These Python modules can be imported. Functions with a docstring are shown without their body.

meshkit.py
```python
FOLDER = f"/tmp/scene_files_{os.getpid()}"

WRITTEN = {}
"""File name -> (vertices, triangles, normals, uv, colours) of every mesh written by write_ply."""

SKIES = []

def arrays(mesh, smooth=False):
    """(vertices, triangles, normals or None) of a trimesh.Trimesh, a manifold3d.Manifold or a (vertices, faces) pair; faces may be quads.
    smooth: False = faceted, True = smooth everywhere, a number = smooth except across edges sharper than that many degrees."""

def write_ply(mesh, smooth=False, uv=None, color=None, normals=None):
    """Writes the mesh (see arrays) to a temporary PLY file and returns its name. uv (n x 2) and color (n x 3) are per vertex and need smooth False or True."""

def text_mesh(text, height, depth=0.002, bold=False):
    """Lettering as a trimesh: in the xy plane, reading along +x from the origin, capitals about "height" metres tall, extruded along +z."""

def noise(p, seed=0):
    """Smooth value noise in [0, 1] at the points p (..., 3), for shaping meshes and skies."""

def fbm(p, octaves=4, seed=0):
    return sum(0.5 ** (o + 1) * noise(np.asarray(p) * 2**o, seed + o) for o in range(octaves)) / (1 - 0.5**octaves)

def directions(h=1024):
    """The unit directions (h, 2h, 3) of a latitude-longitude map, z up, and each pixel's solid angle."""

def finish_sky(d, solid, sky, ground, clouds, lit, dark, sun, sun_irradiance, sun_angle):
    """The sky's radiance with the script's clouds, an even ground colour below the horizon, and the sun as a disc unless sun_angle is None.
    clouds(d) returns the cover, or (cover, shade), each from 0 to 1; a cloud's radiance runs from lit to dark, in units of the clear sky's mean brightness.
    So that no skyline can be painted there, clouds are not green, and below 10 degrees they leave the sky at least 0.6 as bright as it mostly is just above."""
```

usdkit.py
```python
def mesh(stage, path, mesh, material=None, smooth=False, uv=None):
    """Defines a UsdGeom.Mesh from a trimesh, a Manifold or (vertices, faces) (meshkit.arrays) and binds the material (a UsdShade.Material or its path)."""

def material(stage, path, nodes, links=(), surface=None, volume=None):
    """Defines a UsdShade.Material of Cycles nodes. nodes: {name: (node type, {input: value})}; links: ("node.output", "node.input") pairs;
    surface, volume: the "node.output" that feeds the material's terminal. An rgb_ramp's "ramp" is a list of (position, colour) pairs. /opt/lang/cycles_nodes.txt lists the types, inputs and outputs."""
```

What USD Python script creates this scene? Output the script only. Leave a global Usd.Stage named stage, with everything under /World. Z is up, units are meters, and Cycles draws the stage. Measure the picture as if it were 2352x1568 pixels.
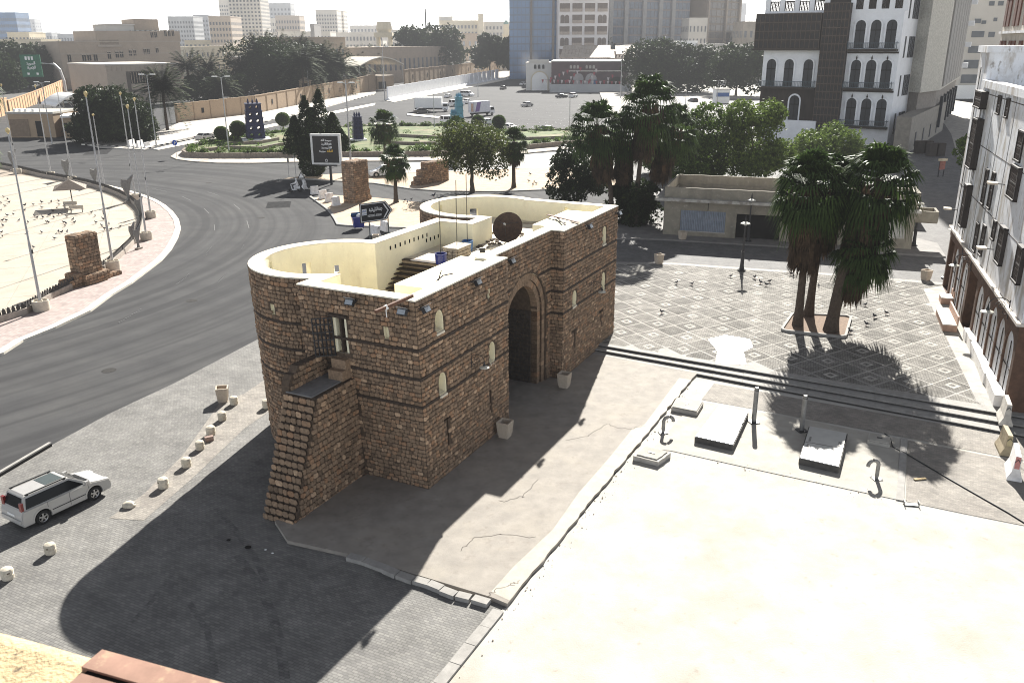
import math, random
import numpy as np, trimesh, manifold3d, shapely
from shapely import affinity
from shapely.geometry import Polygon, Point, LineString, box as sbox
from shapely.ops import unary_union
import meshkit, usdkit
from pxr import Usd, UsdGeom, UsdLux, UsdShade, Gf, Sdf, Vt

stage = Usd.Stage.CreateInMemory()
UsdGeom.SetStageUpAxis(stage, 'Z'); UsdGeom.SetStageMetersPerUnit(stage, 1.0)
stage.SetDefaultPrim(UsdGeom.Xform.Define(stage, '/World').GetPrim())
UsdGeom.Scope.Define(stage, '/World/Looks')
rnd = random.Random(7); npr = np.random.default_rng(7)

# ------------------------------------------------------------------ camera, sky, sun, exposure
FOC, PITCH, ROLL, CAMH = 1976.13, .333647634, .003913037, 18.38      # focal length in units of a 2352 wide picture
EXPOSURE, SUN, SKY = 1.5, 1.25, .05
SUN_AZ, SUN_EL = math.radians(13.8), math.radians(31.6)               # azimuth from +y towards +x
def cam_axes():
    cp, sp = math.cos(PITCH), math.sin(PITCH)
    f = np.array([0, cp, -sp]); r = np.array([1., 0, 0]); d = np.cross(f, r); c, s = math.cos(ROLL), math.sin(ROLL)
    return np.array([c*r + s*d, -s*r + c*d, f])
CR = cam_axes(); CPOS = np.array([0, 0, CAMH])
cam = UsdGeom.Camera.Define(stage, '/World/camera')
cam.CreateHorizontalApertureAttr(36.0); cam.CreateFocalLengthAttr(36.0*FOC/2352)
cam.CreateFStopAttr(8.0); cam.CreateFocusDistanceAttr(45.0); cam.CreateClippingRangeAttr(Gf.Vec2f(.1, 20000))
cam.CreateExposureAttr(EXPOSURE)
_m = np.eye(4); _m[0, :3] = CR[0]; _m[1, :3] = -CR[1]; _m[2, :3] = -CR[2]; _m[3, :3] = CPOS
cam.AddTransformOp().Set(Gf.Matrix4d(*_m.ravel().tolist()))
SUND = np.array([math.sin(SUN_AZ)*math.cos(SUN_EL), math.cos(SUN_AZ)*math.cos(SUN_EL), math.sin(SUN_EL)])
sun = UsdLux.DistantLight.Define(stage, '/World/sun')
sun.CreateNormalizeAttr(True); sun.CreateIntensityAttr(SUN); sun.CreateAngleAttr(.5); sun.CreateColorAttr(Gf.Vec3f(1, .965, .90))
_x = np.cross([0, 0, 1], SUND); _x /= np.linalg.norm(_x); _m = np.eye(4); _m[0, :3] = _x; _m[1, :3] = np.cross(SUND, _x); _m[2, :3] = SUND
sun.AddTransformOp().Set(Gf.Matrix4d(*_m.ravel().tolist()))
dome = UsdLux.DomeLight.Define(stage, '/World/sky')
skym = usdkit.material(stage, '/World/Looks/sky', {
    's': ('sky_texture', {'sky_type': 'single_scattering', 'sun_disc': False, 'sun_elevation': SUN_EL, 'sun_rotation': SUN_AZ, 'aerosol_density': .5, 'air_density': .65}),
    'h': ('hsv', {'saturation': .35}), 'b': ('background_shader', {'strength': SKY})}, [('s.color', 'h.color'), ('h.color', 'b.color')], surface='b.background')
UsdShade.MaterialBindingAPI.Apply(dome.GetPrim()).Bind(skym)
dome.GetPrim().SetCustomDataByKey('kind', 'structure')

# ------------------------------------------------------------------ helpers
def at(px, py, z=0.0):
    """The point at height z seen at (px, py) of a 2352 x 1568 picture."""
    d = CR.T @ np.array([(px-1176)/FOC, (py-784)/FOC, 1.0])
    return CPOS + (z-CAMH)/d[2]*d
def at2(px, py, z=0.0): return tuple(at(px, py, z)[:2])
def atv(px, py, p, n):
    """The point of the upright plane through p (x, y) with normal n that is seen at (px, py)."""
    d = CR.T @ np.array([(px-1176)/FOC, (py-784)/FOC, 1.0]); n = np.asarray(n, float); p = np.asarray(p, float)
    return CPOS + ((p[:2]-CPOS[:2]) @ n)/(d[:2] @ n)*d
def tall(px, py, top, z=0.0):
    """The height of an upright thing whose foot is seen at (px, py) and whose top is in row top."""
    g = at(px, py, z); lo, hi = z-1, 400.
    for _ in range(50):
        m = (lo+hi)/2; c = CR @ (np.array([g[0], g[1], m])-CPOS)
        if c[2] > 0 and 784+FOC*c[1]/c[2] > top: lo = m
        else: hi = m
    return lo-z
taken = {}
def path(parent, name):
    k = (parent, name); n = taken.get(k, 0); taken[k] = n+1
    return f'{parent}/{name}' if n == 0 else f'{parent}/{name}_{n:03d}'
frames = {}
def tag(prim, label=None, cat=None, group=None, kind=None):
    for k, v in (('label', label), ('category', cat), ('group', group), ('kind', kind)):
        if v: prim.SetCustomDataByKey(k, v)
def thing(name, label=None, cat=None, loc=(0, 0, 0), rz=0.0, group=None, kind=None, scale=None, parent='/World'):
    p = path(parent, name); x = UsdGeom.Xform.Define(stage, p); loc = tuple(float(c) for c in loc)
    loc = loc if len(loc) == 3 else (*loc, 0.0)
    x.AddTranslateOp().Set(Gf.Vec3d(*loc)); x.AddRotateZOp().Set(float(rz))
    if scale: x.AddScaleOp().Set(Gf.Vec3f(scale, scale, scale))
    tag(x.GetPrim(), label, cat, group, kind); frames[p] = (np.array(loc), math.radians(rz))
    return p
def dup(src, loc, rz=0.0, label=None, group=None, scale=None, sz=None):
    sp = stage.GetPrimAtPath(src); was = sp.GetCustomData()
    p = path('/World', src.split('/')[-1].rstrip('0123456789').rstrip('_')); x = UsdGeom.Xform.Define(stage, p)
    loc = tuple(float(c) for c in loc); loc = loc if len(loc) == 3 else (*loc, 0.0)
    x.GetPrim().GetReferences().AddInternalReference(sp.GetPath()); x.GetPrim().SetInstanceable(True)
    x.ClearXformOpOrder()
    x.AddTranslateOp().Set(Gf.Vec3d(*loc)); x.AddRotateZOp().Set(float(rz))
    if scale: x.AddScaleOp().Set(Gf.Vec3f(scale, scale, sz or scale))
    tag(x.GetPrim(), label or was.get('label'), was.get('category'), group or was.get('group'), was.get('kind'))
    return p
def to_local(parent, v):
    loc, rz = frames.get(parent, (np.zeros(3), 0.0)); v = np.asarray(v, float)-loc; c, s = math.cos(-rz), math.sin(-rz)
    return np.stack([v[:, 0]*c - v[:, 1]*s, v[:, 0]*s + v[:, 1]*c, v[:, 2]], 1)
class MB:
    """Collects shapes; build() makes them one mesh of the scene."""
    def __init__(s): s.v, s.f, s.t, s.n = [], [], [], 0
    def add(s, v, f, tone=0.5):
        v = np.asarray(v, float).reshape(-1, 3); f = np.asarray(f, int)
        if f.size and f.shape[1] == 4: f = np.vstack([f[:, [0, 1, 2]], f[:, [0, 2, 3]]])
        s.v.append(v); s.f.append(f+s.n); s.t.append(np.full(len(v), tone) if np.ndim(tone) == 0 else np.asarray(tone)); s.n += len(v); return s
    def tm(s, m, M=None, tone=.5):
        v = m.vertices if M is None else trimesh.transform_points(m.vertices, M); return s.add(v, m.faces, tone)
    def box(s, x0, x1, y0, y1, z0, z1, rz=0.0, at=(0, 0), tone=.5):
        v = np.array([[x, y, z] for z in (z0, z1) for y in (y0, y1) for x in (x0, x1)], float)
        if rz:
            c, n = math.cos(rz), math.sin(rz); v[:, :2] = np.stack([v[:, 0]*c - v[:, 1]*n, v[:, 0]*n + v[:, 1]*c], 1)
        v[:, :2] += at
        return s.add(v, [[0, 2, 3, 1], [4, 5, 7, 6], [0, 1, 5, 4], [2, 6, 7, 3], [0, 4, 6, 2], [1, 3, 7, 5]], tone)
    def bar(s, a, b, w, h=None, up=(0, 0, 1), tone=.5):
        a, b = np.asarray(a, float), np.asarray(b, float); h = h or w; d = b-a; L = np.linalg.norm(d); d = d/L
        sd = np.cross(d, up); sd = sd/np.linalg.norm(sd) if np.linalg.norm(sd) > 1e-6 else np.array([1., 0, 0]); u = np.cross(sd, d)
        v = [p + sd*x*w/2 + u*y*h/2 for p in (a, b) for x, y in ((-1, -1), (1, -1), (1, 1), (-1, 1))]
        return s.add(v, [[3, 2, 1, 0], [4, 5, 6, 7], [0, 1, 5, 4], [1, 2, 6, 5], [2, 3, 7, 6], [3, 0, 4, 7]], tone)
    def tube(s, pts, r, n=8, tone=.5, caps=True):
        pts = np.asarray(pts, float); r = np.full(len(pts), r) if np.ndim(r) == 0 else np.asarray(r, float)
        d = np.gradient(pts, axis=0); d /= np.linalg.norm(d, axis=1, keepdims=True)+1e-12
        ref = np.array([0, 0, 1.]) if abs(d[0][2]) < .9 else np.array([1., 0, 0]); V = []
        for p, q, rr in zip(pts, d, r):
            x = np.cross(q, ref); x /= np.linalg.norm(x)+1e-12; y = np.cross(q, x); a = np.arange(n)*2*np.pi/n
            V.append(p + rr*(np.cos(a)[:, None]*x + np.sin(a)[:, None]*y))
        V = np.vstack(V); i = np.arange(n); j = (i+1) % n
        F = [np.stack([k*n+i, k*n+j, (k+1)*n+j, (k+1)*n+i], 1) for k in range(len(pts)-1)]
        s.add(V, np.vstack(F), tone)
        if caps:
            m = len(pts)-1
            s.add(np.vstack([V[:n], pts[:1]]), np.stack([j, i, np.full(n, n)], 1), tone); s.add(np.vstack([V[m*n:], pts[-1:]]), np.stack([i, j, np.full(n, n)], 1), tone)
        return s
    def lathe(s, prof, n=16, at=(0, 0, 0), tone=.5):
        prof = np.asarray(prof, float); a = np.arange(n)*2*np.pi/n; i = np.arange(n); j = (i+1) % n
        V = np.vstack([np.stack([r*np.cos(a), r*np.sin(a), np.full(n, z)], 1) for r, z in prof])+np.asarray(at, float)
        return s.add(V, np.vstack([np.stack([k*n+i, k*n+j, (k+1)*n+j, (k+1)*n+i], 1) for k in range(len(prof)-1)]), tone)
    def prism(s, poly, z0, z1, tone=.5):
        for g in getattr(poly, 'geoms', [poly]):
            if g.is_empty or g.geom_type != 'Polygon' or g.area < 1e-5: continue
            m = trimesh.creation.extrude_polygon(g, z1-z0, engine='earcut'); s.add(m.vertices+[0, 0, z0], m.faces, tone)
        return s
    def sheet(s, poly, z, tone=.5):
        for g in getattr(poly, 'geoms', [poly]):
            v, f = trimesh.creation.triangulate_polygon(g, engine='earcut'); v = np.asarray(v); a = v[f[:, 0]]; b = v[f[:, 1]]-a; c = v[f[:, 2]]-a
            f = np.where((b[:, 0]*c[:, 1]-b[:, 1]*c[:, 0] < 0)[:, None], f[:, ::-1], f)
            s.add(np.column_stack([v, np.full(len(v), z)]), f, tone)
        return s
    def upright(s, poly, a, b, d0, d1, tone=.5):
        """poly in (along, z) on the plane from a towards b (x, y); extruded from d0 to d1 to the right of a-b (outwards)."""
        a, b = np.asarray(a, float), np.asarray(b, float); t = (b-a)/np.linalg.norm(b-a); n = np.array([t[1], -t[0]])
        for g in getattr(poly, 'geoms', [poly]):
            if g.is_empty or g.geom_type != 'Polygon' or g.area < 1e-6: continue
            m = trimesh.creation.extrude_polygon(g, d1-d0, engine='earcut'); v = np.asarray(m.vertices); q = a + v[:, :1]*t + (v[:, 2:]+d0)*n
            s.add(np.column_stack([q, v[:, 1]]), m.faces, tone)
        return s
    def join(s, o, M=None):
        for v, f, t in zip(o.v, o.f, o.t): pass
        V = np.vstack(o.v); V = V if M is None else trimesh.transform_points(V, M); return s.add(V, np.vstack(o.f), np.concatenate(o.t))
    def build(s, name, mat, parent='/World', smooth=False, world=False, tone=False, label=None, cat=None, group=None, kind=None, warp=None):
        if not s.n: return None
        v, f, t = np.vstack(s.v), np.vstack(s.f), np.concatenate(s.t)
        if warp: v = warp(v)
        if world: v = to_local(parent if not isinstance(world, str) else world, v)
        p = path(parent, name); m = usdkit.mesh(stage, p, (v, f), mat, smooth=smooth)
        if tone is not False:
            if smooth is False or smooth is True: UsdGeom.PrimvarsAPI(m).CreatePrimvar('tone', Sdf.ValueTypeNames.FloatArray, 'vertex').Set(Vt.FloatArray.FromNumpy(t.astype(np.float32)))
        tag(m.GetPrim(), label, cat, group, kind); return p
def arch(w, h, z0=0.0, x0=0.0, n=8, point=0.0):
    """Arched opening outline in (x, z): w wide, h high, round head (a little pointed)."""
    r = w/2; pts = [(x0-r, z0), (x0+r, z0)]
    for k in range(n+1):
        a = math.pi*k/n; pts.append((x0+r*math.cos(a), z0+h-r*(1+point)+r*(1+point)*math.sin(a)))
    return Polygon(pts)
def ring_of(poly, w): return poly.difference(poly.buffer(-w, join_style=2))

# ------------------------------------------------------------------ materials
looks = {}
def mat(name, col, rough=.85, var=.18, scale=2.0, col2=None, bump=0.0, bscale=None, metal=0.0, spec=.35, tone=None, detail=5, rand=0.0, stretch=None, extra=None, translucent=0.0, warp2=None):
    if name in looks: return looks[name]
    c = np.array(col, float); lo = c*(1-var) if col2 is None else np.array(col2, float); hi = np.minimum(c*(1+var), .95) if col2 is None else c
    N = {'g': ('geometry', {}), 'n': ('noise_texture', {'scale': scale, 'detail': detail, 'roughness': .6}),
         'r': ('rgb_ramp', {'ramp': [(.3, tuple(lo)), (.7, tuple(hi))]}),
         'p': ('principled_bsdf', {'roughness': rough, 'metallic': metal, 'specular_ior_level': spec})}
    L = [('n.fac', 'r.fac')]; src = 'g.position'
    if stretch:
        N['m'] = ('mapping', {'mapping_type': 'point', 'rotation': (0, 0, stretch[1]), 'scale': stretch[0]}); L.append((src, 'm.vector')); src = 'm.vector'
    L.append((src, 'n.vector')); out = 'r.color'
    if tone:
        N['a'] = ('attribute', {'attribute': 'tone'}); N['tr'] = ('rgb_ramp', {'ramp': tone}); L.append(('a.fac', 'tr.fac'))
        N['mx'] = ('mix', {'mix_type': 'multiply', 'fac': 1.0}); L += [(out, 'mx.color1'), ('tr.color', 'mx.color2')]; out = 'mx.color'
    if rand:
        N['oi'] = ('object_info', {}); N['mr'] = ('map_range', {'to_min': 1-rand, 'to_max': 1+rand}); N['hs'] = ('hsv', {})
        L += [('oi.random', 'mr.value'), ('mr.result', 'hs.value'), (out, 'hs.color')]; out = 'hs.color'
    if extra: out = extra(N, L, out)
    L.append((out, 'p.base_color'))
    if bump:
        N['bn'] = ('noise_texture', {'scale': bscale or scale*6, 'detail': 4}); N['b'] = ('bump', {'strength': bump, 'distance': .02})
        L += [('g.position', 'bn.vector'), ('bn.fac', 'b.height'), ('b.normal', 'p.normal')]
    surf = 'p.BSDF'
    if translucent:
        N['tl'] = ('translucent_bsdf', {}); N['mc'] = ('mix_closure', {'fac': translucent}); L += [(out, 'tl.color'), ('p.BSDF', 'mc.closure1'), ('tl.BSDF', 'mc.closure2')]; surf = 'mc.closure'
    looks[name] = usdkit.material(stage, f'/World/Looks/{name}', N, L, surface=surf); return looks[name]
def bricks(rot, w, h, gap=.012, bias=0.0, dark=.55, bumpy=.6, offset=.5):
    """Pavers: a brick pattern in the world's plan, as relief and joints."""
    def ex(N, L, out):
        N['bm'] = ('mapping', {'rotation': (0, 0, rot)}); L.append(('g.position', 'bm.vector'))
        N['bt'] = ('brick_texture', {'scale': 1.0, 'brick_width': w, 'row_height': h, 'mortar_size': gap, 'mortar_smooth': .3, 'color1': (1, 1, 1), 'color2': (.72, .72, .74), 'mortar': (dark,)*3, 'bias': bias, 'offset': offset})
        N['bx'] = ('mix', {'mix_type': 'multiply', 'fac': 1.0}); N['bb'] = ('bump', {'invert': True, 'strength': bumpy, 'distance': .012})
        L += [('bm.vector', 'bt.vector'), (out, 'bx.color1'), ('bt.color', 'bx.color2'), ('bt.fac', 'bb.height'), ('bb.normal', 'p.normal')]
        return 'bx.color'
    return ex
def stains(scale, lo, hi, amount=.6, tint=(.35, .3, .27), seed=3.0, stretch=(1, 1, 1)):
    def ex(N, L, out):
        N['sm'] = ('mapping', {'location': (seed, seed*2, seed), 'scale': stretch}); N['sn'] = ('noise_texture', {'scale': scale, 'detail': 8, 'roughness': .65}); N['sr'] = ('map_range', {'from_min': lo, 'from_max': hi, 'to_min': 0, 'to_max': amount, 'clamp': True})
        N['sx'] = ('mix', {'mix_type': 'mix', 'color2': tint}); L.extend([('g.position', 'sm.vector'), ('sm.vector', 'sn.vector'), ('sn.fac', 'sr.value'), ('sr.result', 'sx.fac'), (out, 'sx.color1')]); return 'sx.color'
    return ex
def chain(*es):
    def ex(N, L, out):
        for k, e in enumerate(es):
            n2, l2 = {}, []; o = e(n2, l2, '@'); ren = {a: f'{a}_{k}' for a in n2}
            for a, b in n2.items(): N[ren[a]] = b
            fix = lambda q: out if q == '@' else (ren.get(q.split('.')[0], q.split('.')[0])+'.'+q.split('.')[1])
            L.extend((fix(a), fix(b)) for a, b in l2); out = fix(o)
        return out
    return ex
STONE_TONE = [(0, (.5, .47, .44)), (.3, (.70, .66, .61)), (.6, (.92, .87, .8)), (.78, (1.05, .84, .68)), (.88, (1.12, 1.02, .9)), (1, (1.5, 1.42, 1.3))]
M_stone = mat('gate_stone', (.295, .218, .158), .92, .3, 9, bump=.55, bscale=28, tone=STONE_TONE)
M_mortar = mat('mortar', (.085, .060, .042), .95, .35, 5, bump=.6, bscale=25)
M_plaster = mat('cream_plaster', (.80, .75, .57), .8, .06, 1.2, bump=.15, bscale=14, extra=chain(stains(1.3, .54, .72, .4, (.55, .47, .34), 3, (1, 1, .45)), stains(6, .6, .75, .3, (.45, .38, .28), 9)))
M_coping = mat('pale_coping', (.68, .63, .52), .85, .12, 2.0, bump=.3, bscale=20, extra=stains(2.2, .52, .7, .5, (.45, .39, .30), 5))
M_timber = mat('dark_timber', (.045, .032, .024), .8, .4, 6, bump=.4, bscale=30)
M_deck = mat('roof_screed', (.62, .56, .46), .85, .12, 1.2, extra=stains(1.1, .5, .66, .75, (.22, .17, .13)))
M_iron = mat('black_iron', (.02, .02, .022), .5, .3, 8, spec=.5)
M_wood = mat('brown_wood', (.13, .065, .04), .75, .35, 7, stretch=((1, 1, .2), 0))
M_void = mat('dark_recess', (.012, .011, .010), .95, .2, 3)
M_conc = mat('grey_concrete', (.40, .38, .34), .85, .16, 3.5, bump=.3, bscale=30)
M_whitepaint = mat('white_paint', (.78, .78, .76), .6, .06, 4)
M_steel = mat('galvanised_steel', (.22, .215, .205), .5, .25, 6, metal=.35)
M_alu = mat('grey_pole', (.40, .40, .40), .5, .15, 4, metal=.3)
M_planter = mat('washed_concrete', (.47, .40, .32), .9, .2, 22, bump=.5, bscale=60)
M_blackplastic = mat('black_plastic', (.02, .02, .02), .5, .2, 8)
M_glassdark = mat('dark_glass', (.008, .009, .010), .12, .1, 3, spec=.22)
M_tunnel_shade = mat('shade_dark_stone', (.05, .042, .036), .95, .3, 5)  # tunnel stones: the darkness of the passage is painted into the colour
# ------------------------------------------------------------------ ground
A = math.radians(26.69); GO = at(985, 1130); GU = np.array([math.sin(A), math.cos(A)]); GV = np.array([-math.cos(A), math.sin(A)])
def uvw(u, v): return tuple(GO[:2] + u*GU + v*GV)
Z_APRON, Z_LOW, Z_PLAZA = .16, .02, .44
GATE_RZ = 90-26.69
def tracks(N, L, out):
    """Worn wheel tracks that follow the bend of the road."""
    N['d'] = ('vector_math', {'math_type': 'distance', 'vector2': (-71.7, 80.5, 0)}); N['w'] = ('noise_texture', {'scale': 1.6, 'detail': 2}); N['ms'] = ('math', {'math_type': 'multiply', 'value2': .55}); N['cx'] = ('combine_xyz', {})
    N['sp'] = ('separate_xyz', {}); N['my'] = ('math', {'math_type': 'multiply', 'value2': .012}); N['tr'] = ('map_range', {'from_min': .42, 'from_max': .62, 'to_min': 0, 'to_max': .55, 'clamp': True}); N['tx'] = ('mix', {'mix_type': 'mix', 'color2': (.034, .034, .036)})
    L += [('g.position', 'd.vector1'), ('d.value', 'ms.value1'), ('ms.value', 'cx.x'), ('g.position', 'sp.vector'), ('sp.y', 'my.value1'), ('my.value', 'cx.y'), ('cx.vector', 'w.vector'), ('w.fac', 'tr.value'), ('tr.result', 'tx.fac'), (out, 'tx.color1')]; return 'tx.color'
M_asph = mat('asphalt', (.080, .080, .080), .88, .28, .35, col2=(.058, .058, .060), bump=.3, bscale=45, spec=.08, extra=chain(stains(.12, .5, .75, .5, (.10, .097, .093)), tracks))
M_pav = mat('grey_pavers', (.225, .218, .202), .85, .22, .8, spec=.3, extra=chain(stains(.35, .45, .7, .45, (.13, .125, .12)), bricks(-GATE_RZ*math.pi/180+math.pi/2, .22, .11, .012, dark=.6)))
M_pav2 = mat('pale_pavers', (.30, .275, .24), .85, .2, 1.2, extra=chain(stains(.5, .5, .75, .4, (.2, .17, .15)), bricks(-GATE_RZ*math.pi/180+math.pi/2, .22, .11, .012, dark=.7)))
M_apron = mat('apron_concrete', (.32, .292, .255), .85, .2, 1.4, col2=(.235, .215, .19), bump=.3, bscale=22, spec=.3, extra=chain(stains(.35, .5, .72, .5, (.37, .33, .27)), stains(2.6, .56, .72, .4, (.17, .14, .115), 5)))
M_fore = mat('forecourt_concrete', (.435, .42, .385), .85, .1, .7, bump=.4, bscale=18, spec=.15, extra=chain(stains(.35, .46, .7, .7, (.345, .312, .255), 12), stains(2.6, .6, .7, .4, (.27, .22, .165), 8), stains(7, .66, .7, .5, (.2, .17, .14), 3)))
M_slab = mat('screed_slab', (.36, .34, .30), .8, .14, 1.1, bump=.3, bscale=20, spec=.2, extra=stains(1.2, .58, .7, .4, (.3, .27, .24), 4))
M_cob = mat('cobble_panel', (.315, .30, .272), .92, .3, 1.6, spec=.1, rand=.2, extra=bricks(-.47, .20, .10, .02, dark=.42, bumpy=.9))
M_line = mat('pale_stone_strip', (.41, .39, .355), .9, .25, 1.2, spec=.15)
M_street = mat('street_setts', (.15, .145, .14), .85, .2, 1, extra=bricks(.5, .22, .11, .012, dark=.7))
M_kerb = mat('kerb_concrete', (.30, .288, .268), .85, .15, 3, bump=.2)
M_kerbw = mat('white_kerb', (.66, .62, .54), .8, .1, 1.5, bump=.2)
M_sand = mat('bare_sand', (.46, .36, .26), .95, .15, .8, bump=.3, bscale=8)
M_island = mat('island_concrete', (.40, .355, .29), .8, .12, .5, bump=.15, bscale=9, extra=stains(.5, .5, .68, .5, (.42, .33, .25), 6))
M_pinkpav = mat('pink_pavers', (.42, .345, .315), .85, .14, 1, extra=bricks(.3, .24, .24, .02, dark=.68))
M_city = mat('city_ground', (.30, .27, .23), .95, .3, .02)
def struct(name, mb, m, kind='structure', parent='/World', **k): return mb.build(name, m, parent, kind=kind, **k)
S0, S1 = np.array(at2(1391, 823, Z_LOW)), np.array(at2(2304, 996.5, Z_LOW)); T0, T1 = np.array(at2(1398, 795, Z_PLAZA)), np.array(at2(2294, 944, Z_PLAZA))
sd = (S1-S0)/np.linalg.norm(S1-S0); S1x = S1+sd*3.0; T1x = T1+sd*3.0; S0x = S0-sd*2.2; T0x = T0-sd*2.2
B_A, B_B = np.array(at2(2165, 655, Z_PLAZA)), np.array(at2(2300, 930, Z_PLAZA))         # base of the white building
bt = (B_B-B_A)/np.linalg.norm(B_B-B_A)
terrace = Polygon([tuple(T0x), tuple(T1x), tuple(B_B+bt*8+np.array([6, 0])), (60, 30), (130, 60), (150, 420), (40, 420), (22, 190), (15.5, 120), (9, 90), (7.5, 72), uvw(21, 6), uvw(21, -.1)])
# one ground sheet to the horizon (asphalt grey near the square, dusty beyond)
g = MB(); g.sheet(Polygon([(-6000, -300), (6000, -300), (6000, 9000), (-6000, 9000)]), -.02); struct('ground', g, M_city)
road = Polygon([(-140, -20), (70, -20), (70, 60), (140, 60), (170, 420), (-330, 640), (-330, 60)])
g = MB(); g.sheet(road, -.012); struct('asphalt_road', g, M_asph)
# paved apron of grey setts on the near left
edge_l = [at2(0, 1090), at2(118, 1022), at2(250, 950), at2(400, 880), at2(600, 775), at2(700, 700)]
ap = [at2(660, 1240, .16), at2(800, 1271, .16), at2(1129, 1370, .16), at2(1165, 1385, .16)]
ks0, ks1 = np.array(at2(1145, 1402, .05)), np.array(at2(1010, 1568, .05)); kd = (ks1-ks0)/np.linalg.norm(ks1-ks0)
paved = Polygon([(-24.6, 30), *edge_l, uvw(9, 12), uvw(9, 4), ap[0], ap[1], ap[2], ap[3], tuple(ks0), tuple(ks0+kd*40), (-25, -15)]).buffer(0)
g = MB(); g.sheet(paved, .004); struct('paved_ground', g, M_pav)
strip = Polygon([at2(560, 905), at2(505, 925), at2(420, 1045), at2(330, 1135), at2(250, 1190), at2(330, 1195), at2(440, 1100), at2(560, 985), at2(640, 930), at2(640, 850)])
g = MB(); g.sheet(strip.intersection(paved), .012); struct('pale_pavement', g, M_pav2)
M_kerb_ = M_kerb; K = thing('road_kerb', kind='structure'); MB().bar((*at2(-40, 1116), .06), (*at2(116, 1024), .06), .2, .16).build('kerb_face', mat('kerb_shade', (.03, .029, .028), .95), K); MB().bar((*at2(-40, 1114), .15), (*at2(116, 1022), .15), .17, .025).build('kerb_top', M_kerb, K)  # near-black kerb face: its shaded side is painted into the colour
# concrete apron in front of the gate
E0, E1 = np.array(at2(1165, 1385, .16)), np.array(at2(1590, 868, .16)); ed = (E1-E0)/np.linalg.norm(E1-E0)
rough = [tuple(E0+ed*t+np.array([ed[1], -ed[0]])*npr.normal(0, .035)) for t in np.linspace(0, np.linalg.norm(E1-E0)+1.2, 60)]
apron = Polygon([ap[0], ap[1], ap[2], *rough, tuple(S0+sd*5), tuple(S0x), uvw(20.5, 1), uvw(12, 7), uvw(1, 3), uvw(-5, 4.2)]).buffer(0)
g = MB(); g.prism(apron, -.3, .155); ga = g; struct('concrete_apron', g, M_apron)
fore = Polygon([tuple(E0), tuple(E1+ed*1.5), tuple(S0+sd*4), tuple(S1x), tuple(B_B+bt*30), (40, -15), tuple(ks0+kd*42), tuple(ks0)]).buffer(0)
g = MB(); g.sheet(fore, Z_LOW); struct('forecourt', g, M_fore)
slabB = Polygon([at2(1541, 1034, .05), at2(1764, 1083, .05), at2(2060, 1146, .05), at2(2067, 1006, .05), at2(1764, 948, .05), at2(1615, 922, .05), at2(1588, 930, .05), at2(1500, 1030, .05)])
g = MB(); g.prism(slabB, .0, .045); struct('screed_slab', g, M_slab)
pd = Polygon([at2(2086, 1010, .05), at2(2500, 1090, .05), at2(2500, 1235, .05), at2(2214, 1178, .05), at2(2080, 1150, .05)])
pt = Polygon([at2(1640, 880, .04), tuple(S1x), at2(2500, 1086, .04), at2(2080, 1004, .04), at2(1764, 944, .04), at2(1611, 917, .04)])
g = MB(); g.sheet(pd, .036); g.sheet(pt, .032); struct('forecourt_pavers', g, M_pav2)
g = MB(); a_, b_ = np.array([*at2(2077, 1006, .06), .03]), np.array([*at2(2067, 1148, .06), .03]); g.bar(a_, b_, .3, .08); struct('joint_kerb', g, M_kerb)
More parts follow.
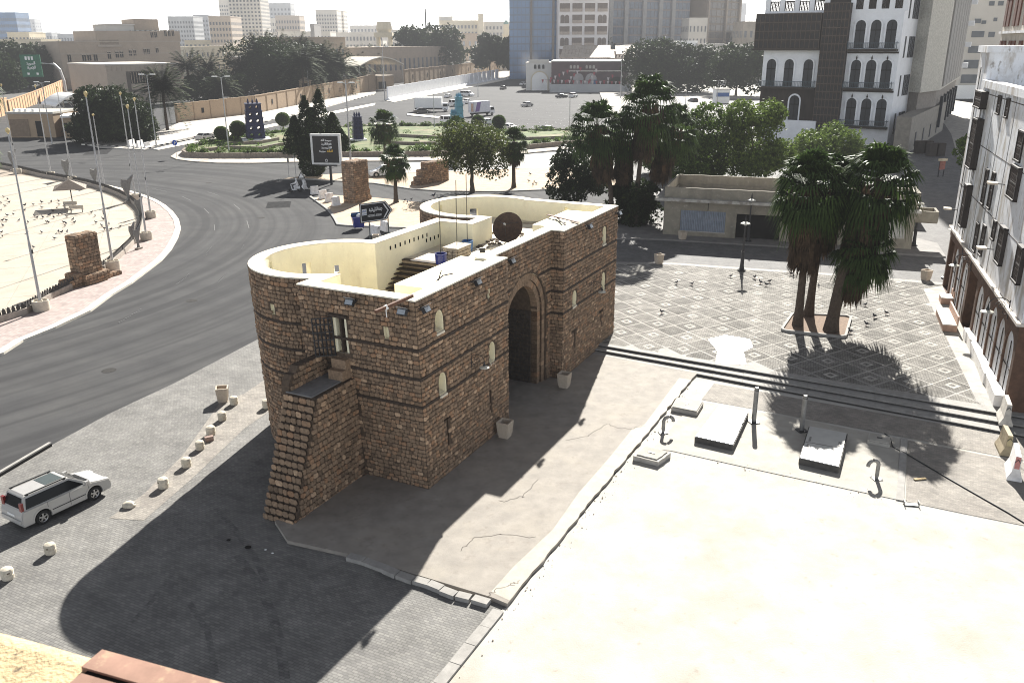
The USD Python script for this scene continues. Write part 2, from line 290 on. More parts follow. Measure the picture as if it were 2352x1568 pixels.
# kerb blocks along the apron's near edge
kb = [(850, 390), (1000, 430), (1190, 500), (1310, 550), (1460, 600), (1590, 640), (1715, 690), (1850, 740), (1995, 775), (2160, 825)]
kb = [np.array(at2(588+x/4, 1176+y/4, .17)) for x, y in kb]; K = thing('kerb_row', kind='structure')
for i, (a_, b_) in enumerate(zip(kb[:-1], kb[1:])):
    t = (b_-a_)/np.linalg.norm(b_-a_); n = np.array([t[1], -t[0]]); L = np.linalg.norm(b_-a_)-(.03 if i < 7 else .09); dz = npr.normal(0, .012); sh = npr.normal(0, .02)
    MB().box(0, L, -.17, .17, .0, .17+dz, math.atan2(t[1], t[0])+npr.normal(0, .015), a_+n*(.02+sh)).build('kerb_block', M_kerb, K)
K = thing('kerb_strip', kind='structure')
for i in range(26):
    a_ = ks0+kd*(i*1.0); MB().box(.01, .985, -.2, .2, 0, .1+npr.normal(0, .006), math.atan2(kd[1], kd[0]), a_).build('kerb_slab', M_kerb, K)
# steps up to the plaza
M_riser = mat('shade_dark_riser', (.07, .065, .06), .95, .3, 4)  # the shade on the riser faces is put into this dark colour
ST = thing('plaza_steps', kind='structure')
for i in range(3):
    f0 = i/2.0*.92; a0, a1 = S0x+(T0x-S0x)*f0, S1x+(T1x-S1x)*f0; b0, b1 = a0+(T0x-S0x)*1.4, a1+(T1x-S1x)*1.4; n = 15
    for k in range(n):
        p = [a0+(a1-a0)*(k/n)+sd*.004, a0+(a1-a0)*((k+1)/n)-sd*.004]; q = [b0+(b1-b0)*((k+1)/n)-sd*.004, b0+(b1-b0)*(k/n)+sd*.004]
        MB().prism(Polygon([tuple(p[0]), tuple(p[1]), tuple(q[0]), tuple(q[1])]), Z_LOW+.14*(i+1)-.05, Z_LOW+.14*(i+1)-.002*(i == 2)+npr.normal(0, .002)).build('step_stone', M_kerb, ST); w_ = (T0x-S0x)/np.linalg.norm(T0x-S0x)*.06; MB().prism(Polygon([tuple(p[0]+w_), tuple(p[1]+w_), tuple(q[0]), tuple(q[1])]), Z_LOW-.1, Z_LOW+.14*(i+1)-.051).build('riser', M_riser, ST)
# plaza
g = MB(); g.prism(terrace, -.6, Z_PLAZA-.012); PZ = thing('plaza', kind='structure'); g.build('plaza_base', M_line, PZ)
back = LineString([at2(1380, 601, .44), at2(1545, 603, .44), at2(1700, 614, .44), at2(1900, 627, .44), at2(2160, 648, .44)])
bl = [np.array(p) for p in back.coords]
pat = Polygon([tuple(T0x+(T0-S0)*.3), tuple(T1+(T1-S1)*.3-sd*.3), tuple(B_B-bt*.5-np.array([1.2, 0])), tuple(B_A+bt*1.0-np.array([1.6, 0])), *[tuple(p-np.array([0, .8])) for p in bl[::-1]], uvw(22.95, 6), uvw(22.95, -.0)]).buffer(0)
street = Polygon([tuple(bl[0]), *map(tuple, bl[1:]), tuple(B_A+np.array([.5, .5])), (40, 70), (90, 180), (140, 300), (40, 300), (22, 190), (15.5, 120), (9.2, 90), (7.8, 73)]).buffer(0)
MB().sheet(street, Z_PLAZA-.004).build('street', M_street, PZ)
g1, g2 = np.array([.70, -1.41]), np.array([1.35, .86]); c0 = np.array([13.76, 68.89]); nb = 0
for i in range(-16, 26):
    for j in range(-16, 24):
        c = c0+i*g1+j*g2; w = .46
        q = Polygon([tuple(c+a_*g1*w+b_*g2*w) for a_, b_ in ((-1, -1), (1, -1), (1, 1), (-1, 1))]).intersection(pat)
        if q.is_empty or q.geom_type != 'Polygon' or q.area < .15: continue
        MB().prism(q, Z_PLAZA-.1, Z_PLAZA+npr.normal(0, .0015)).build('paving_panel', M_cob, PZ)
        if (i+j) % 2 == 0 and q.area > 1.6:
            sq = Polygon([tuple(c+a_*g1*.2+b_*g2*.2) for a_, b_ in ((-1, -1), (1, -1), (1, 1), (-1, 1))]); si = affinity.scale(sq, .52, .52)
            MB().prism(sq.difference(si), Z_PLAZA-.02, Z_PLAZA+.006).build('inlay_square', M_line, PZ)
bor = LineString([tuple(p-np.array([0, .40])) for p in bl]).buffer(.36, cap_style=2)
MB().prism(bor, Z_PLAZA-.05, Z_PLAZA+.002).build('paving_border', mat('border_setts', (.34, .32, .29), .8, .2, 2, extra=bricks(.2, .1, .35, .02, dark=.55)), PZ)
wp = Polygon([at2(1634, 780, .44), at2(1668, 772, .44), at2(1715, 780, .44), at2(1722, 796, .44), at2(1700, 806, .44), at2(1706, 834, .44), at2(1652, 832, .44), at2(1656, 806, .44)]).buffer(.3).buffer(-.1)
MB().prism(wp, Z_PLAZA-.02, Z_PLAZA+.008).build('repair_patch', mat('pale_gloss', (.62, .58, .5), .3, .05, 2, spec=.7), PZ)  # paler, smoother patch laid over the panels
# far kerb of the back street and the pavement along the low building
fk = [np.array(at2(*p, .44)) for p in ((1400, 549), (1520, 552), (1900, 575), (2172, 592))]
kp = Polygon([*map(tuple, fk), (39.8, 79), (38.5, 82), (15.2, 90), (10, 92)])
MB().prism(kp, .3, .58).build('street_pavement', mat('dark_pavement', (.2, .19, .18), .85, .2, 1.0), PZ)
# pale smoother band and cracks along the apron's broken edge
band = Polygon([at2(*q, .16) for q in ((1170, 1378), (1590, 872), (1560, 868), (1480, 975), (1452, 985), (1400, 1050), (1330, 1130), (1270, 1215), (1180, 1300), (1128, 1358))]).buffer(0).intersection(apron)
g = MB(); g.sheet(band, .1585); struct('apron_edge_band', g, mat('edge_band_concrete', (.40, .365, .31), .8, .12, 2.0, bump=.3, bscale=25))
CK = thing('pavement_cracks', kind='structure'); mck = mat('crack_dark', (.06, .05, .042), .95)
for z, pts in ((.1592, ((1393, 973), (1420, 982), (1451, 984), (1480, 977))), (.1592, ((1120, 1366), (1148, 1348), (1176, 1341), (1190, 1330))), (.1592, ((1060, 1262), (1090, 1235), (1150, 1225), (1230, 1232))), (.1592, ((1300, 1010), (1350, 1000), (1393, 973))), (.1592, ((1150, 1150), (1200, 1140), (1235, 1100)))):
    P_ = [np.array(at2(*q, z)) for q in pts]; ln = LineString([tuple(p+npr.normal(0, .05, 2)) for a_, b_ in zip(P_[:-1], P_[1:]) for p in np.linspace(a_, b_, 7)]); MB().sheet(ln.buffer(.012), z).build('crack', mck, CK)
# tyre marks on the setts, patches and manhole lids on the road
TM = thing('tyre_marks', kind='structure'); mt_ = mat('rubber_marks', (.185, .18, .168), .9, .3, 2.0, extra=bricks(-GATE_RZ*math.pi/180+math.pi/2, .22, .11, .012, dark=.6))
for w, px in ((.16, ((880, 1290), (960, 1360), (1010, 1430), (1040, 1500), (1055, 1580))), (.12, ((800, 1180), (870, 1230), (940, 1290), (985, 1350))), (.1, ((640, 1330), (560, 1400), (500, 1440), (430, 1470))), (.1, ((700, 1400), (770, 1470), (800, 1568)))):
    P_ = np.array([at2(x*.62, y*.98+10, .008) for x, y in px]); k = np.linspace(0, len(P_)-1, 24); c_ = np.column_stack([np.interp(k, range(len(P_)), P_[:, j]) for j in (0, 1)]); MB().sheet(LineString(c_).buffer(w, cap_style=2), .0085).build('tyre_mark', mt_, TM)
RP = thing('road_repairs', kind='structure'); mp_ = mat('patched_asphalt', (.052, .052, .053), .95, .25, 2, spec=.0); ml_ = mat('manhole_iron', (.05, .048, .046), .8, .3, 6, spec=.05)
for (x, y), w, l, a in (((640, 470), 1.4, 2.2, .2), ((230, 345), 2, 7, .3)): c_ = at2(x, y); MB().sheet(affinity.rotate(sbox(c_[0]-w, c_[1]-l, c_[0]+w, c_[1]+l), a, use_radians=True), -.0085).build('patch', mp_, RP)
for x, y in ((610, 590), (440, 690), (600, 500), (480, 420), (250, 850)): c_ = at2(x, y); MB().lathe([(.42, -.02), (.42, -.004), (.36, -.003), (0, -.003)], 18, (*c_, 0)).build('manhole_lid', ml_, RP)
# ------------------------------------------------------------------ the stone gate
GATE = thing('stone_gate', 'brown coral stone city gate with two round backed towers and an arch', 'gate', (GO[0], GO[1], 0), GATE_RZ)
def lean(v):
    v = np.array(v, float); v[:, 0] -= .055*v[:, 2]*np.clip(1-v[:, 0]/10, 0, 1.3)*(v[:, 2] > 0); return v
def gb(mb, name, m, **k): return mb.build(name, m, GATE, warp=lean, **k)
camu = to_local(GATE, [CPOS])[0]
LC, LR, RC, RR = (4.35, 7.6), 3.75, (19.3, 7.6), 3.95
plan = unary_union([sbox(0, 0, 7.7, 5.9), sbox(7.6, .75, 14.5, 8.1), sbox(14.4, 0, 22.9, 6.0), Point(LC).buffer(LR, 24), Point(RC).buffer(RR, 24), sbox(4, 5, 8, 8.1), sbox(15.6, 5, 19.5, 8.1)])
plan = Polygon(plan.exterior); TOP = 8.72
def solid(poly, z0, z1): return manifold3d.Manifold.extrude(manifold3d.CrossSection([np.array(shapely.geometry.polygon.orient(poly, 1).exterior.coords)[:-1]]), z1-z0).translate((0, 0, z0))
inner = plan.buffer(-.62, join_style=2); lowtower = inner.intersection(sbox(-1, -1, 10.2, 13))
core = solid(plan, -.3, TOP)
core -= solid(inner, 7.4, TOP+1); core -= solid(lowtower, 5.85, TOP+1)
def up(poly, v0, v1):       # outline in (u, z) pushed through v0..v1
    m = manifold3d.Manifold.extrude(manifold3d.CrossSection([np.array(shapely.geometry.polygon.orient(poly, 1).exterior.coords)[:-1]]), v1-v0)
    return m.transform(np.array([[1, 0, 0, 0], [0, 0, 1, v0], [0, 1, 0, 0]], float))
AC, ASP = 11.2, 4.4
core -= up(arch(3.8, ASP+1.95+.4, -.4, AC, 16), 0, 6.8)
core -= up(arch(4.5, ASP+2.25+.4, -.4, AC, 16), 0, .97); core -= up(arch(5.2, ASP+2.6+.4, -.4, AC, 16), 0, .86)
fwin = [(1.64, .62, 6.94, .96), (1.62, .58, 4.06, 1.03), (6.05, .58, 4.0, 1.05), (20.62, .60, 6.8, 1.08), (20.7, .58, 3.84, 1.15), (16.08, .58, 4.08, .92)]
for u, w, z, h in fwin: core -= up(arch(w, h, z, u, 8, .35), -.2, .5)
core -= up(sbox(5.76, 7.2, 6.0, 7.68), -.2, .5)
slits = [(1.85, 1.5, 2.82), (5.82, 1.48, 2.68), (16.2, 1.44, 2.55), (20.5, 1.6, 2.55)]
for u, a_, b_ in slits: core -= up(unary_union([sbox(u-.06, a_, u+.06, b_), sbox(u-.32, b_-.06, u+.3, b_+.03)]), -.2, .4)
def cut(x0, x1, y0, y1, z0, z1): return manifold3d.Manifold.cube((x1-x0, y1-y0, z1-z0)).translate((x0, y0, z0))
core -= cut(-.3, .7, 3.5, 4.2, 5.9, 7.55); core -= cut(-.3, .5, 1.36, 1.62, 6.9, 7.44)
def radial(c, R, deg, w, z0, h): return cut(R-1.2, R+.4, -w/2, w/2, z0, z0+h).rotate((0, 0, deg)).translate((c[0], c[1], 0))
LW = [(172.5, .24, 6.82, .55), (64.5, .46, 7.1, .74), (37, .26, 7.05, .5), (106.5, .26, 8.03, .36), (95, .2, 7.46, .15)]
for d_, w, z, h in LW: core -= radial(LC, LR, d_, w, z, h)
RW = [(39.5, .56, 7.05, .92), (84.4, .24, 8.08, .4), (3, .2, 7.28, .46)]
for d_, w, z, h in RW: core -= radial(RC, RR, d_, w, z, h)
core -= cut(22.2, 23.2, 3.1, 3.36, 8.13, 8.5)
slots = [(8.85+.445*k, 8.12) for k in range(9)] + [(12.34+.428*k, 7.82) for k in range(9)]
for u, z in slots: core -= cut(u-.075, u+.075, 7.3, 7.78, z, z+.22)
cm = core.to_mesh(); V_, F_ = np.asarray(cm.vert_properties)[:, :3], np.asarray(cm.tri_verts)
cen = V_[F_].mean(1); nrm = np.cross(V_[F_[:, 1]]-V_[F_[:, 0]], V_[F_[:, 2]]-V_[F_[:, 0]]); nrm /= np.linalg.norm(nrm, axis=1, keepdims=True)+1e-12
bd = shapely.distance(shapely.points(cen[:, :2]), plan.exterior); ins = shapely.distance(shapely.points(cen[:, :2]), inner.exterior) if inner.geom_type == 'Polygon' else bd*9
outer = ((bd < .05) & (np.abs(nrm[:, 2]) < .5)) | (cen[:, 2] < 5.8) & ~((cen[:, 1] < .5) & (cen[:, 2] > 3.8)) | ((cen[:, 2] < 6.7) & (cen[:, 0] > 8.3) & (cen[:, 0] < 14.1) & (cen[:, 1] > .7) & (cen[:, 1] < 7))
deckf = ~outer & (nrm[:, 2] > .9) & (cen[:, 2] < 7.5); cop = ~outer & (nrm[:, 2] > .9) & (cen[:, 2] > 8.6); pla = ~outer & ~deckf & ~cop
for nm, msk, m in (('wall', outer, M_mortar), ('plaster_parapet', pla, M_plaster), ('roof_deck', deckf, M_deck)):
    mb = MB(); mb.add(V_, F_[msk]); gb(mb, nm, m)
rim = plan.difference(plan.buffer(-.62, join_style=2)).buffer(0); mb = MB(); mb.prism(plan.buffer(.03, join_style=2).difference(plan.buffer(-.64, join_style=2)), TOP-.01, TOP+.05); gb(mb, 'coping', M_coping)
mb = MB(); [mb.box(u-.075, u+.075, 7.50, 7.53, z, z+.22) for u, z in slots]; gb(mb, 'slots', M_void, kind='stuff')  # black cards stand in for the shade inside the slots
# stones on every outer face the picture can show
def stone(mb, fr, s0, s1, z0, z1, d):
    """One rough squared stone on the face fr: (s, z, out) -> point."""
    c = .14+.13*npr.random(); w, h = s1-s0, z1-z0; k = min(w, h)*c
    q = np.array([[s0+k, z0], [s1-k, z0], [s1, z0+k], [s1, z1-k], [s1-k, z1], [s0+k, z1], [s0, z1-k], [s0, z0+k]]) + npr.normal(0, .006, (8, 2))
    m = np.array([(s0+s1)/2, (z0+z1)/2]); f = m+(q-m)*(.84+.06*npr.random()); tilt = npr.normal(0, .008, 8)
    V = np.vstack([fr(q[:, 0], q[:, 1], np.full(8, -.03)), fr(q[:, 0], q[:, 1], np.full(8, d*.45)), fr(f[:, 0], f[:, 1], d+tilt), fr(m[:1], m[1:], np.array([d*1.06]))])
    i = np.arange(8); j = (i+1) % 8
    mb.add(V, np.vstack([np.stack([k_*8+i, k_*8+j, (k_+1)*8+j], 1) for k_ in (0, 1)] + [np.stack([k_*8+i, (k_+1)*8+j, (k_+1)*8+i], 1) for k_ in (0, 1)] + [np.stack([16+i, 16+j, np.full(8, 24)], 1)]), float(np.clip(npr.normal(.5, .26), 0, 1)))
def courses(z0, z1, h):
    n = max(1, round((z1-z0)/h)); e = np.linspace(z0, z1, n+1); e[1:-1] += npr.normal(0, .012, n-1); return list(zip(e[:-1], e[1:]))
BANDS = [4.05, 5.32, 6.6]
ALLC = courses(-.02, 4.0, .195) + courses(4.12, 5.27, .192) + courses(5.39, 6.55, .193) + courses(6.67, TOP-.02, .195)
def lay(frame, L, facing, hole, out, cl=ALLC, wmean=.235, ok=None):
    for z0, z1 in cl:
        s = -npr.random()*.1
        while s < L-.05:
            w = float(np.clip(npr.normal(wmean, .06), .13, .42)); a_, b_ = max(s, 0)+.013, min(s+w, L)-.013
            if L-(s+w) < .14: b_ = L-.011; w = L-s
            s += w
            if b_-a_ < .07: continue
            m, zm = (a_+b_)/2, (z0+z1)/2
            if not facing(m, zm) or hole(a_, b_, z0, z1): continue
            low = zm < 3.2; g_ = .012
            mb = MB(); dz = npr.normal(0, .009); stone(mb, frame, a_, b_, z0+g_+dz, z1-g_+dz, abs(npr.normal(.03 if not low else .022, .012))+.014)
            out.append((frame(np.array([m]), np.array([zm]), np.array([0.]))[0], mb))
def vis(p, n): d = camu-p; return n @ d/np.linalg.norm(d) > -.12
ext = np.array(shapely.geometry.polygon.orient(plan, 1).exterior.coords)
runs, cur = [], [ext[0]]
for k in range(1, len(ext)):
    cur.append(ext[k]); a_ = ext[k]-ext[k-1]; b_ = ext[(k+1) % (len(ext)-1)]-ext[k] if k < len(ext)-1 else ext[1]-ext[0]
    ang = abs(math.degrees(math.atan2(a_[0]*b_[1]-a_[1]*b_[0], a_ @ b_)))
    if ang > 14 or k == len(ext)-1: runs.append(np.array(cur)); cur = [ext[k]]
stones = []
def holes_front(v):
    wins = [(u-w/2-.02, u+w/2+.02, z-.03, z+h+.02) for u, w, z, h in fwin] + [(5.74, 6.02, 7.18, 7.7)] + [(u-.09, u+.09, a_, b_) for u, a_, b_ in slits] + [(u-.34, u+.32, b_-.08, b_+.04) for u, a_, b_ in slits]
    def f(a_, b_, z0, z1):
        for x0, x1, y0, y1 in wins:
            if a_ < x1-.05 and b_ > x0+.05 and z0 < y1-.07 and z1 > y0+.07: return True
        return False
    return f
for r in runs:
    seg = np.diff(r, axis=0); sl = np.linalg.norm(seg, axis=1); cum = np.concatenate([[0], np.cumsum(sl)]); L = cum[-1]
    if L < .2: continue
    def loc(s, r=r, cum=cum, seg=seg, sl=sl):
        k = np.clip(np.searchsorted(cum, s, 'right')-1, 0, len(sl)-1); t = seg[k]/sl[k][:, None]; return r[k]+t*(np.asarray(s)-cum[k])[:, None], np.stack([t[:, 1], -t[:, 0]], 1)
    def fr(s, z, o, loc=loc):
        p, n = loc(np.asarray(s, float)); return np.column_stack([p+n*np.asarray(o)[:, None], z])
    def facing(m, z, loc=loc):
        p, n = loc(np.array([m])); return vis(np.array([*p[0], z]), np.array([*n[0], 0]))
    d0 = r[-1]-r[0]
    if L > 3 and abs(d0[1]) < .01 and r[0][1] < 1:      # a front face: windows, slits, arch
        hf = holes_front(0); u0 = r[0][0]
        def hole(a_, b_, z0, z1, u0=u0, v=r[0][1]):
            if v > .5:
                m, zm = u0+(a_+b_)/2-AC, (z0+z1)/2; dx = min(abs(u0+a_-AC), abs(u0+b_-AC))
                if zm < ASP: return dx < 2.58
                return min(math.hypot(u0+a_-AC, max(z0-ASP, 0)), math.hypot(u0+b_-AC, max(z0-ASP, 0)), math.hypot(m, max(z0-ASP, 0))) < 2.57
            return hf(u0+a_, u0+b_, z0, z1)
    elif abs(d0[0]) < .01 and r[0][0] < .01:            # left wall (runs from v = 5.9 to 0)
        v0 = r[0][1]
        def hole(a_, b_, z0, z1, v0=v0):
            va, vb = v0-b_, v0-a_
            return (va < 4.2 and vb > 3.5 and z1 > 5.95 and z0 < 7.5) or (va < 1.6 and vb > 1.38 and z1 > 6.95 and z0 < 7.4) or (va < 4.95 and vb > 3.4 and z1 < 4.7) or (va < 5.1 and vb > 4.75 and z1 < 5.7)
    else:
        ctr = LC if r[0][0] < 11 else RC; ops = LW if ctr is LC else RW
        def hole(a_, b_, z0, z1, loc=loc, ctr=ctr, ops=ops):
            p, _ = loc(np.array([(a_+b_)/2])); g_ = math.degrees(math.atan2(p[0][1]-ctr[1], p[0][0]-ctr[0])) % 360
            return any(abs((g_-d_+180) % 360-180) < math.degrees(w/2/3.9)+1.2 and z1 > z+.06 and z0 < z+h-.06 for d_, w, z, h in ops)
    lay(fr, L, facing, hole, stones)
# timber string courses, one piece on each straight or round run
for z in BANDS:
    mb = MB(); bp = plan.buffer(.035, join_style=2).difference(plan.buffer(-.05, join_style=2)).difference(sbox(AC-2.6, 0, AC+2.6, 2)) if z < 6.5 else plan.buffer(.035, join_style=2).difference(plan.buffer(-.05, join_style=2)).difference(sbox(AC-1.9, 0, AC+1.6, 2))
    bp = bp.difference(sbox(-.2, 3.45, .1, 5.0)) if z < 5 else bp
    for u, w, zz, h in fwin:
        if zz-.1 < z < zz+h+.1: bp = bp.difference(sbox(u-w/2, -.3, u+w/2, .3))
    mb.prism(bp, z-.05, z+.055); gb(mb, 'timber_band', M_timber)
# stones lining the tunnel, the stepped arch rings and the step's face
def ringstones(r_, v0, v1, w):
    n = int(math.pi*r_/.27)
    for k in range(n):
        a0, a1 = math.pi*k/n+.006, math.pi*(k+1)/n-.006; ri, ro = r_, r_+w
        P_ = Polygon([(AC+ri*math.cos(a0), ASP+ri*math.sin(a0)), (AC+ro*math.cos(a0), ASP+ro*math.sin(a0)), (AC+ro*math.cos(a1), ASP+ro*math.sin(a1)), (AC+ri*math.cos(a1), ASP+ri*math.sin(a1))])
        mb = MB(); e = npr.normal(0, .008); mb.upright(P_, (0, v1), (1, v1), -.05, v1-v0+.02+e, tone=float(np.clip(npr.normal(.5, .16), 0, 1))); stones.append((np.array([AC+r_*math.cos(a0), v0, ASP+r_*math.sin(a0)]), mb))
    for sgn in (-1, 1):
        for z0, z1 in courses(0, ASP, .27):
            mb = MB(); x0, x1 = sorted((AC+sgn*r_, AC+sgn*(r_+w))); e = npr.normal(0, .008); mb.box(x0, x1, v0-.02+e, v1, z0+.012, z1-.012, tone=float(np.clip(npr.normal(.5, .16), 0, 1))); stones.append((np.array([x0, v0, z0]), mb))
ringstones(2.25, .86, .97, .34); ringstones(1.9, .97, 1.3, .34); ringstones(2.6, .74, .8, .02) if False else None
tun_st = []; tun = lambda s, z, o: np.column_stack([np.full(len(s), AC+1.9)-np.asarray(o), np.asarray(s)+1.35, z])
lay(lambda s, z, o: tun(s, z, o)[:, :], 5.3, lambda m, z: True, lambda a_, b_, z0, z1: z1 > ASP, tun_st, courses(0, ASP, .25)); tb_ = MB(); [tb_.join(m_) for _, m_ in tun_st]; gb(tb_, 'tunnel_stones', M_tunnel_shade, kind='stuff')
# outside stair, landing and its wall
SV0, SV1 = 3.36, 4.95
mb = MB(); nst = 18; zs = np.linspace(0, 4.82, nst+1); us = np.linspace(-4.85, -2.55, nst+1)
prof = [(0, -.2), (0, 4.82), (-2.5, 4.82)]
for k in range(nst, 0, -1): prof += [(us[k]+.0, zs[k]), (us[k], zs[k-1])] if k < nst else [(us[k], zs[k-1])]
prof += [(us[0], 0), (us[0], -.2)]
prof = Polygon([(x, z) for x, z in prof]).buffer(0)
mb.upright(prof, (0, SV1), (1, SV1), .03, SV1-SV0-.03); gb(mb, 'outside_stair', M_mortar)
mb = MB(); mb.box(-2.5, -.02, SV0+.25, SV1, 4.80, 4.87); gb(mb, 'landing', mat('landing_screed', (.22, .215, .21), .9, .2, 3))
lay(lambda s, z, o: np.column_stack([np.asarray(s)-4.9, SV0-np.asarray(o), z]), 4.9, lambda m, z: True, lambda a_, b_, z0, z1: (z1 > 4.86) or (a_-4.9 < us[min(nst, max(0, int(np.searchsorted(zs, (z0+z1)/2))))]-.05), stones, courses(0, 4.84, .245))
for k in range(nst):
    s = SV0
    while s < SV1-.1:
        w = float(np.clip(npr.normal(.3, .05), .2, .42)); w = w if SV1-s-w > .15 else SV1-s; mb = MB(); e = npr.normal(0, .012)
        stone(mb, lambda a_, z, o, k=k: np.column_stack([us[k]-np.asarray(o)+.0, SV1+SV0-np.asarray(a_), z]), s+.01, s+w-.01, zs[k]+.008, zs[k+1]-.004, .018+abs(e)*.5); stones.append((np.array([us[k], s, zs[k]]), mb)); s += w
wallp = Polygon([(-2.45, 4.6), (0, 4.6), (0, 5.72), (-1.75, 5.78), (-1.95, 5.5), (-2.2, 5.52), (-2.45, 5.1)])
mb = MB(); mb.upright(wallp, (0, 5.2), (1, 5.2), .0, .4); gb(mb, 'landing_parapet', M_mortar)
lay(lambda s, z, o: np.column_stack([np.asarray(s)-2.45, 4.8-np.asarray(o), z]), 2.45, lambda m, z: True, lambda a_, b_, z0, z1: not wallp.contains(sbox(a_-2.45, z0, b_-2.45, z1-.05)), stones, courses(4.85, 5.75, .225))
mb = MB(); mb.box(-.62, 0, 3.5, 4.25, 4.85, 5.3); mb.box(-.34, 0, 3.5, 4.25, 5.3, 5.72); gb(mb, 'door_step', M_stone, tone=True)
# door: frame, iron leaf standing open
mb = MB(); mb.box(.02, .5, 3.5, 3.62, 5.95, 7.55); mb.box(.02, .5, 4.08, 4.2, 5.95, 7.55); mb.box(.3, .5, 3.62, 4.08, 5.95, 7.5); gb(mb, 'door_reveal', M_plaster)
mb = MB(); mb.box(-.1, .3, 3.4, 4.35, 7.53, 7.66); mb.box(-.02, .25, 3.78, 3.86, 5.95, 7.5); gb(mb, 'door_lintel', M_timber)
mb = MB(); h0, h1 = np.array([-.06, 4.2]), np.array([-.55, 4.85])
for k in range(6): p = h0+(h1-h0)*k/5; mb.bar((*p, 5.75), (*p, 7.5), .045)
for z in (5.78, 6.15, 6.5, 6.85, 7.2, 7.48): mb.bar((*h0, z), (*h1, z), .05)
gb(mb, 'iron_door', M_iron)
# plaster linings of the openings
for u, w, z, h in fwin:
    o = arch(w+.02, h+.01, z-.005, u, 8, .35); i_ = arch(w-.06, h-.05, z+.02, u, 8, .35); mb = MB(); mb.upright(o.difference(i_), (0, .46), (1, .46), 0, .44); mb.upright(o, (0, .5), (1, .5), 0, .05); gb(mb, 'arched_window', M_plaster)
    mb = MB(); mb.add([[u-w/2-.03, -.05, z-.03], [u+w/2+.03, -.05, z-.03], [u+w/2, .4, z+.14], [u-w/2, .4, z+.14], [u-w/2-.03, -.05, z-.12], [u+w/2+.03, -.05, z-.12]], [[0, 1, 2, 3], [4, 5, 1, 0]]); gb(mb, 'window_sill', M_coping)
mb = MB(); mb.box(5.76, 6.0, .2, .3, 7.2, 7.68); gb(mb, 'loophole', M_plaster); mb = MB(); mb.box(.2, .3, 1.36, 1.62, 6.9, 7.44); gb(mb, 'loophole', M_plaster)
for d_, w, z, h in LW[:1]:
    c, s = math.cos(math.radians(d_)), math.sin(math.radians(d_)); mb = MB(); mb.box(3.55, 3.62, -w/2, w/2, z, z+h, math.radians(d_), LC); gb(mb, 'loophole', M_plaster)
# build the stones: the nearest 300 as parts, the rest as one
wc = [np.linalg.norm(p-camu) for p, _ in stones]; order = np.argsort(wc); rest = MB()
for k, i in enumerate(order):
    if k < 300: gb(stones[i][1], 'stone', M_stone, tone=True)
    else: rest.join(stones[i][1])
gb(rest, 'stones', M_stone, tone=True, kind='stuff')
# inside stair from the deck down into the left tower, the stair heads, the tunnel's added end door
for k in range(8):
    x1 = 9.82+.27-.265*k; z = 7.4-.2*k
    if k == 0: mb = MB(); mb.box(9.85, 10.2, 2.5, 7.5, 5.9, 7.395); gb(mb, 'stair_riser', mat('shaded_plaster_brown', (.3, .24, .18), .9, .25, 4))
    mb = MB(); mb.box(x1-.3, x1, 2.45, 7.48, z-.05, z+.012); gb(mb, 'timber_nosing', M_timber)
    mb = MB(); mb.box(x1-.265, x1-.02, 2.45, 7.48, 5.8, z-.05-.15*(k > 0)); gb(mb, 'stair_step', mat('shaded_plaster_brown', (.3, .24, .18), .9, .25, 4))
def stairhead(u0, u1, v1, side):
    b = manifold3d.Manifold.cube((u1-u0, v1-.2, TOP-6.2-.05)).translate((u0, .2, 6.2))
    x = u0 if side < 0 else u1; b -= cut(x-.4, x+.4, .9, 1.75, 6.25, 8.1); m = b.to_mesh(); mb = MB(); mb.add(np.asarray(m.vert_properties)[:, :3], np.asarray(m.tri_verts)); gb(mb, 'stair_head', M_plaster)
    mb = MB(); mb.box(x-.04*(side < 0)-.02, x+.04*(side > 0)+.02, .75, 2.2, 8.1, 8.24); gb(mb, 'door_lintel', M_wood)
stairhead(1.95, 7.4, 2.35, -1); stairhead(15.6, 20.6, 2.45, -1)
mb = MB(); mb.box(AC-1.95, AC+1.95, 6.6, 6.75, -.1, 6.4); gb(mb, 'tunnel_door', M_wood)  # unseen door, added to close the tunnel so it stays dark
# ------------------------------------------------------------------ things on and around the gate
def onface(px, py, kind, off=0.0):
    """World point seen at (px, py) on the gate's front (kind 'v') or left wall (kind 'u') set back by off."""
    n = GV if kind == 'v' else GU; return atv(px, py, GO[:2]+n*off, n)
GF, GL = GATE_RZ-90, GATE_RZ+180            # headings of things on the front and on the left wall (their +x points along the face, -y outwards)
def make_flood(label, p, rz):
    t = thing('floodlight', label, 'floodlight', p, rz, 'floodlights fixed below the gate parapet')
    b = MB(); ax = np.array([0, -.26, -.02]); R = trimesh.transformations.rotation_matrix(-.5, [1, 0, 0], ax)
    h = trimesh.creation.box((.42, .16, .26)); h.apply_translation(ax); b.tm(h, R); b.build('housing', M_iron, t)
    g = trimesh.creation.box((.36, .01, .2)); g.apply_translation(ax+[0, -.086, 0]); MB().tm(g, R).build('lens', mat('lens_glass', (.30, .33, .36), .1, .1, 3, spec=.8), t)
    v = trimesh.creation.box((.46, .2, .015)); v.apply_translation(ax+[0, -.12, .15]); MB().tm(v, R).build('visor', M_alu, t)
    MB().bar((-.2, 0, .02), (-.2, -.26, .0), .03).bar((.2, 0, .02), (.2, -.26, .0), .03).bar((-.2, -.01, .02), (.2, -.01, .02), .04).build('bracket', M_iron, t); return t
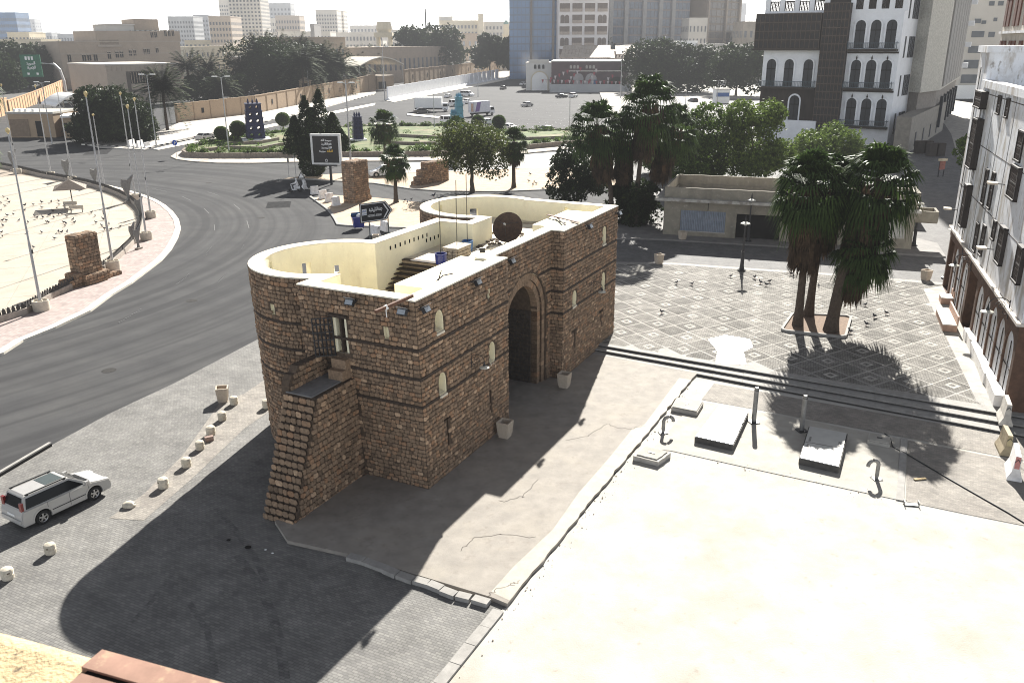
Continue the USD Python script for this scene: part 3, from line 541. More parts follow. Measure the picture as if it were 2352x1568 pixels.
FL = [(812, 690, 'u', -.5, 'black floodlight on the left wall of the stone gate above the iron door'), (932, 712, 'u', -.5, 'black floodlight on the left wall of the stone gate beside its near corner'),
      (966, 708, 'v', -.02, 'floodlight on the gate front beside its near corner above the largest arched window'), (1086, 646, 'v', -.02, 'floodlight in the middle of the front of the near gate tower'),
      (1166, 598, 'v', .73, 'floodlight high on the gate wall left of the big arch'), (1276, 549, 'v', .73, 'dark floodlight in the recess corner between arch wall and far gate tower'),
      (1346, 519, 'v', -.02, 'floodlight on the front of the far gate tower below its parapet'), (1414, 489, 'v', -.02, 'floodlight at the far end corner of the gate front')]
f0 = None
for px, py, k, off, lab in FL:
    p = onface(px, py, k, off); rz = GATE_RZ if k == 'v' else GATE_RZ-90
    f0 = f0 and dup(f0, p, rz, lab) or f0 or make_flood(lab, p, rz)
    if f0 and not isinstance(f0, str): f0 = '/World/floodlight'
    f0 = '/World/floodlight'
def scroll(cx, cz, r, turns=1.6, a0=0.0, n=22): return [(cx+r*(1-k/n*.8)*math.cos(a0+turns*2*math.pi*k/n), 0, cz+r*(1-k/n*.8)*math.sin(a0+turns*2*math.pi*k/n)) for k in range(n+1)]
def wall_lamp(label, p, rz, s=1.0, grp='curled iron lamps on the walls'):
    """Bracket lamp: wall plane y = 0, arm out along -y."""
    t = thing('wall_lamp', label, 'wall lamp', p, rz, grp, scale=s)
    q = lambda pts: [(0, -x, z) for x, _, z in pts]
    b = MB(); b.bar((0, -.02, -.5), (0, -.02, .55), .05); arc = [(.0+.5*(1-math.cos(a)), 0, .25+.38*math.sin(a)) for a in np.linspace(0, math.pi, 12)]; b.tube(q(arc), .022, 6); b.tube(q(scroll(.42, .22, .26)), .016, 5); b.tube(q(scroll(.2, -.12, .18, 1.4, 1)), .014, 5); b.build('bracket', M_iron, t)
    MB().tube([(0, -1.0, .25), (0, -1.0, .05)], [.02, .06], 8).lathe([(.05, .06), (.09, .0), (.11, -.12), (.04, -.14)], 12, (0, -1.0, 0)).build('lamp_holder', M_iron, t)
    MB().lathe([(.06, -.06), (.3, -.16), (.34, -.2), (.33, -.205), (.07, -.10)], 20, (0, -1.0, 0)).build('lamp_shade', mat('lamp_enamel', (.62, .60, .52), .45, .1, 5), t); return t
wl = wall_lamp('curled iron wall lamp beside the near arched window pair left of the gate arch', onface(1082, 832, 'v', -.02), GATE_RZ, .68)
dup(wl, onface(1357, 662, 'v', -.02), GATE_RZ, 'curled iron wall lamp on the far gate tower right of the arch', scale=.72)
# roof of the gate
DZ = 7.4
def gp(u, v, z): q = uvw(u, v); return (q[0], q[1], z)
def barrel(px, py, top, col, label):
    p = at(px, py, DZ); h = tall(px, py, top, DZ); t = thing('barrel_planter', label, 'barrel', p, 0, 'barrels holding poles on the gate roof')
    m = mat(col, (.012, .022, .17) if col == 'blue_plastic' else (.06, .16, .36), .35, .1, 4, spec=.6)
    MB().lathe([(.0, .01), (.27, .01), (.30, .2), (.31, .5), (.33, .53), (.33, .57), (.29, .57), (.29, .44), (0, .44)], 22).build('barrel', m, t); MB().lathe([(.285, .43), (.0, .45)], 18).build('filling', M_conc, t)
    MB().tube([(0, 0, .3), (0.0, 0, h)], .022, 6).build('pole', M_iron, t)
barrel(1013, 606, 452, 'blue_plastic', 'dark blue barrel with a thin tall pole by the roof stair of the gate')
barrel(1074, 575, 400, 'pale_blue_plastic', 'paler blue barrel behind the stone block on the gate roof')
p = at(1050, 584, DZ+.1); t = thing('stone_block', 'squat rubble block with white top holding a pole on the gate roof', 'stone block', (p[0], p[1], DZ), GATE_RZ)
for k in range(3):
    for i in range(3):
        mb = MB(); stone(mb, lambda s, z, o: np.column_stack([np.asarray(s), -.45-np.asarray(o), z]), -.7+i*.46+npr.normal(0, .02), -.25+i*.46, .01+.19*k, .19*(k+1), .06); stone(mb, lambda s, z, o: np.column_stack([-.7-np.asarray(o), .45-np.asarray(s), z]), i*.3, i*.3+.28, .01+.19*k, .19*(k+1), .06); mb.build('stone', mat('pale_rubble', (.36, .31, .24), .95, .35, 7, bump=.5), t)
MB().box(-.7, .7, -.45, .45, 0, .55).build('core', M_mortar, t); MB().box(-.74, .72, -.5, .47, .55, .60).build('screed_top', M_deck, t)
MB().tube([(0, 0, .6), (.05, 0, tall(1050, 575, 405, DZ))], .022, 6).build('pole', M_iron, t)
# dish
p = at(1166, 556, DZ); t = thing('satellite_dish', 'big dark round satellite dish standing on the gate roof', 'satellite dish', p, 0)
nr = np.array([-.25, -.86, .44]); nr /= np.linalg.norm(nr); xx = np.cross([0, 0, 1], nr); xx /= np.linalg.norm(xx); yy = np.cross(nr, xx); M4 = np.eye(4); M4[:3, 0], M4[:3, 1], M4[:3, 2] = xx, yy, nr; M4[:3, 3] = (0, 0, .88)
b = MB(); b.lathe([(0, -.22), (.3, -.19), (.6, -.1), (.88, .0), (.9, .01), (.88, .02), (.6, -.08), (.3, -.17), (0, -.2)], 30); d = MB(); d.join(b, M4); d.build('dish', mat('rusty_brown_dish', (.055, .034, .024), .7, .35, 6), t, smooth=30)
b = MB()
for a in (.5, 2.6, 4.7): b.bar((.7*math.cos(a), .7*math.sin(a), -.05), (0.05*math.cos(a), .05*math.sin(a), .62), .02)
d = MB(); d.join(b, M4); d.build('feed_arm', M_iron, t); b = MB(); b.tube([(0, 0, .55), (0, 0, .75)], .06, 10); d = MB(); d.join(b, M4); d.build('receiver', M_alu, t)
MB().tube([(0, .3, 0), (0, .22, .85)], .04).bar((-.6, .1, 0), (0, .28, .6), .03).bar((.6, .1, 0), (0, .28, .6), .03).build('stand', M_iron, t)
a_, b_ = at(1108, 574, 7.85), at(1185, 561, 8.1); t = thing('roof_pipe', 'pale pole with black bracket leaning out over the gate roof', 'pole', a_); MB().tube([(0, 0, 0), tuple(b_-a_)], .045, 8).build('pole', M_conc, t); MB().box(-.14, .14, -.1, .1, -.14, .12).bar((-.1, 0, 0), (-.32, -.02, .05), .05).build('bracket', M_iron, t)
a_, b_ = at(862, 716, 8.83), at(948, 679, 8.95); t = thing('wooden_beam', 'dark wooden beam with rag tied on jutting over the gate corner', 'beam', a_); MB().bar((0, 0, 0), tuple(b_-a_), .1, .12).build('beam', M_wood, t); q = (b_-a_)*.27; MB().bar(tuple(q+[-.02, 0, .07]), tuple(q+[.05, .02, -.07]), .14, .13).bar(tuple(q+[0, 0, -.05]), tuple(q+[.02, -.02, -.4]), .03, .02).build('rag', M_whitepaint, t)
a_ = at(1190+(0), 500, 8.8); t = thing('loose_plank', 'weathered plank and stick lying on the far stair head of the gate', 'planks', at(1258, 494, 8.80)); MB().bar((0, 0, .02), tuple(at(1330, 511, 8.85)-at(1258, 494, 8.80)), .16, .05).build('plank', M_wood, t); MB().bar(tuple(at(1277, 497, 8.78)-at(1258, 494, 8.80)), tuple(at(1298, 517, 8.78)-at(1258, 494, 8.80)), .1, .04).build('stick', M_timber, t)
a_ = at(1003, 646, 8.74); t = thing('dry_twig', 'dry bent twig lying on the white top of the gate', 'twig', a_); b_ = at(1040, 628, 8.76)-a_; MB().tube([(0, 0, .03), tuple(b_*.4+[0, 0, .12]), tuple(b_)], .03, 5).tube([tuple(b_*.1), tuple(b_*.15+[.1, .1, .4])], .025, 5).build('branch', M_timber, t)
g = MB()
for k in range(60):
    p = gp(13.5+npr.random()*5, 3.2+npr.random()*4, DZ); g.box(-.08-.1*npr.random(), .1, -.06, .07, 0, .05+.06*npr.random(), npr.random()*3, p[:2]); g.v[-1][:, 2] += DZ
g.build('roof_debris', mat('dark_rubble', (.12, .095, .075), .95, .4, 5), label='dark rubble and dry litter on the gate roof', cat='rubble', kind='stuff')
# ------------------------------------------------------------------ planters, bollard stones, posts
def make_planter(p, rz, label):
    t = thing('planter', label, 'planter', p, rz, 'square washed concrete planters', scale=.88); m = MB()
    w0, w1, h = .30, .37, .94
    def ringq(w, z): return [(-w, -w, z), (w, -w, z), (w, w, z), (-w, w, z)]
    L = [ringq(.27, 0), ringq(.27, .13), ringq(w0, .14), ringq(w1, h), ringq(w1-.07, h), ringq(w1-.08, h-.3)]; V = [q for r in L for q in r]
    F = [[k*4+i, k*4+(i+1) % 4, k*4+4+(i+1) % 4, k*4+4+i] for k in range(len(L)-1) for i in range(4)]+[[20, 21, 22, 23], [3, 2, 1, 0]]
    m.add(V, F).build('planter_box', M_planter, t); MB().box(-.29, .29, -.29, .29, h-.34, h-.29).build('soil', mat('dry_soil', (.10, .07, .045), .95, .3, 8), t)
    b = MB()
    for i in (-1, 0, 1):
        for s in (-1, 1): b.bar((i*.2*1.0, s*(w0+.008), .2), (i*.22, s*(w1+.006), h-.05), .016, .01); b.bar((s*(w0+.008), i*.2, .2), (s*(w1+.006), i*.22, h-.05), .01, .016, up=(1, 0, 0))
    b.build('rib', M_planter, t); return t
PL = [((513, 921), 0.0, 14, 'square concrete planter at the end of the row of stone bollards by the road'), ((1160, 1002), .16, 64, 'square concrete planter standing against the gate front left of the arch'), ((1296, 888), .16, 64, 'square concrete planter at the foot of the gate right of the arch'),
      ((1513, 605), .44, 20, 'square concrete planter alone at the far left edge of the diamond paving'), ((1567, 551), .5, 20, 'square concrete planter in the shade before the blue shutter of the low building'), ((2126, 643), .44, 25, 'square concrete planter near the white building corner at the end of the diamond paving'), ((864, 558), .0, 5, 'square concrete planter behind the arrow sign posts')]
pr = None
for (px, py), z, rz, lab in PL:
    pr = make_planter(at(px, py, z), rz, lab) if pr is None else (dup('/World/planter', at(px, py, z), rz, lab, scale=.88), pr)[1]
BO = [(538, 928), (511, 964), (485, 998), (460, 1031), (429, 1071), (376, 1119), (117, 1270), (19, 1328), (613, 936)]
BL = ['stone bollard touching the square planter by the road', 'second stone bollard from the planter by the road', 'third stone bollard from the planter by the road', 'fourth stone bollard from the planter beside a loose brick', 'fifth stone bollard from the planter by the road', 'sixth stone bollard from the planter nearest the broken stump', 'stone bollard in the sun just behind the silver car', 'stone bollard at the picture edge farthest behind the silver car', 'stone bollard half hidden by the round gate tower']
for k, ((px, py), lab) in enumerate(zip(BO, BL)):
    if k == 0:
        t = thing('stone_bollard', lab, 'bollard', at(px, py, .01), 0, 'low round stone bollards along the pavement'); mm = mat('pale_limestone', (.52, .47, .38), .85, .2, 9, bump=.4, bscale=40, rand=.12)
        MB().lathe([(.19, 0), (.215, .04), (.225, .2), (.205, .225), (.225, .25), (.225, .36), (.19, .43), (.1, .465), (0, .475)], 18).build('body', mm, t, smooth=40); MB().box(.17, .228, -.05, .04, .29, .34, .6).build('chip', M_mortar, t)
    else: dup('/World/stone_bollard', at(px, py, .01), 40*k, lab, scale=.95+.04*(k % 3))
def rock(name, label, cat, p, s, seed, m, flat=.6):
    ic = trimesh.creation.icosphere(2, 1.0); v = ic.vertices*(1+.5*(meshkit.fbm(ic.vertices*1.7+seed, 3)-.5))[:, None]*np.array([s, s*.75, s*flat]); v[:, 2] = np.maximum(v[:, 2]+s*flat*.5, 0)
    return MB().add(v+np.asarray(p), ic.faces).build(name, m, label=label, cat=cat)
rock('broken_stump', 'broken stump of a stone bollard lying by the silver car', 'broken bollard', at(297, 1163), .28, 3, mat('pale_limestone', (.5, .45, .36), .85))
t = thing('loose_brick', 'loose reddish brick standing between two stone bollards', 'brick', at(481, 1012), 30); MB().box(-.2, .2, -.1, .1, 0, .24).build('brick', mat('dull_brick', (.28, .2, .17), .9, .2, 6), t)
for k, (px, py, s) in enumerate([(570, 1257, .13), (610, 1262, .05), (626, 1270, .05), (525, 1240, .08), (690, 1225, .06)]): rock('pavement_debris', ['dark crumpled litter lump on the shaded setts near the stair foot', 'small pale stone left of another in the gate shadow', 'small pale stone beside the dark stain in the gate shadow', 'flat dark scrap in the gate shadow left of the lump', 'small stone at the foot of the gate stair'][k], 'debris', at(px, py, .01), s, k*3.3, M_void if k in (0, 3) else M_whitepaint, .4)
# ------------------------------------------------------------------ forecourt fittings
M_dkm = mat('shade_dark_upstand', (.07, .066, .06), .8, .3, 4); M_hatch = mat('pale_metal_lid', (.50, .50, .48), .33, .08, 2, metal=.35, spec=.6, bump=.06)  # upstand colour darkened to carry the shade on the hatch sides
def hatch(label, q, z, h, lid, seams=1, rough=0, m=M_conc):
    P_ = [np.array(at2(*c, z+h)) for c in q]; c = sum(P_)/4; t = thing('hatch_cover', label, 'hatch', (c[0], c[1], z), 0, 'raised service hatches on the forecourt'); pl = Polygon([tuple(a_-c) for a_ in P_])
    pl = pl.buffer(-.03).buffer(.08) if not rough else Polygon([tuple(np.array(pl.exterior.interpolate(s, True).coords[0])*(1+npr.normal(0, .015))) for s in np.linspace(0, 1, 40)[:-1]])
    MB().prism(pl, 0, h-.05).build('upstand', m, t); ld = pl.buffer(-.05 if not rough else -.14, join_style=2); MB().prism(ld, h-.05, h).build('lid', lid, t)
    e = np.array(pl.minimum_rotated_rectangle.exterior.coords)[:4]
    if seams:
        a_, b_ = (e[0]+e[1])/2*.9, (e[2]+e[3])/2*.9; g = MB(); g.bar((*a_, h+.002), (*b_, h+.002), .025, .012); g.build('seam', M_timber, t)
        for s in (.8, -.8): g = MB(); o = (a_+b_)/2+(b_-a_)/2*s; w = (e[1]-e[0])*.13; g.bar((*(o-w*1.3), h+.004), (*(o-w*.3), h+.004), .1, .02); g.bar((*(o+w*.3), h+.004), (*(o+w*1.3), h+.004), .1, .02); g.build('hinge', M_steel, t)
    else:
        w = (e[1]-e[0])*.12; MB().bar((*(-w), h+.01), (*w, h+.01), .09, .03).build('handle', M_iron, t)
hatch('small square hatch with rounded corners next to the apron edge', [(1556, 912), (1614, 921), (1600, 944), (1544, 933)], .045, .24, M_slab, 0)
hatch('large bright metal hatch lid in the sun between pipe and post', [(1652, 930), (1717, 946), (1683, 1020), (1598, 1001)], .045, .32, M_hatch, m=M_dkm)
hatch('crumbling concrete hatch at the broken edge of the apron', [(1478, 1020), (1543, 1036), (1512, 1058), (1453, 1044)], .03, .28, M_slab, 0, 1)
hatch('large metal hatch lid dappled by palm shadow', [(1860, 978), (1945, 994), (1926, 1070), (1838, 1050)], .045, .34, M_hatch, m=M_dkm)
hatch('small box hatch from which the black cable runs', [(1999, 993), (2046, 1002), (2043, 1018), (1995, 1009)], .045, .2, M_slab, 0)
def goose(label, px, py, top, rz):
    h = tall(px, py, top, .05); t = thing('vent_pipe', label, 'vent pipe', at(px, py, .045), rz, 'bent vent pipes on the forecourt'); r = .25
    pts = [(0, 0, .02), (0, 0, h-r-.08)]+[(r-r*math.cos(a), 0, h-r-.08+r*math.sin(a)) for a in np.linspace(.25, math.pi*1.02, 10)]
    MB().tube(pts, .085, 12).build('pipe', M_steel, t, smooth=40); MB().box(-.2, .2, -.2, .2, 0, .03).build('flange', M_steel, t)
    b = MB(); [b.lathe([(.025, 0), (.025, .06), (0, .07)], 6, (x, y, 0)) for x in (-.16, .16) for y in (-.16, .16)]; b.build('bolt', M_iron, t)
goose('bent vent pipe curving right near the crumbling hatch', 1523, 993, 954, 10); goose('bent vent pipe curving left near the small box hatch', 2013, 1099, 1052, 190)
pt_ = None
for px, py, top, lab in ((1731, 969, 889, 'tall steel post left of the other beside the bright hatch lid'), (1841, 989, 907, 'tall steel post standing in the palm shadow')):
    h = tall(px, py, top, .05)
    if pt_ is None:
        pt_ = thing('steel_post', lab, 'post', at(px, py, .045), 12, 'tall steel posts on the forecourt'); MB().tube([(0, 0, 0), (0, 0, h-.06), (0, 0, h)], [.115, .115, .09], 16).build('post', M_steel, pt_, smooth=40); MB().box(-.24, .24, -.24, .24, 0, .05).build('base_plate', M_iron, pt_); MB().tube([(0, 0, h-.16), (0, 0, h-.13)], .125, 16).build('collar', M_iron, pt_)
    else: dup(pt_, at(px, py, .045), 12, lab)
cb = [at(*q, .06) for q in ((2030, 1004), (2043, 1010), (2051, 1026), (2081, 1041), (2140, 1076), (2214, 1119), (2270, 1151), (2314, 1176), (2380, 1217))]; cb[0][2] = .27; cb[1][2] = .22
t = thing('cable', 'black cable running from the small box hatch across the pavers', 'cable', cb[0]); MB().tube([tuple(q-cb[0]) for q in cb], .03, 6).build('cable', M_blackplastic, t)
t = thing('metal_bracket', 'small dark metal bracket lying at the paver edge', 'bracket', at(2093, 1158, .05), -10); MB().box(-.28, .28, -.12, .12, 0, .02).box(-.3, -.27, -.12, .12, 0, .16).box(.27, .3, -.12, .12, 0, .16).build('bracket', M_steel, t)
t = thing('wood_scrap', 'short yellow wood scrap on the sunny pavers', 'wood scrap', at(2113, 1100, .05), 10); MB().box(-.28, .28, -.06, .06, 0, .04).build('board', mat('yellow_wood', (.5, .38, .2), .8), t)
# ------------------------------------------------------------------ jersey barriers
JP = Polygon([(-.3, 0), (.3, 0), (.3, .08), (.16, .3), (.1, .8), (-.1, .8), (-.16, .3), (-.3, .08)])
def jersey(label, p, rz, L, m, h=1.0, grp='concrete road barriers', end=None):
    t = thing('road_barrier', label, 'barrier', p, rz, grp); pl = affinity.scale(JP, 1, h/.8, origin=(0, 0)); b = MB(); b.upright(pl, (0, -L/2), (1, -L/2), -L, 0); b.build('barrier', m, t)
    MB().tube([(-.1, -L/2-.005, h*.75), (.0, -L/2-.06, h*.9), (.1, -L/2-.005, h*.75)], .018, 5).build('lifting_loop', M_iron, t)
    if end: MB().box(-.1, .1, -L/2-.006, -L/2+.001, h*.5, h*.99).build('painted_end', end, t)
M_jer = mat('barrier_concrete', (.5, .47, .42), .85, .25, 3, bump=.3, bscale=20); M_jery = mat('yellow_barrier', (.30, .25, .165), .7, .25, 4); M_jerw = mat('painted_barrier', (.72, .70, .68), .7, .2, 3)
jersey('grey concrete barrier at the right end of the steps below the white ledge', at(2306, 966, .3), -22, 1.4, M_jer, 1.15); jersey('yellow and brown concrete barrier beside the foot of the steps', at(2306, 1034, .05), -18, 1.3, M_jery, 1.05, end=mat('yellow_paint', (.40, .34, .2), .7)); jersey('white concrete barrier nearest to the right picture edge', at(2326, 1088, .05), -25, 1.5, M_jerw, 1.2, end=mat('faded_red_paint', (.5, .22, .2), .7))
# ------------------------------------------------------------------ the white building on the right
fa, fb = B_A, B_B; ft = (fb-fa)/np.linalg.norm(fb-fa); fn = np.array([ft[1], -ft[0]]); fn = -fn if fn @ (-fa) < 0 else fn     # outward normal, towards the square
WB = thing('white_building', 'tall weathered white house with dark shutters and brown ground floor arcade', 'building', (fa[0], fa[1], Z_PLAZA), math.degrees(math.atan2(ft[1], ft[0])))
sgn = 1 if np.allclose(np.array([ft[1], -ft[0]]), fn) else -1            # local frame: x along the facade, outwards = -y (sgn 1) or +y
def wsz(px, py, d=0.0):
    p = atv(px, py, fa+fn*d, fn); return float((p[:2]-fa) @ ft), float(p[2]-Z_PLAZA)
WL = 25.5; o_ = -1.0*sgn
def wbx(mb, s0, s1, d0, d1, z0, z1): y0, y1 = sorted((d0*o_, d1*o_)); return mb.box(s0, s1, y0, y1, z0, z1)
M_wwall = mat('limewashed_wall', (.74, .75, .77), .75, .07, 1.5, bump=.15, bscale=10, extra=chain(stains(1.1, .50, .62, .8, (.40, .35, .29), 2, (1, 1, .3)), stains(.45, .54, .68, .7, (.46, .43, .39), 7), stains(3.2, .6, .68, .8, (.2, .17, .14), 5, (1, 1, .4))))
M_shut = mat('dark_shutter', (.035, .028, .026), .7, .4, 5, stretch=((1, 1, .15), 0)); M_brown = mat('brown_render', (.105, .058, .037), .85, .25, 3, bump=.3)
H1 = 4.55; HT = 17.2
b = MB(); wbx(b, 0, WL, -9, 0, H1, HT-2.2); wbx(b, 0, 3.6, -9, .0, HT-2.2, HT); b.build('wall', M_wwall, WB)
b = MB(); wbx(b, -.03, WL, -9, -.9, -.1, H1); b.build('ground_floor_wall', M_wwall, WB)
b = MB(); wbx(b, -.06, WL+.1, -.9, .06, H1-.55, H1); b.build('brown_band', M_brown, WB); b = MB(); wbx(b, -.1, WL+.1, -.2, .22, H1, H1+.16); b.build('ledge', mat('chipped_ledge', (.55, .50, .44), .9, .2, 3, bump=.4), WB)
b = MB(); wbx(b, -.15, 3.8, -9.1, .2, HT, HT+.45); b.build('cornice', M_wwall, WB); b = MB(); wbx(b, 3.6, WL, -.5, .18, HT-2.2, HT-1.75); b.build('cornice', M_wwall, WB)
# arcade of the ground floor: brown piers, white arched infills, a timber door
arc = [(.35, 2.6, 'door'), (3.1, 5.0, 'a'), (5.25, 7.1, 'a'), (7.35, 9.5, 'a'), (10.2, 13.2, 'p'), (13.7, 15.9, 'a'), (16.1, 18.2, 'a'), (18.45, 20.4, 'a'), (20.7, 22.7, 'a'), (22.95, 25.0, 'a')]
op = unary_union([arch(e-s, 3.85, .0, (s+e)/2, 8) if k == 'a' else sbox(s, 0, e, 3.8) for s, e, k in arc])
pier = sbox(-.03, -.1, WL, H1-.55).difference(op)
def wup(mb, poly, d0, d1):
    for g in getattr(poly, 'geoms', [poly]):
        if g.geom_type != 'Polygon' or g.area < 1e-4: continue
        m = trimesh.creation.extrude_polygon(g, d1-d0, engine='earcut'); v = np.asarray(m.vertices); mb.add(np.column_stack([v[:, 0], (v[:, 2]+d0)*o_, v[:, 1]]), m.faces)
    return mb
wup(MB(), pier, -.9, .02).build('brown_piers', M_brown, WB)
for s, e, k in arc:
    if k == 'door':
        for i in range(4): b = MB(); w = (e-s)/4; wbx(b, s+i*w+.01, s+(i+1)*w-.01, -.5, -.42, .05, 3.75); b.build('door_board', M_shut, WB)
    elif k == 'a':
        wup(MB(), arch(e-s, 3.83, .01, (s+e)/2, 8), -.16, -.08).build('arched_infill', M_wwall, WB); b = MB(); wbx(b, s, e, -.08, -.05, 1.9, 1.96); wbx(b, (s+e)/2-.03, (s+e)/2+.03, -.08, -.04, .1, 3.3); b.build('batten', M_shut, WB)
    else: b = MB(); wbx(b, s, e, -.85, -.8, 0, 3.8); b.build('shop_front', M_conc, WB)
# windows: frame, lattice and slats
def wwin(s0, s1, z0, z1, bay=0.0, slats=True):
    f = path(WB, 'window'); fx = UsdGeom.Xform.Define(stage, f); frames[f] = (np.zeros(3), 0.0)
    b = MB(); wbx(b, s0, s1, -.1, bay+.03, z0, z1); b.build('shutter_box', M_void if not bay else M_shut, f); b = MB(); w = .07
    wbx(b, s0-w, s0+.02, -.05, bay+.09, z0-w, z1+w); wbx(b, s1-.02, s1+w, -.05, bay+.09, z0-w, z1+w); wbx(b, s0-w, s1+w, -.05, bay+.11, z1-.02, z1+w); wbx(b, s0-w, s1+w, -.05, bay+.13, z0-w, z0+.03)
    m = (s0+s1)/2; wbx(b, s0, s1, 0, bay+.07, (z0+z1)/2-.04, (z0+z1)/2+.04); b.build('frame', M_shut, f)
    b = MB(); n = max(3, int((s1-s0)/.16))
    for i in range(1, n): x = s0+(s1-s0)*i/n; wbx(b, x-.018, x+.018, bay+.03, bay+.065, z0, z1)
    for i in range(1, int((z1-z0)/.32)): z = z0+.32*i; wbx(b, s0, s1, bay+.03, bay+.06, z-.02, z+.02)
    b.build('lattice', mat('worn_shutter', (.075, .058, .05), .8, .4, 4), f)
WW = [((2250, 138), (2284, 250), .35), ((2231, 270), (2262, 392), .35), ((2212, 418), (2237, 528), .3), ((2294, 186), (2304, 264), 0), ((2312, 196), (2324, 272), 0), ((2257, 385), (2270, 474), 0), ((2272, 392), (2285, 484), 0), ((2237, 508), (2249, 583), 0), ((2252, 512), (2264, 592), 0), ((2279, 505), (2290, 553), 0), ((2290, 516), (2318, 612), .12), ((2318, 380), (2350, 460), .12), ((2331, 300), (2356, 372), 0), ((2331, 560), (2360, 655), .12)]
for (x0, y0), (x1, y1), bay in WW:
    ln_ = .165*(y1-y0)/2; xa, xb = (x0+ln_, x1-ln_) if x1-x0 > 2*ln_+6 else ((x0+x1)/2-3, (x0+x1)/2+3); s0, za = wsz(xa, (y0+y1)/2); s1, _ = wsz(xb, (y0+y1)/2); xm = (x0+x1)/2; _, z1 = wsz(xm, y0); _, z0 = wsz(xm, y1); wwin(max(.15, min(s0, s1)), max(s0, s1), max(z0, H1+.3), min(z1, HT-.3 if max(s0, s1) < 3.6 else HT-2.5), bay)
b = MB()
for z in (7.9, 11.3, 14.6): wbx(b, 0, WL, 0, .012, z, z+.05)
for s in (3.6, 5.4, 8.3, 11.5, 15.0): wbx(b, s, s+.05, 0, .013, H1+.2, HT-2.2)
b.build('timber_tie', M_timber, WB)
b = MB(); pts = [(4.2, .05*o_, HT-2.5), (4.3, .06*o_, 12), (4.9, .06*o_, 9), (5.1, .06*o_, 5), (7.5, .1*o_, 3.6)]; b.tube(pts, .02, 4); b.tube([(5.3, .05*o_, HT-2.5), (5.4, .06*o_, 10), (5.2, .07*o_, H1)], .02, 4); b.tube([(1.4, .05*o_, HT-1), (1.5, .05*o_, H1)], .03, 5); b.build('cable', M_blackplastic, WB)
for k, (px, py) in enumerate(((2198, 482), (2308, 424), (2282, 573))):
    s, z = wsz(px, py); rz = math.degrees(math.atan2(fn[1], fn[0]))+90
    t = thing('wall_floodlight', ['flat floodlight on the far edge of the white building', 'flat floodlight high on the white building', 'flat floodlight above the arcade of the white building'][k], 'floodlight', (*(fa+ft*s), z+Z_PLAZA), rz, 'flat floodlights on the white building'); MB().box(-.3, .3, -.9, -.4, .0, .12).build('housing', mat('beige_housing', (.6, .52, .42), .6), t); MB().bar((0, 0, .0), (0, -.6, .05), .05).build('arm', M_iron, t)
rzw = math.degrees(math.atan2(fn[1], fn[0]))+90
for (px, py), lab in (((2232, 606), 'curled iron wall lamp on the arcade of the white building nearer the planter'), ((2318, 712), 'curled iron wall lamp on the white building nearest the right picture edge')):
    p = atv(px, py, fa+fn*.05, fn); dup('/World/wall_lamp', p, rzw, lab, scale=1.0)
def fpt(s, d, z=0.0): q = fa+ft*s+fn*d; return (q[0], q[1], Z_PLAZA+z)
# bench, white ledge, low blocks along the facade
ang = math.degrees(math.atan2(ft[1], ft[0]))
s_, _ = wsz(2170, 730); p = at(2172, 742, .44); t = thing('stone_bench', 'long reddish stone bench with back beside the white building', 'bench', p, ang)
mb_ = mat('reddish_stone', (.42, .27, .2), .7, .2, 3); MB().box(-1.9, 1.9, -.42, .42, 0, .42).build('base', mb_, t); MB().box(-1.95, 1.95, -.46, .46, .42, .5).build('seat', mat('pale_seat_slab', (.62, .55, .48), .6, .1, 2), t); yb = -sgn*-.36; MB().box(-1.9, 1.9, min(yb, yb+.1*sgn), max(yb, yb+.1*sgn), .5, 1.05).build('backrest', mb_, t)
t = thing('short_bench', 'short stone seat with back behind the long bench', 'bench', at(2172, 694, .44), ang); MB().box(-.6, .6, -.4, .4, 0, .42).build('base', mb_, t); MB().box(-.62, .62, -.42, .42, .42, .5).build('seat', mat('pale_seat_slab', (.62, .55, .48)), t); MB().box(-.6, .6, min(yb, yb+.1*sgn), max(yb, yb+.1*sgn), .5, .95).build('backrest', mb_, t)
l0, l1 = np.array(at2(2212, 772, .44)), np.array(at2(2280, 932, .44)); ld = (l1-l0)/np.linalg.norm(l1-l0); W_ = thing('white_ledge', 'low thick white ledge along the foot of the white building', 'low wall', (l0[0], l0[1], .44), math.degrees(math.atan2(ld[1], ld[0]))); LL = np.linalg.norm(l1-l0); sy = sgn
M_led = mat('white_ledge_plaster', (.78, .76, .73), .75, .08, 2, bump=.35, bscale=12, extra=stains(2.2, .58, .68, .8, (.4, .3, .22), 5))
b = MB(); xs = np.linspace(0, LL, 12)
for i in range(11): e = npr.normal(0, .025, 2); y0, y1 = sorted(((e[0])*sy, (-1.7)*-sy if False else (1.65)*sy)); b.box(xs[i], xs[i+1]-.002, y0, y1, 0, .62+npr.normal(0, .012))
b.build('ledge', M_led, W_)
for k, (x, y, w, h) in enumerate(((1.2, .8, .8, .75), (2.2, 1.0, .5, .95), (4.6, 1.25, .4, 1.1))): MB().box(x-w/2, x+w/2, min(y*sy-.2, y*sy+.2), max(y*sy-.2, y*sy+.2), .6, h).build('block', M_led, W_)
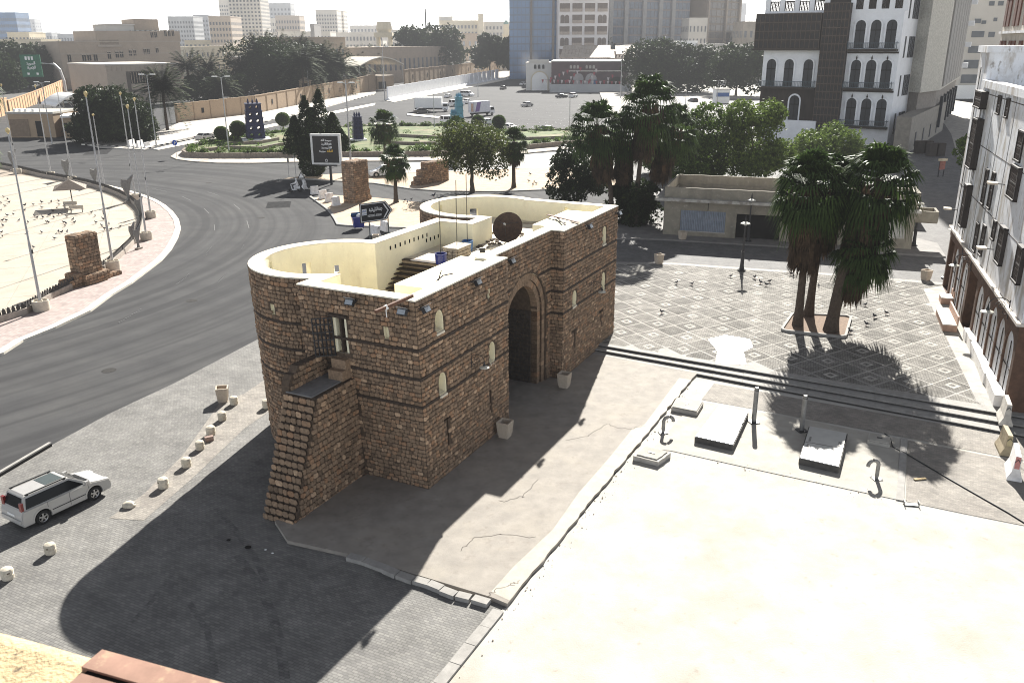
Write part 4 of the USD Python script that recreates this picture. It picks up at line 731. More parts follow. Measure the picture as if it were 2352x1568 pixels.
# the taller house behind the white building, at the top right corner
hc_ = atv(2294, 118, (0, 84), (0, 1)); HB = thing('far_white_house', 'pale house with brown shutters rising behind the white building', 'building', (hc_[0], hc_[1], .4), math.degrees(math.atan2(ft[1], ft[0])))
b = MB(); wbx(b, 0, 14, -10, 0, 0, 34); b.build('wall', mat('aged_cream_wall', (.50, .46, .40), .85, .15, 1.5, extra=stains(.9, .5, .66, .6, (.3, .26, .21))), HB)
M_bsh = mat('brown_shutter', (.12, .05, .035), .8, .3, 4)
for j in range(9):
    for s, e in ((.5, 1.5), (2.0, 3.0), (4.6, 5.6), (6.2, 7.2), (9.0, 10.2)): b = MB(); wbx(b, s, e, .0, .12, 1.2+3.6*j, 3.6+3.6*j); b.build('shutter', M_bsh, HB)
    b = MB(); wbx(b, -.2, 14, 0, .25, 4.2+3.6*j, 4.4+3.6*j); b.build('string_course', M_wwall, HB)
# ------------------------------------------------------------------ low shop building across the back street
la, lb = np.array(at2(1522, 538, .56)), np.array(at2(2092, 573, .56)); lt = (lb-la)/np.linalg.norm(lb-la)
LB = thing('low_shop', 'low grey concrete shop with flat roof and blue corrugated shutter', 'shop building', (la[0], la[1], .5), math.degrees(math.atan2(lt[1], lt[0]))); LW_ = np.linalg.norm(lb-la); hl = 3.75
def lsx(px, py, z=.56): p = atv(px, py, la, np.array([-lt[1], lt[0]])); return float((p[:2]-la) @ lt), float(p[2]-.5)
M_low = mat('stained_concrete', (.265, .24, .19), .9, .16, 1.2, bump=.35, bscale=14, extra=chain(stains(.9, .5, .68, .6, (.17, .15, .125), 3, (1, 1, .3)), stains(3.5, .6, .7, .6, (.48, .45, .4))))
s0, _ = lsx(1562, 510); s1, _ = lsx(1665, 520); s2, _ = lsx(1690, 520); s3, _ = lsx(1790, 540)
face = sbox(0, 0, LW_, hl).difference(unary_union([sbox(s0, .55, s1, 2.55), sbox(s2, .0, s3, 2.45)]))
b = MB(); b.upright(face, (0, 0), (1, 0), -.3, 0); b.box(0, .3, .3, 9, 0, hl); b.box(LW_-.3, LW_, .3, 9, 0, hl); b.box(0, LW_, 8.7, 9, 0, hl); b.build('wall', M_low, LB)
b = MB(); b.box(.3, LW_-.3, .3, 8.7, hl-.5, hl-.3); b.build('roof_slab', mat('pale_roof', (.5, .44, .36), .9, .25, 1.5), LB); b = MB(); b.box(-.8, LW_+.3, -.95, -.302, hl-.25, hl); b.box(-.8, -.002, -.3, 9.2, hl-.25, hl); b.build('canopy', mat('chipped_canopy', (.42, .40, .36), .9, .3, 2, bump=.4, extra=stains(1.5, .5, .6, .7, (.2, .18, .15))), LB)
b = MB(); b.box(0, LW_*.62, .0, .2, hl, hl+.95); b.box(0, .2, .2, 9, hl, hl+.95); b.box(0, LW_*.62, 8.8, 9, hl, hl+.95); b.box(LW_*.62, LW_, 0, .2, hl, hl+1.1); b.box(LW_-.2, LW_, .2, 9, hl, hl+1.1); b.box(LW_*.62, LW_*.62+.2, .2, 9, hl, hl+1.0); b.box(LW_*.75, LW_, 4.4, 4.6, hl, hl+1.1); b.build('parapet', M_low, LB)
n = 26
for i in range(n): w = (s1-s0)/n; MB().tube([(s0+w*(i+.5), .1, .55), (s0+w*(i+.5), .1, 2.55)], w*.5, 6, caps=False).build('shutter_rib', mat('blue_shutter', (.25, .285, .34), .5, .15, 2, metal=.2), LB)
MB().box(s0-.06, s1+.06, -.03, .08, .47, .56).build('shutter_frame', M_conc, LB); MB().box(s2, s3, .6, .7, 0, 2.45).build('dark_doorway', M_void, LB)
s4, z4 = lsx(2030, 518); s5, _ = lsx(2068, 545); b = MB(); b.upright(ring_of(sbox(s4, 1.0, s5+.3, 2.7), .18), (0, -.004), (1, -.004), 0, .08); b.build('panel_frame', M_conc, LB); MB().box(s4+.15, s5+.15, -.03, .0, 1.15, 2.55).build('stucco_panel', mat('rough_stucco', (.45, .44, .4), .9, .35, 14, bump=.8, bscale=30), LB)
b = MB(); b.box(LW_, LW_+2.0, 1.0, 1.2, 2.4, 3.4); b.box(LW_, LW_+2.0, 3.0, 3.2, 2.4, 3.4); b.box(LW_+1.8, LW_+2, 1.2, 3, 2.4, 3.4); b.box(LW_, LW_+2, 1.2, 3, 2.3, 2.4); b.build('side_balcony', M_low, LB)
b = MB(); b.tube([(4.2, -.02, hl-.3), (4.2, -.02, 2.6)], .03, 5); b.build('drain_pipe', M_iron, LB)
MB().box(LW_*.62+1, LW_-1, 9.2, 14, 0, 3.2).box(LW_*.7, LW_+2, 14.2, 19, 0, 3.0).build('rear_annex', M_low, LB)
# ornate street lamps
def make_street_lantern(label, p, h):
    t = thing('street_lantern', label, 'street lamp', p, 0, 'black ornate street lamps round the plaza')
    MB().lathe([(.34, 0), (.34, .12), (.2, .2), (.16, .5), (.13, 1.5), (.16, 1.55), (.1, 1.6), (.085, 1.9), (.055, h-.9)], 14).build('post', M_iron, t, smooth=40); MB().lathe([(.05, h-.9), (.12, h-.85), (.06, h-.7), (.04, h-.55), (.09, h-.5), (.05, h-.2), (.02, h)], 10).build('finial', M_iron, t)
    MB().lathe([(.07, h-.5), (.36, h-.62), (.4, h-.68), (.38, h-.69), (.07, h-.58)], 18).build('lamp_shade', mat('lamp_enamel', (.6, .6, .55)), t); MB().lathe([(.0, h-.9), (.1, h-.82), (.12, h-.7), (.06, h-.6)], 10).build('lamp_globe', mat('lamp_glass', (.6, .6, .58), .2, .05, 3), t)
    b = MB(); [b.tube([(0, 0, 1.62), (x, y, 1.64)], .03, 5) for x, y in ((.14, 0), (-.14, 0), (0, .14), (0, -.14))]; b.build('collar', M_steel, t); return t
sl = make_street_lantern('black ornate street lamp standing on the diamond paving', at(1703, 622, .44), tall(1703, 622, 495, .44)); dup(sl, at(2098, 566, .5), 0, 'black ornate street lamp at the right corner of the low shop'); dup(sl, at(1718, 556, .5), 30, 'black ornate street lamp close to the dark doorway of the low shop')
dup(sl, at(2172, 640, .44), 0, 'black ornate street lamp at the far corner of the white building')
# ------------------------------------------------------------------ plants
LEAF_TONE = [(0, (.45, .5, .4)), (.5, (1, 1, 1)), (.85, (1.35, 1.3, 1.0)), (1, (1.9, 1.7, 1.0))]
def leafmat(name, col, tr=.3): return mat(name, col, .55, .25, 1.3, spec=.1, tone=LEAF_TONE, translucent=tr)
G_fan = leafmat('fan_palm_leaf', (.046, .078, .024), .25); G_date = leafmat('date_palm_leaf', (.06, .075, .04)); G_fic = leafmat('olive_leaf', (.085, .105, .035)); G_green = leafmat('fresh_leaf', (.085, .135, .033)); G_dark = leafmat('dark_leaf', (.03, .045, .02), .2); G_hedge = leafmat('clipped_leaf', (.065, .105, .03), .3); G_lime = leafmat('lime_leaf', (.115, .165, .042))
M_dead = mat('dead_frond', (.085, .056, .034), .85, .4, 3, tone=[(0, (.35, .33, .3)), (.5, (1, 1, 1)), (1, (1.7, 1.5, 1.2))], translucent=.2); M_trunk = mat('palm_trunk', (.07, .052, .038), .95, .35, 7, bump=.8, bscale=16); M_bark = mat('tree_bark', (.10, .08, .06), .95, .35, 6, bump=.6)
def unit(v): return v/(np.linalg.norm(v, axis=-1, keepdims=True)+1e-12)
def leafcards(P, size, up=.4, aspect=.55, seed=0):
    r = np.random.default_rng(seed); n = len(P); d = unit(r.normal(0, 1, (n, 3))+[0, 0, -.15]); nn = unit(r.normal(0, 1, (n, 3))+[0, 0, up]); s = unit(np.cross(d, nn)); L = size*(.6+.8*r.random((n, 1)))
    q = np.stack([P-d*L*.5, P+s*L*aspect*.5+nn*L*.06, P+d*L*.5, P-s*L*aspect*.5+nn*L*.06], 1); i = np.arange(n)*4
    t = np.repeat(np.clip(r.normal(.45, .22, n), 0, 1), 4); return q.reshape(-1, 3), np.vstack([np.stack([i, i+1, i+2], 1), np.stack([i, i+2, i+3], 1)]), t
def crown_points(blobs, n, seed=0, hollow=.55):
    """Points through the outer volume of blobs (centre, radii), thinned by noise so gaps and clumps show."""
    r = np.random.default_rng(seed); w = np.array([b[1][0]*b[1][1]+b[1][0]*b[1][2] for b in blobs]); w = w/w.sum(); P = []
    for (c, rad), k in zip(blobs, (w*n*1.9).astype(int)+1):
        d = unit(r.normal(0, 1, (k, 3))); rr = hollow+(1.08-hollow)*r.random((k, 1))**.7; lump = .78+.5*meshkit.noise(d*2.3+np.asarray(c)*.7, seed)[:, None]; P.append(np.asarray(c)+d*rr*lump*np.asarray(rad))
    P = np.vstack(P); keep = meshkit.fbm(P*.9+seed*3.1, 3, seed)+.12*r.random(len(P)) > .47; P = P[keep]; r.shuffle(P); return P[:n]
def trunk_mb(h, r0, r1, limbs=5, spread=1.5, seed=0, lean=(0, 0), reach=1.6):
    r = np.random.default_rng(seed); b = MB(); top = np.array([lean[0], lean[1], h]); k = np.linspace(0, 1, 6)[:, None]; pts = k*top+np.c_[r.normal(0, .05, (6, 2)), np.zeros(6)]*(k > 0)
    b.tube(pts, np.linspace(r0, r1, 6)*np.array([1.35, 1.05, 1, 1, 1, 1]), 9)
    for i in range(limbs):
        a = 2*math.pi*i/limbs+r.normal(0, .3); e = top+np.array([math.cos(a)*spread, math.sin(a)*spread, reach*(.7+.6*r.random())]); m = (top+e)/2+np.array([0, 0, .25]); b.tube([top*.96, m, e], [r1*.75, r1*.45, r1*.15], 6)
    return b
def tree(name, label, p, W, H_, trunk_h, m, n=7000, size=.28, seed=1, nb=9, rtr=.22, group=None, aspect=.55, flat=1.0, lean=(0, 0), cat='tree', hollow=.55):
    t = thing(name, label, cat, p, 0, group); r = np.random.default_rng(seed); ch = H_-trunk_h; blobs = [((lean[0], lean[1], trunk_h+ch*.5), (W*.3, W*.3, ch*.36*flat))]
    for i in range(nb):
        a = 2*math.pi*(i*.618+r.random()*.12); q = r.random(); rad = W*(.15+.09*r.random()); zz = trunk_h+ch*(.12+.76*q); rr = W*.5*math.sqrt(max(.1, 1-((zz-trunk_h)/ch*1.5-.55)**2))-rad*.75; blobs.append(((lean[0]+rr*math.cos(a), lean[1]+rr*math.sin(a), zz), (rad, rad, rad*.8)))
    v, f, tn = leafcards(crown_points(blobs, n, seed, hollow), size, seed=seed, aspect=aspect); MB().add(v, f, tn).build('crown', m, t, tone=True)
    trunk_mb(trunk_h+ch*.18, rtr, rtr*.6, 6, W*.26, seed, lean, ch*.45).build('trunk', M_bark, t); return t
def fan(b, o, az, el, L, pet, r, droop=.35, blades=15, spread=2.5, fold=.5, tone=None, wdt=.07):
    """One fan leaf: stalk from o, then pleated blades."""
    d = np.array([math.cos(az)*math.cos(el), math.sin(az)*math.cos(el), math.sin(el)]); s = unit(np.cross(d, [0, 0, 1.])); u = np.cross(s, d); c = o+d*pet+np.array([0, 0, -droop*pet*.3])
    b.add([o-s*.02, o+s*.02, c+s*.012, c-s*.012], [[0, 1, 2], [0, 2, 3]], .3); n = blades; V, F, T = [c], [], [.5]; tn = float(np.clip(r.normal(.5, .18), 0, 1)) if tone is None else tone
    for k in range(n+1):
        a = spread*(k/n-.5); l = L*(.8+.2*math.cos(a*.9))*(.92+.12*r.random()); q = d*math.cos(a)+s*math.sin(a); mid = c+q*l*.6+u*(fold*.16*abs(math.sin(a))*L+(.05 if k % 2 else -.05)*L); tip = c+q*l+u*fold*.1*L*abs(math.sin(a))-np.array([0, 0, 1])*L*droop*(.5+.55*r.random()); V += [mid-s*wdt*.0+np.cross(q, u)*wdt, mid-np.cross(q, u)*wdt, tip]; T += [tn, tn, min(1, tn+.15)]
        i = 1+3*k; F += [[0, i, i+1], [i, i+2, i+1]]
        if k: F += [[0, i-2, i]]
    b.add(V, F, np.array(T))
def fan_palm(name, label, p, H_, crown_r, skirt, lean=(0, 0), n=46, seed=1, r0=.27, r1=.19, group=None, live=True, nsk=150):
    t = thing(name, label, 'palm tree', p, seed*37 % 360, group); r = np.random.default_rng(seed); a = math.radians(-(seed*37 % 360)); lean = (lean[0]*math.cos(a)-lean[1]*math.sin(a), lean[0]*math.sin(a)+lean[1]*math.cos(a)); top = np.array([lean[0], lean[1], H_-crown_r*.85])
    k = np.linspace(0, 1, 9)[:, None]; pts = np.array([0, 0, 0])+k*top-np.c_[np.outer(np.sin(k[:, 0]*math.pi), np.array(lean)*.25), np.zeros(9)]; MB().tube(pts, np.linspace(r0, r1, 9)*np.array([1.45, 1.08, 1, 1, 1, 1, 1, 1, 1]), 11).build('trunk', M_trunk, t)
    b = MB()
    for i in range(n):
        q = (i+.5)/n; el = 1.35-2.15*q+r.normal(0, .16); fan(b, top+[0, 0, .1-.5*q], i*2.39996+r.normal(0, .15), el, crown_r*(.5+.06*r.random()), crown_r*(.45+.1*r.random()), r, droop=.25+.75*q+.15*r.random(), blades=13)
    b.build('crown', G_fan, t, tone=True); b = MB()
    for i in range(nsk):
        q = r.random()**.8; z = top[2]-.3-skirt*q*.8; f_ = min(1, (top[2]-z)/max(top[2], .1)); c = top*(1-f_)*np.array([1, 1, 0]); a_ = r.random()*6.283; rr = r1+crown_r*(.12+.30*(1-q*.55)*r.random()); o = np.array([c[0]+rr*math.cos(a_), c[1]+rr*math.sin(a_), z+.3])
        L = .9+.9*r.random(); tn = float(np.clip(r.normal(.42-.15*(1-q), .22), 0, 1))
        for j in range(5): w = .035+.03*r.random(); s = np.array([-math.sin(a_), math.cos(a_), 0]); e = o+np.array([math.cos(a_)*.12, math.sin(a_)*.12, -L*(.7+.4*r.random())])+s*(j-2)*.16*(.5+r.random()); b.add([o-s*w+s*(j-2)*.05, o+s*w+s*(j-2)*.05, (o+e)/2+s*w*1.3, e, (o+e)/2-s*w*1.3], [[0, 1, 2], [0, 2, 4], [4, 2, 3]], tn)
    b.build('dead_skirt', M_dead, t, tone=True); return t
def date_palm(name, label, p, H_, R_, n=44, seed=1, group=None, m=None):
    t = thing(name, label, 'palm tree', p, 0, group); r = np.random.default_rng(seed); top = np.array([0, 0, H_-R_*.55]); MB().tube([(0, 0, 0), (0, 0, top[2]*.5), tuple(top)], [.38, .28, .3], 9).build('trunk', M_trunk, t); b = MB()
    for i in range(n):
        q = (i+.5)/n; el = 1.3-2.1*q; az = i*2.39996+r.normal(0, .1); d = np.array([math.cos(az), math.sin(az), 0]); s = np.array([-d[1], d[0], 0]); L = R_*(.85+.25*r.random()); k = np.linspace(0, 1, 9); P_ = top+np.outer(k*L*math.cos(el)*(1-.1*k), d)+np.outer(k*L*math.sin(el)-k**2*L*(.25+.35*q), [0, 0, 1]); tn = float(np.clip(r.normal(.48, .2), 0, 1))
        for a_, c_ in zip(P_[:-1], P_[1:]): b.add([a_-s*.03, a_+s*.03, c_+s*.02, c_-s*.02], [[0, 1, 2], [0, 2, 3]], .4)
        for kk in np.linspace(.1, .98, 20):
            o = np.array([np.interp(kk, k, P_[:, j]) for j in range(3)])
            for sg in (-1, 1): e = o+(s*sg*.75+d*.5+np.array([0, 0, -.18+.25*r.random()]))*R_*.24*(1-.45*kk); w = d*.17*R_/3; b.add([o-w, o+w, e], [[0, 1, 2]], tn)
    b.build('crown', m or G_date, t, tone=True); return t
def bush(name, label, p, W, H_, m, n, size, seed, cat='shrub', group=None):
    t = thing(name, label, cat, p, 0, group); r = np.random.default_rng(seed); d = unit(r.normal(0, 1, (n, 3))); d[:, 2] = np.abs(d[:, 2]); P = d*(.55+.5*r.random((n, 1)))*np.array([W/2, W/2, H_]); v, f, tn = leafcards(P, size, seed=seed); MB().add(v, f, tn).build('foliage', m, t, tone=True); return t
zt = lambda px, py, top, z=.0: tall(px, py, top, z)
# the three and one palms in the planting bed on the plaza
bp = [at2(1790, 762, .44), at2(1818, 722, .44), at2(1958, 728, .44), at2(1944, 778, .44)]; bed = Polygon(bp).buffer(-.5).buffer(.5); bc = np.array(bed.centroid.coords[0]); BED = thing('planting_bed', 'kerbed earth bed round the palms on the diamond paving', 'planting bed', (*bc, Z_PLAZA)); bl_ = affinity.translate(bed, -bc[0], -bc[1]); MB().prism(bl_.difference(bl_.buffer(-.16)), 0, .17).build('kerb', M_kerb, BED); MB().prism(bl_.buffer(-.16), 0, .08).build('earth', mat('bed_earth', (.20, .14, .10), .95, .3, 6, bump=.6), BED)
gp_ = 'fan palms in the bed on the plaza'
fan_palm('fan_palm', 'left front fan palm of the plaza bed with long brown skirt', at(1832, 747, .5), zt(1832, 747, 342, .5), 2.7, 5.6, (0, .4), seed=3, group=gp_, nsk=380, n=76)
fan_palm('fan_palm', 'straight fan palm standing just behind the left one in the plaza bed', at(1857, 725, .5), zt(1857, 725, 350, .5), 2.3, 4.6, (.7, .2), seed=5, group=gp_, nsk=220)
fan_palm('fan_palm', 'right fan palm of the plaza bed, leaning right, thickest trunk', at(1908, 760, .5), zt(1908, 760, 325, .5), 2.85, 5.0, (2.2, .8), seed=8, group=gp_, r0=.36, r1=.25, nsk=330, n=76)
fan_palm('fan_palm', 'shorter fan palm with dark drooping fans at the right of the plaza bed', at(1912, 756, .5), zt(1912, 756, 500, .5), 2.3, 3.0, (1.5, .2), seed=11, group=gp_, r0=.3, nsk=260, n=60)
gp_ = 'fan palms clustered behind the gate'
for k, (bx, by, top, lx, cr, lab) in enumerate([(1405, 520, 222, -1.8, 3.2, 'leftmost fan palm of the cluster behind the gate'), (1432, 512, 252, -.2, 2.7, 'second fan palm from the left in the cluster behind the gate'), (1458, 522, 164, 1.0, 3.5, 'tallest fan palm of the cluster behind the gate with big bright fans'), (1482, 508, 232, 2.6, 3.1, 'rightmost leaning fan palm of the cluster behind the gate')]): fan_palm('fan_palm', lab, at(bx, by, .2), zt(bx, by, top, .2), cr, 6.0, (lx, .6), seed=20+k, group=gp_, nsk=300, n=52)
gp_ = 'small fan palms on the sandy strip'
fan_palm('fan_palm', 'bushy fan palm beside the broad stone ruin and arrow sign', at(910, 466), zt(910, 466, 330), 2.1, 1.8, seed=31, group=gp_, nsk=140, r0=.26); fan_palm('fan_palm', 'slender fan palm at the garden edge right of the billboard', at(886, 385), zt(886, 385, 248), 2.8, 2.2, seed=32, group=gp_, nsk=140); fan_palm('fan_palm', 'fan palm right of the wide feathery tree behind the gate', at(1180, 432), zt(1180, 432, 290), 2.3, 2.6, seed=33, group=gp_, nsk=170); fan_palm('fan_palm', 'fan palm rising behind the wide feathery tree', at(1050, 372), zt(1050, 372, 264), 2.9, 1.5, seed=34, group=gp_, nsk=60)
fan_palm('fan_palm', 'fan palm at the left picture edge on the roundabout lawn', at(-14, 410), zt(-14, 410, 150), 3.6, 3.0, seed=36, nsk=120); fan_palm('fan_palm', 'low palm fronds cut by the left picture edge near the flagpoles', at(-18, 480), zt(-18, 480, 300), 2.2, 1.0, seed=37, nsk=40)
# broad-leaved trees
tree('feathery_tree', 'wide feathery olive green tree right behind the round gate tower', at(1085, 442), 9.6, zt(1085, 442, 282), 2.4, G_fic, 9500, .36, 41, 16, .3, hollow=.4)
tree('dark_tree', 'dark round leaved tree left of the palm cluster behind the gate', at(1325, 478), 7.2, zt(1325, 478, 338), 1.0, G_dark, 9500, .38, 42, 13, .22)
tree('bushy_tree', 'green bushy tree between the palm cluster and the low shop roof', at(1590, 440, .44), 9.0, zt(1590, 440, 240, .44), 1.0, G_green, 15000, .42, 43, 16, .25); tree('bushy_tree', 'largest bright green tree above the middle of the low shop', at(1720, 438, .44), 9.5, zt(1720, 438, 226, .44), 1.0, G_lime, 17000, .42, 44, 18, .28); tree('bushy_tree', 'loose pale green tree before the ornate house behind the plaza palms', at(1890, 400, .44), 9.5, zt(1890, 400, 285, .44), 1.0, G_lime, 10000, .42, 45, 14, .22); tree('bushy_tree', 'dense green tree filling the gap behind the palm cluster', at(1540, 400, .3), 8.5, zt(1540, 400, 275, .3), 1.0, G_green, 14000, .46, 46, 14, .25)
tree('alley_tree', 'small dark tree leaning out beside the white building in the alley', at(2212, 452, .44), 4.2, zt(2212, 452, 300, .44), 2.0, G_green, 2400, .36, 47, 8, .14)
# conifer by the billboard: two spires and a round clipped foot
t = thing('dark_conifer', 'dark two spired conifer with a clipped round foot beside the billboard', 'tree', at(720, 404)); hc = zt(720, 404, 206); r_ = np.random.default_rng(51); P_ = []
for cx, cy, hh, w, z0 in ((-.5, 0, hc*.93, 1.7, 2.6), (1.5, .3, hc, 1.9, 2.8), (-2.2, .2, hc*.7, 1.6, 3.2), (3.4, -.2, hc*.74, 1.7, 3.6), (.6, -.6, hc*.8, 2.2, 2.4), (4.4, .2, hc*.55, 1.2, 3.8)):
    k = 3200; z = z0+(hh-z0)*r_.random(k)**1.15; w_ = w*np.minimum(1, (1.04-(z-z0)/(hh-z0))*1.5)**.8*(.45+.62*r_.random(k))*(.75+.5*meshkit.noise(np.stack([z*1.1, z*0+cx, z*0], 1), 3)); a = r_.random(k)*6.283; P_.append(np.stack([cx+w_*np.cos(a), cy+w_*np.sin(a), z], 1))
d = unit(r_.normal(0, 1, (2600, 3))); P_.append(d*(1.15+.35*r_.random((2600, 1)))*np.array([1.35, 1.35, 1.2])+[0, 0, 1.6]); k = 1600; z = 2.6+3*r_.random(k); a = r_.random(k)*6.283; w_ = 1.0*(.4+.6*r_.random(k)); P_.append(np.stack([w_*np.cos(a), w_*np.sin(a), z], 1))
v, f, tn = leafcards(np.vstack(P_), .36, seed=52); MB().add(v, f, tn).build('crown', G_dark, t, tone=True); MB().tube([(0, 0, 0), (0, 0, hc*.5), (0, 0, hc*.9)], [.25, .15, .04], 7).build('trunk', M_bark, t)
# far trees
FT = [(1495, 214, 98, 24, G_dark, 'dark tree right of the striped souq roof, leftmost of three'), (1580, 214, 108, 24, G_dark, 'middle dark tree between souq and ornate house'), (1690, 222, 102, 22, G_dark, 'dark tree on its own left of the ornate house'), (1790, 262, 205, 9, G_fic, 'olive tree at the foot of the ornate house')]
for k, (px, py, top, w, m, lab) in enumerate(FT): tree('far_tree', lab, at(px, py), w, zt(px, py, top), 1.5, m, 9000, 1.1 if w > 10 else .5, 60+k, 16, .5, 'far trees by the parking')
for k, (px, py, top, w) in enumerate([(15, 205, 118, 24), (60, 203, 106, 26), (105, 200, 104, 24), (142, 197, 102, 22), (-20, 215, 130, 24)]): tree('far_tree', ['big dark tree at the far left picture edge', 'second big dark tree behind the green road sign', 'third big dark tree right above the green road sign', 'big dark tree touching the beige building', 'dark tree cut by the left picture edge'][k], at(px, py), w, zt(px, py, top), 2, G_dark, 7000, 1.5, 70+k, 14, .5, 'big dark trees on the far left')
t = tree('clipped_ficus', 'huge dense dark ficus mass behind the flagpoles', at(262, 326), 15.5, zt(262, 326, 208), .3, G_dark, 26000, .6, 81, 22, .4)
date_palm('date_palm', 'big date palm at the right side of the dark ficus', at(385, 300), zt(385, 300, 158), 7.2, 90, 82); date_palm('date_palm', 'date palm crown poking out of the dark ficus top', at(285, 318), zt(285, 318, 196), 4.2, 40, 83, m=G_fan); 
DP = [(440, 236, 120, 6.5), (487, 232, 124, 6.5), (560, 228, 126, 7.0), (512, 240, 168, 6), (610, 222, 78, 8), (645, 218, 80, 8), (690, 215, 84, 8), (700, 232, 105, 8), (738, 222, 103, 8.5), (775, 218, 108, 8.5), (812, 200, 112, 8), (842, 196, 108, 8), (876, 190, 108, 8), (930, 180, 108, 8.5), (962, 172, 98, 9), (1000, 168, 98, 9.5), (1103, 150, 84, 10)]
for k, (px, py, top, R_) in enumerate(DP):
    lab = ['tall date palm left of three before the beige annex', 'middle date palm before the beige annex', 'large date palm right of three before the beige annex', 'low date palm in front of the beige annex', 'date palm left above the blank beige wall', 'date palm behind the blank beige wall', 'date palm right of the blank beige wall', 'low date palm right beside the blank beige wall', 'date palm with tall bare trunk in the compound', 'date palm left of the arched canopy with straight trunk', 'date palm touching the arched canopy from the left', 'slim date palm just left of the arched canopy', 'date palm behind the arched canopy', 'date palm right of the arched canopy', 'date palm under the lattice mast', 'date palm right of the lattice mast', 'lone date palm by the far end of the compound wall'][k]
    date_palm('date_palm', lab, at(px, py), zt(px, py, top), R_*1.3, 72, 90+k, 'date palms inside the compound')
tree('dark_undergrowth', 'dark leafy undergrowth between the trunks of the palm cluster', at(1452, 516, .2), 6.0, 4.2, .2, G_dark, 5500, .4, 170, 14, .15, cat='bush')
for k, (px, py, top, w) in enumerate(((598, 226, 96, 26), (640, 222, 92, 24), (672, 226, 112, 22), (706, 220, 100, 20), (468, 236, 176, 14), (530, 234, 172, 14), (745, 214, 118, 18), (790, 204, 122, 18))): tree('compound_tree', ['dark tree above the blank hall, left', 'dark tree rising behind the blank hall', 'dark low tree right of the blank hall', 'dark tree before the brown school corner', 'dark shrub mass under the left annex palms', 'dark shrub mass under the right annex palms', 'dark shrub left of the canopy palms', 'dark shrub beside the arched canopy'][k], at(px, py), w, zt(px, py, top), 1.5, G_dark, 6000, 1.0, 180+k, 14, .4, 'dark trees inside the compound')
# ------------------------------------------------------------------ vehicles
M_tyre = mat('tyre_rubber', (.015, .015, .015), .85, .2, 20); M_rim = mat('alloy_rim', (.5, .5, .5), .3, .1, 6, metal=.9); M_red = mat('red_lens', (.16, .012, .01), .15, .1, 5, spec=.7); M_lens = mat('clear_lens', (.55, .55, .52), .1, .1, 5, spec=.8)
def paint(name, col, metal=.0): return mat(name, col, .3, .04, 3, metal=metal, spec=.6)
def wheel(t, x, y, r, w=.2, fine=True):
    sg = 1 if y > 0 else -1; f = path(t, 'wheel'); fx = UsdGeom.Xform.Define(stage, f); fx.AddTranslateOp().Set(Gf.Vec3d(x, y, r)); frames[f] = (np.zeros(3), 0.0); Rm = trimesh.transformations.rotation_matrix(-sg*math.pi/2, [1, 0, 0])
    b = MB(); b.lathe([(r*.62, -w/2), (r*.94, -w/2), (r, -w/2+.03), (r, w/2-.03), (r*.94, w/2), (r*.64, w/2), (r*.6, w/2-.03)], 22); d = MB(); d.join(b, Rm); d.build('tyre', M_tyre, f, smooth=35)
    b = MB(); b.lathe([(0, w/2-.09), (r*.6, w/2-.09)], 18); d = MB(); d.join(b, Rm); d.build('hub', M_void if fine else M_rim, f)
    if fine:
        b = MB(); b.lathe([(r*.56, w/2-.08), (r*.56, w/2-.02), (r*.64, w/2-.005), (r*.64, w/2-.08)], 22)
        for k in range(5): a = 2*math.pi*k/5+.3; b.bar((0, 0, w/2-.045), (r*.6*math.cos(a), r*.6*math.sin(a), w/2-.035), r*.2, .03, up=(0, 0, 1))
        b.lathe([(r*.16, w/2-.06), (r*.15, w/2-.015), (0, w/2-.01)], 12); d = MB(); d.join(b, Rm); d.build('rim', M_rim, f)
def loft(b, secs, close=True):
    """secs: rings of equal point counts."""
    n = len(secs[0]); V = np.vstack(secs); F = []
    for k in range(len(secs)-1): F += [[k*n+i, k*n+(i+1) % n, (k+1)*n+(i+1) % n, (k+1)*n+i] for i in range(n)]
    b.add(V, F)
    if close:
        for k, rev in ((0, True), (len(secs)-1, False)): c = np.mean(secs[k], 0); b.add(np.vstack([secs[k], [c]]), [[i, (i+1) % n, n][::-1 if rev else 1] for i in range(n)])
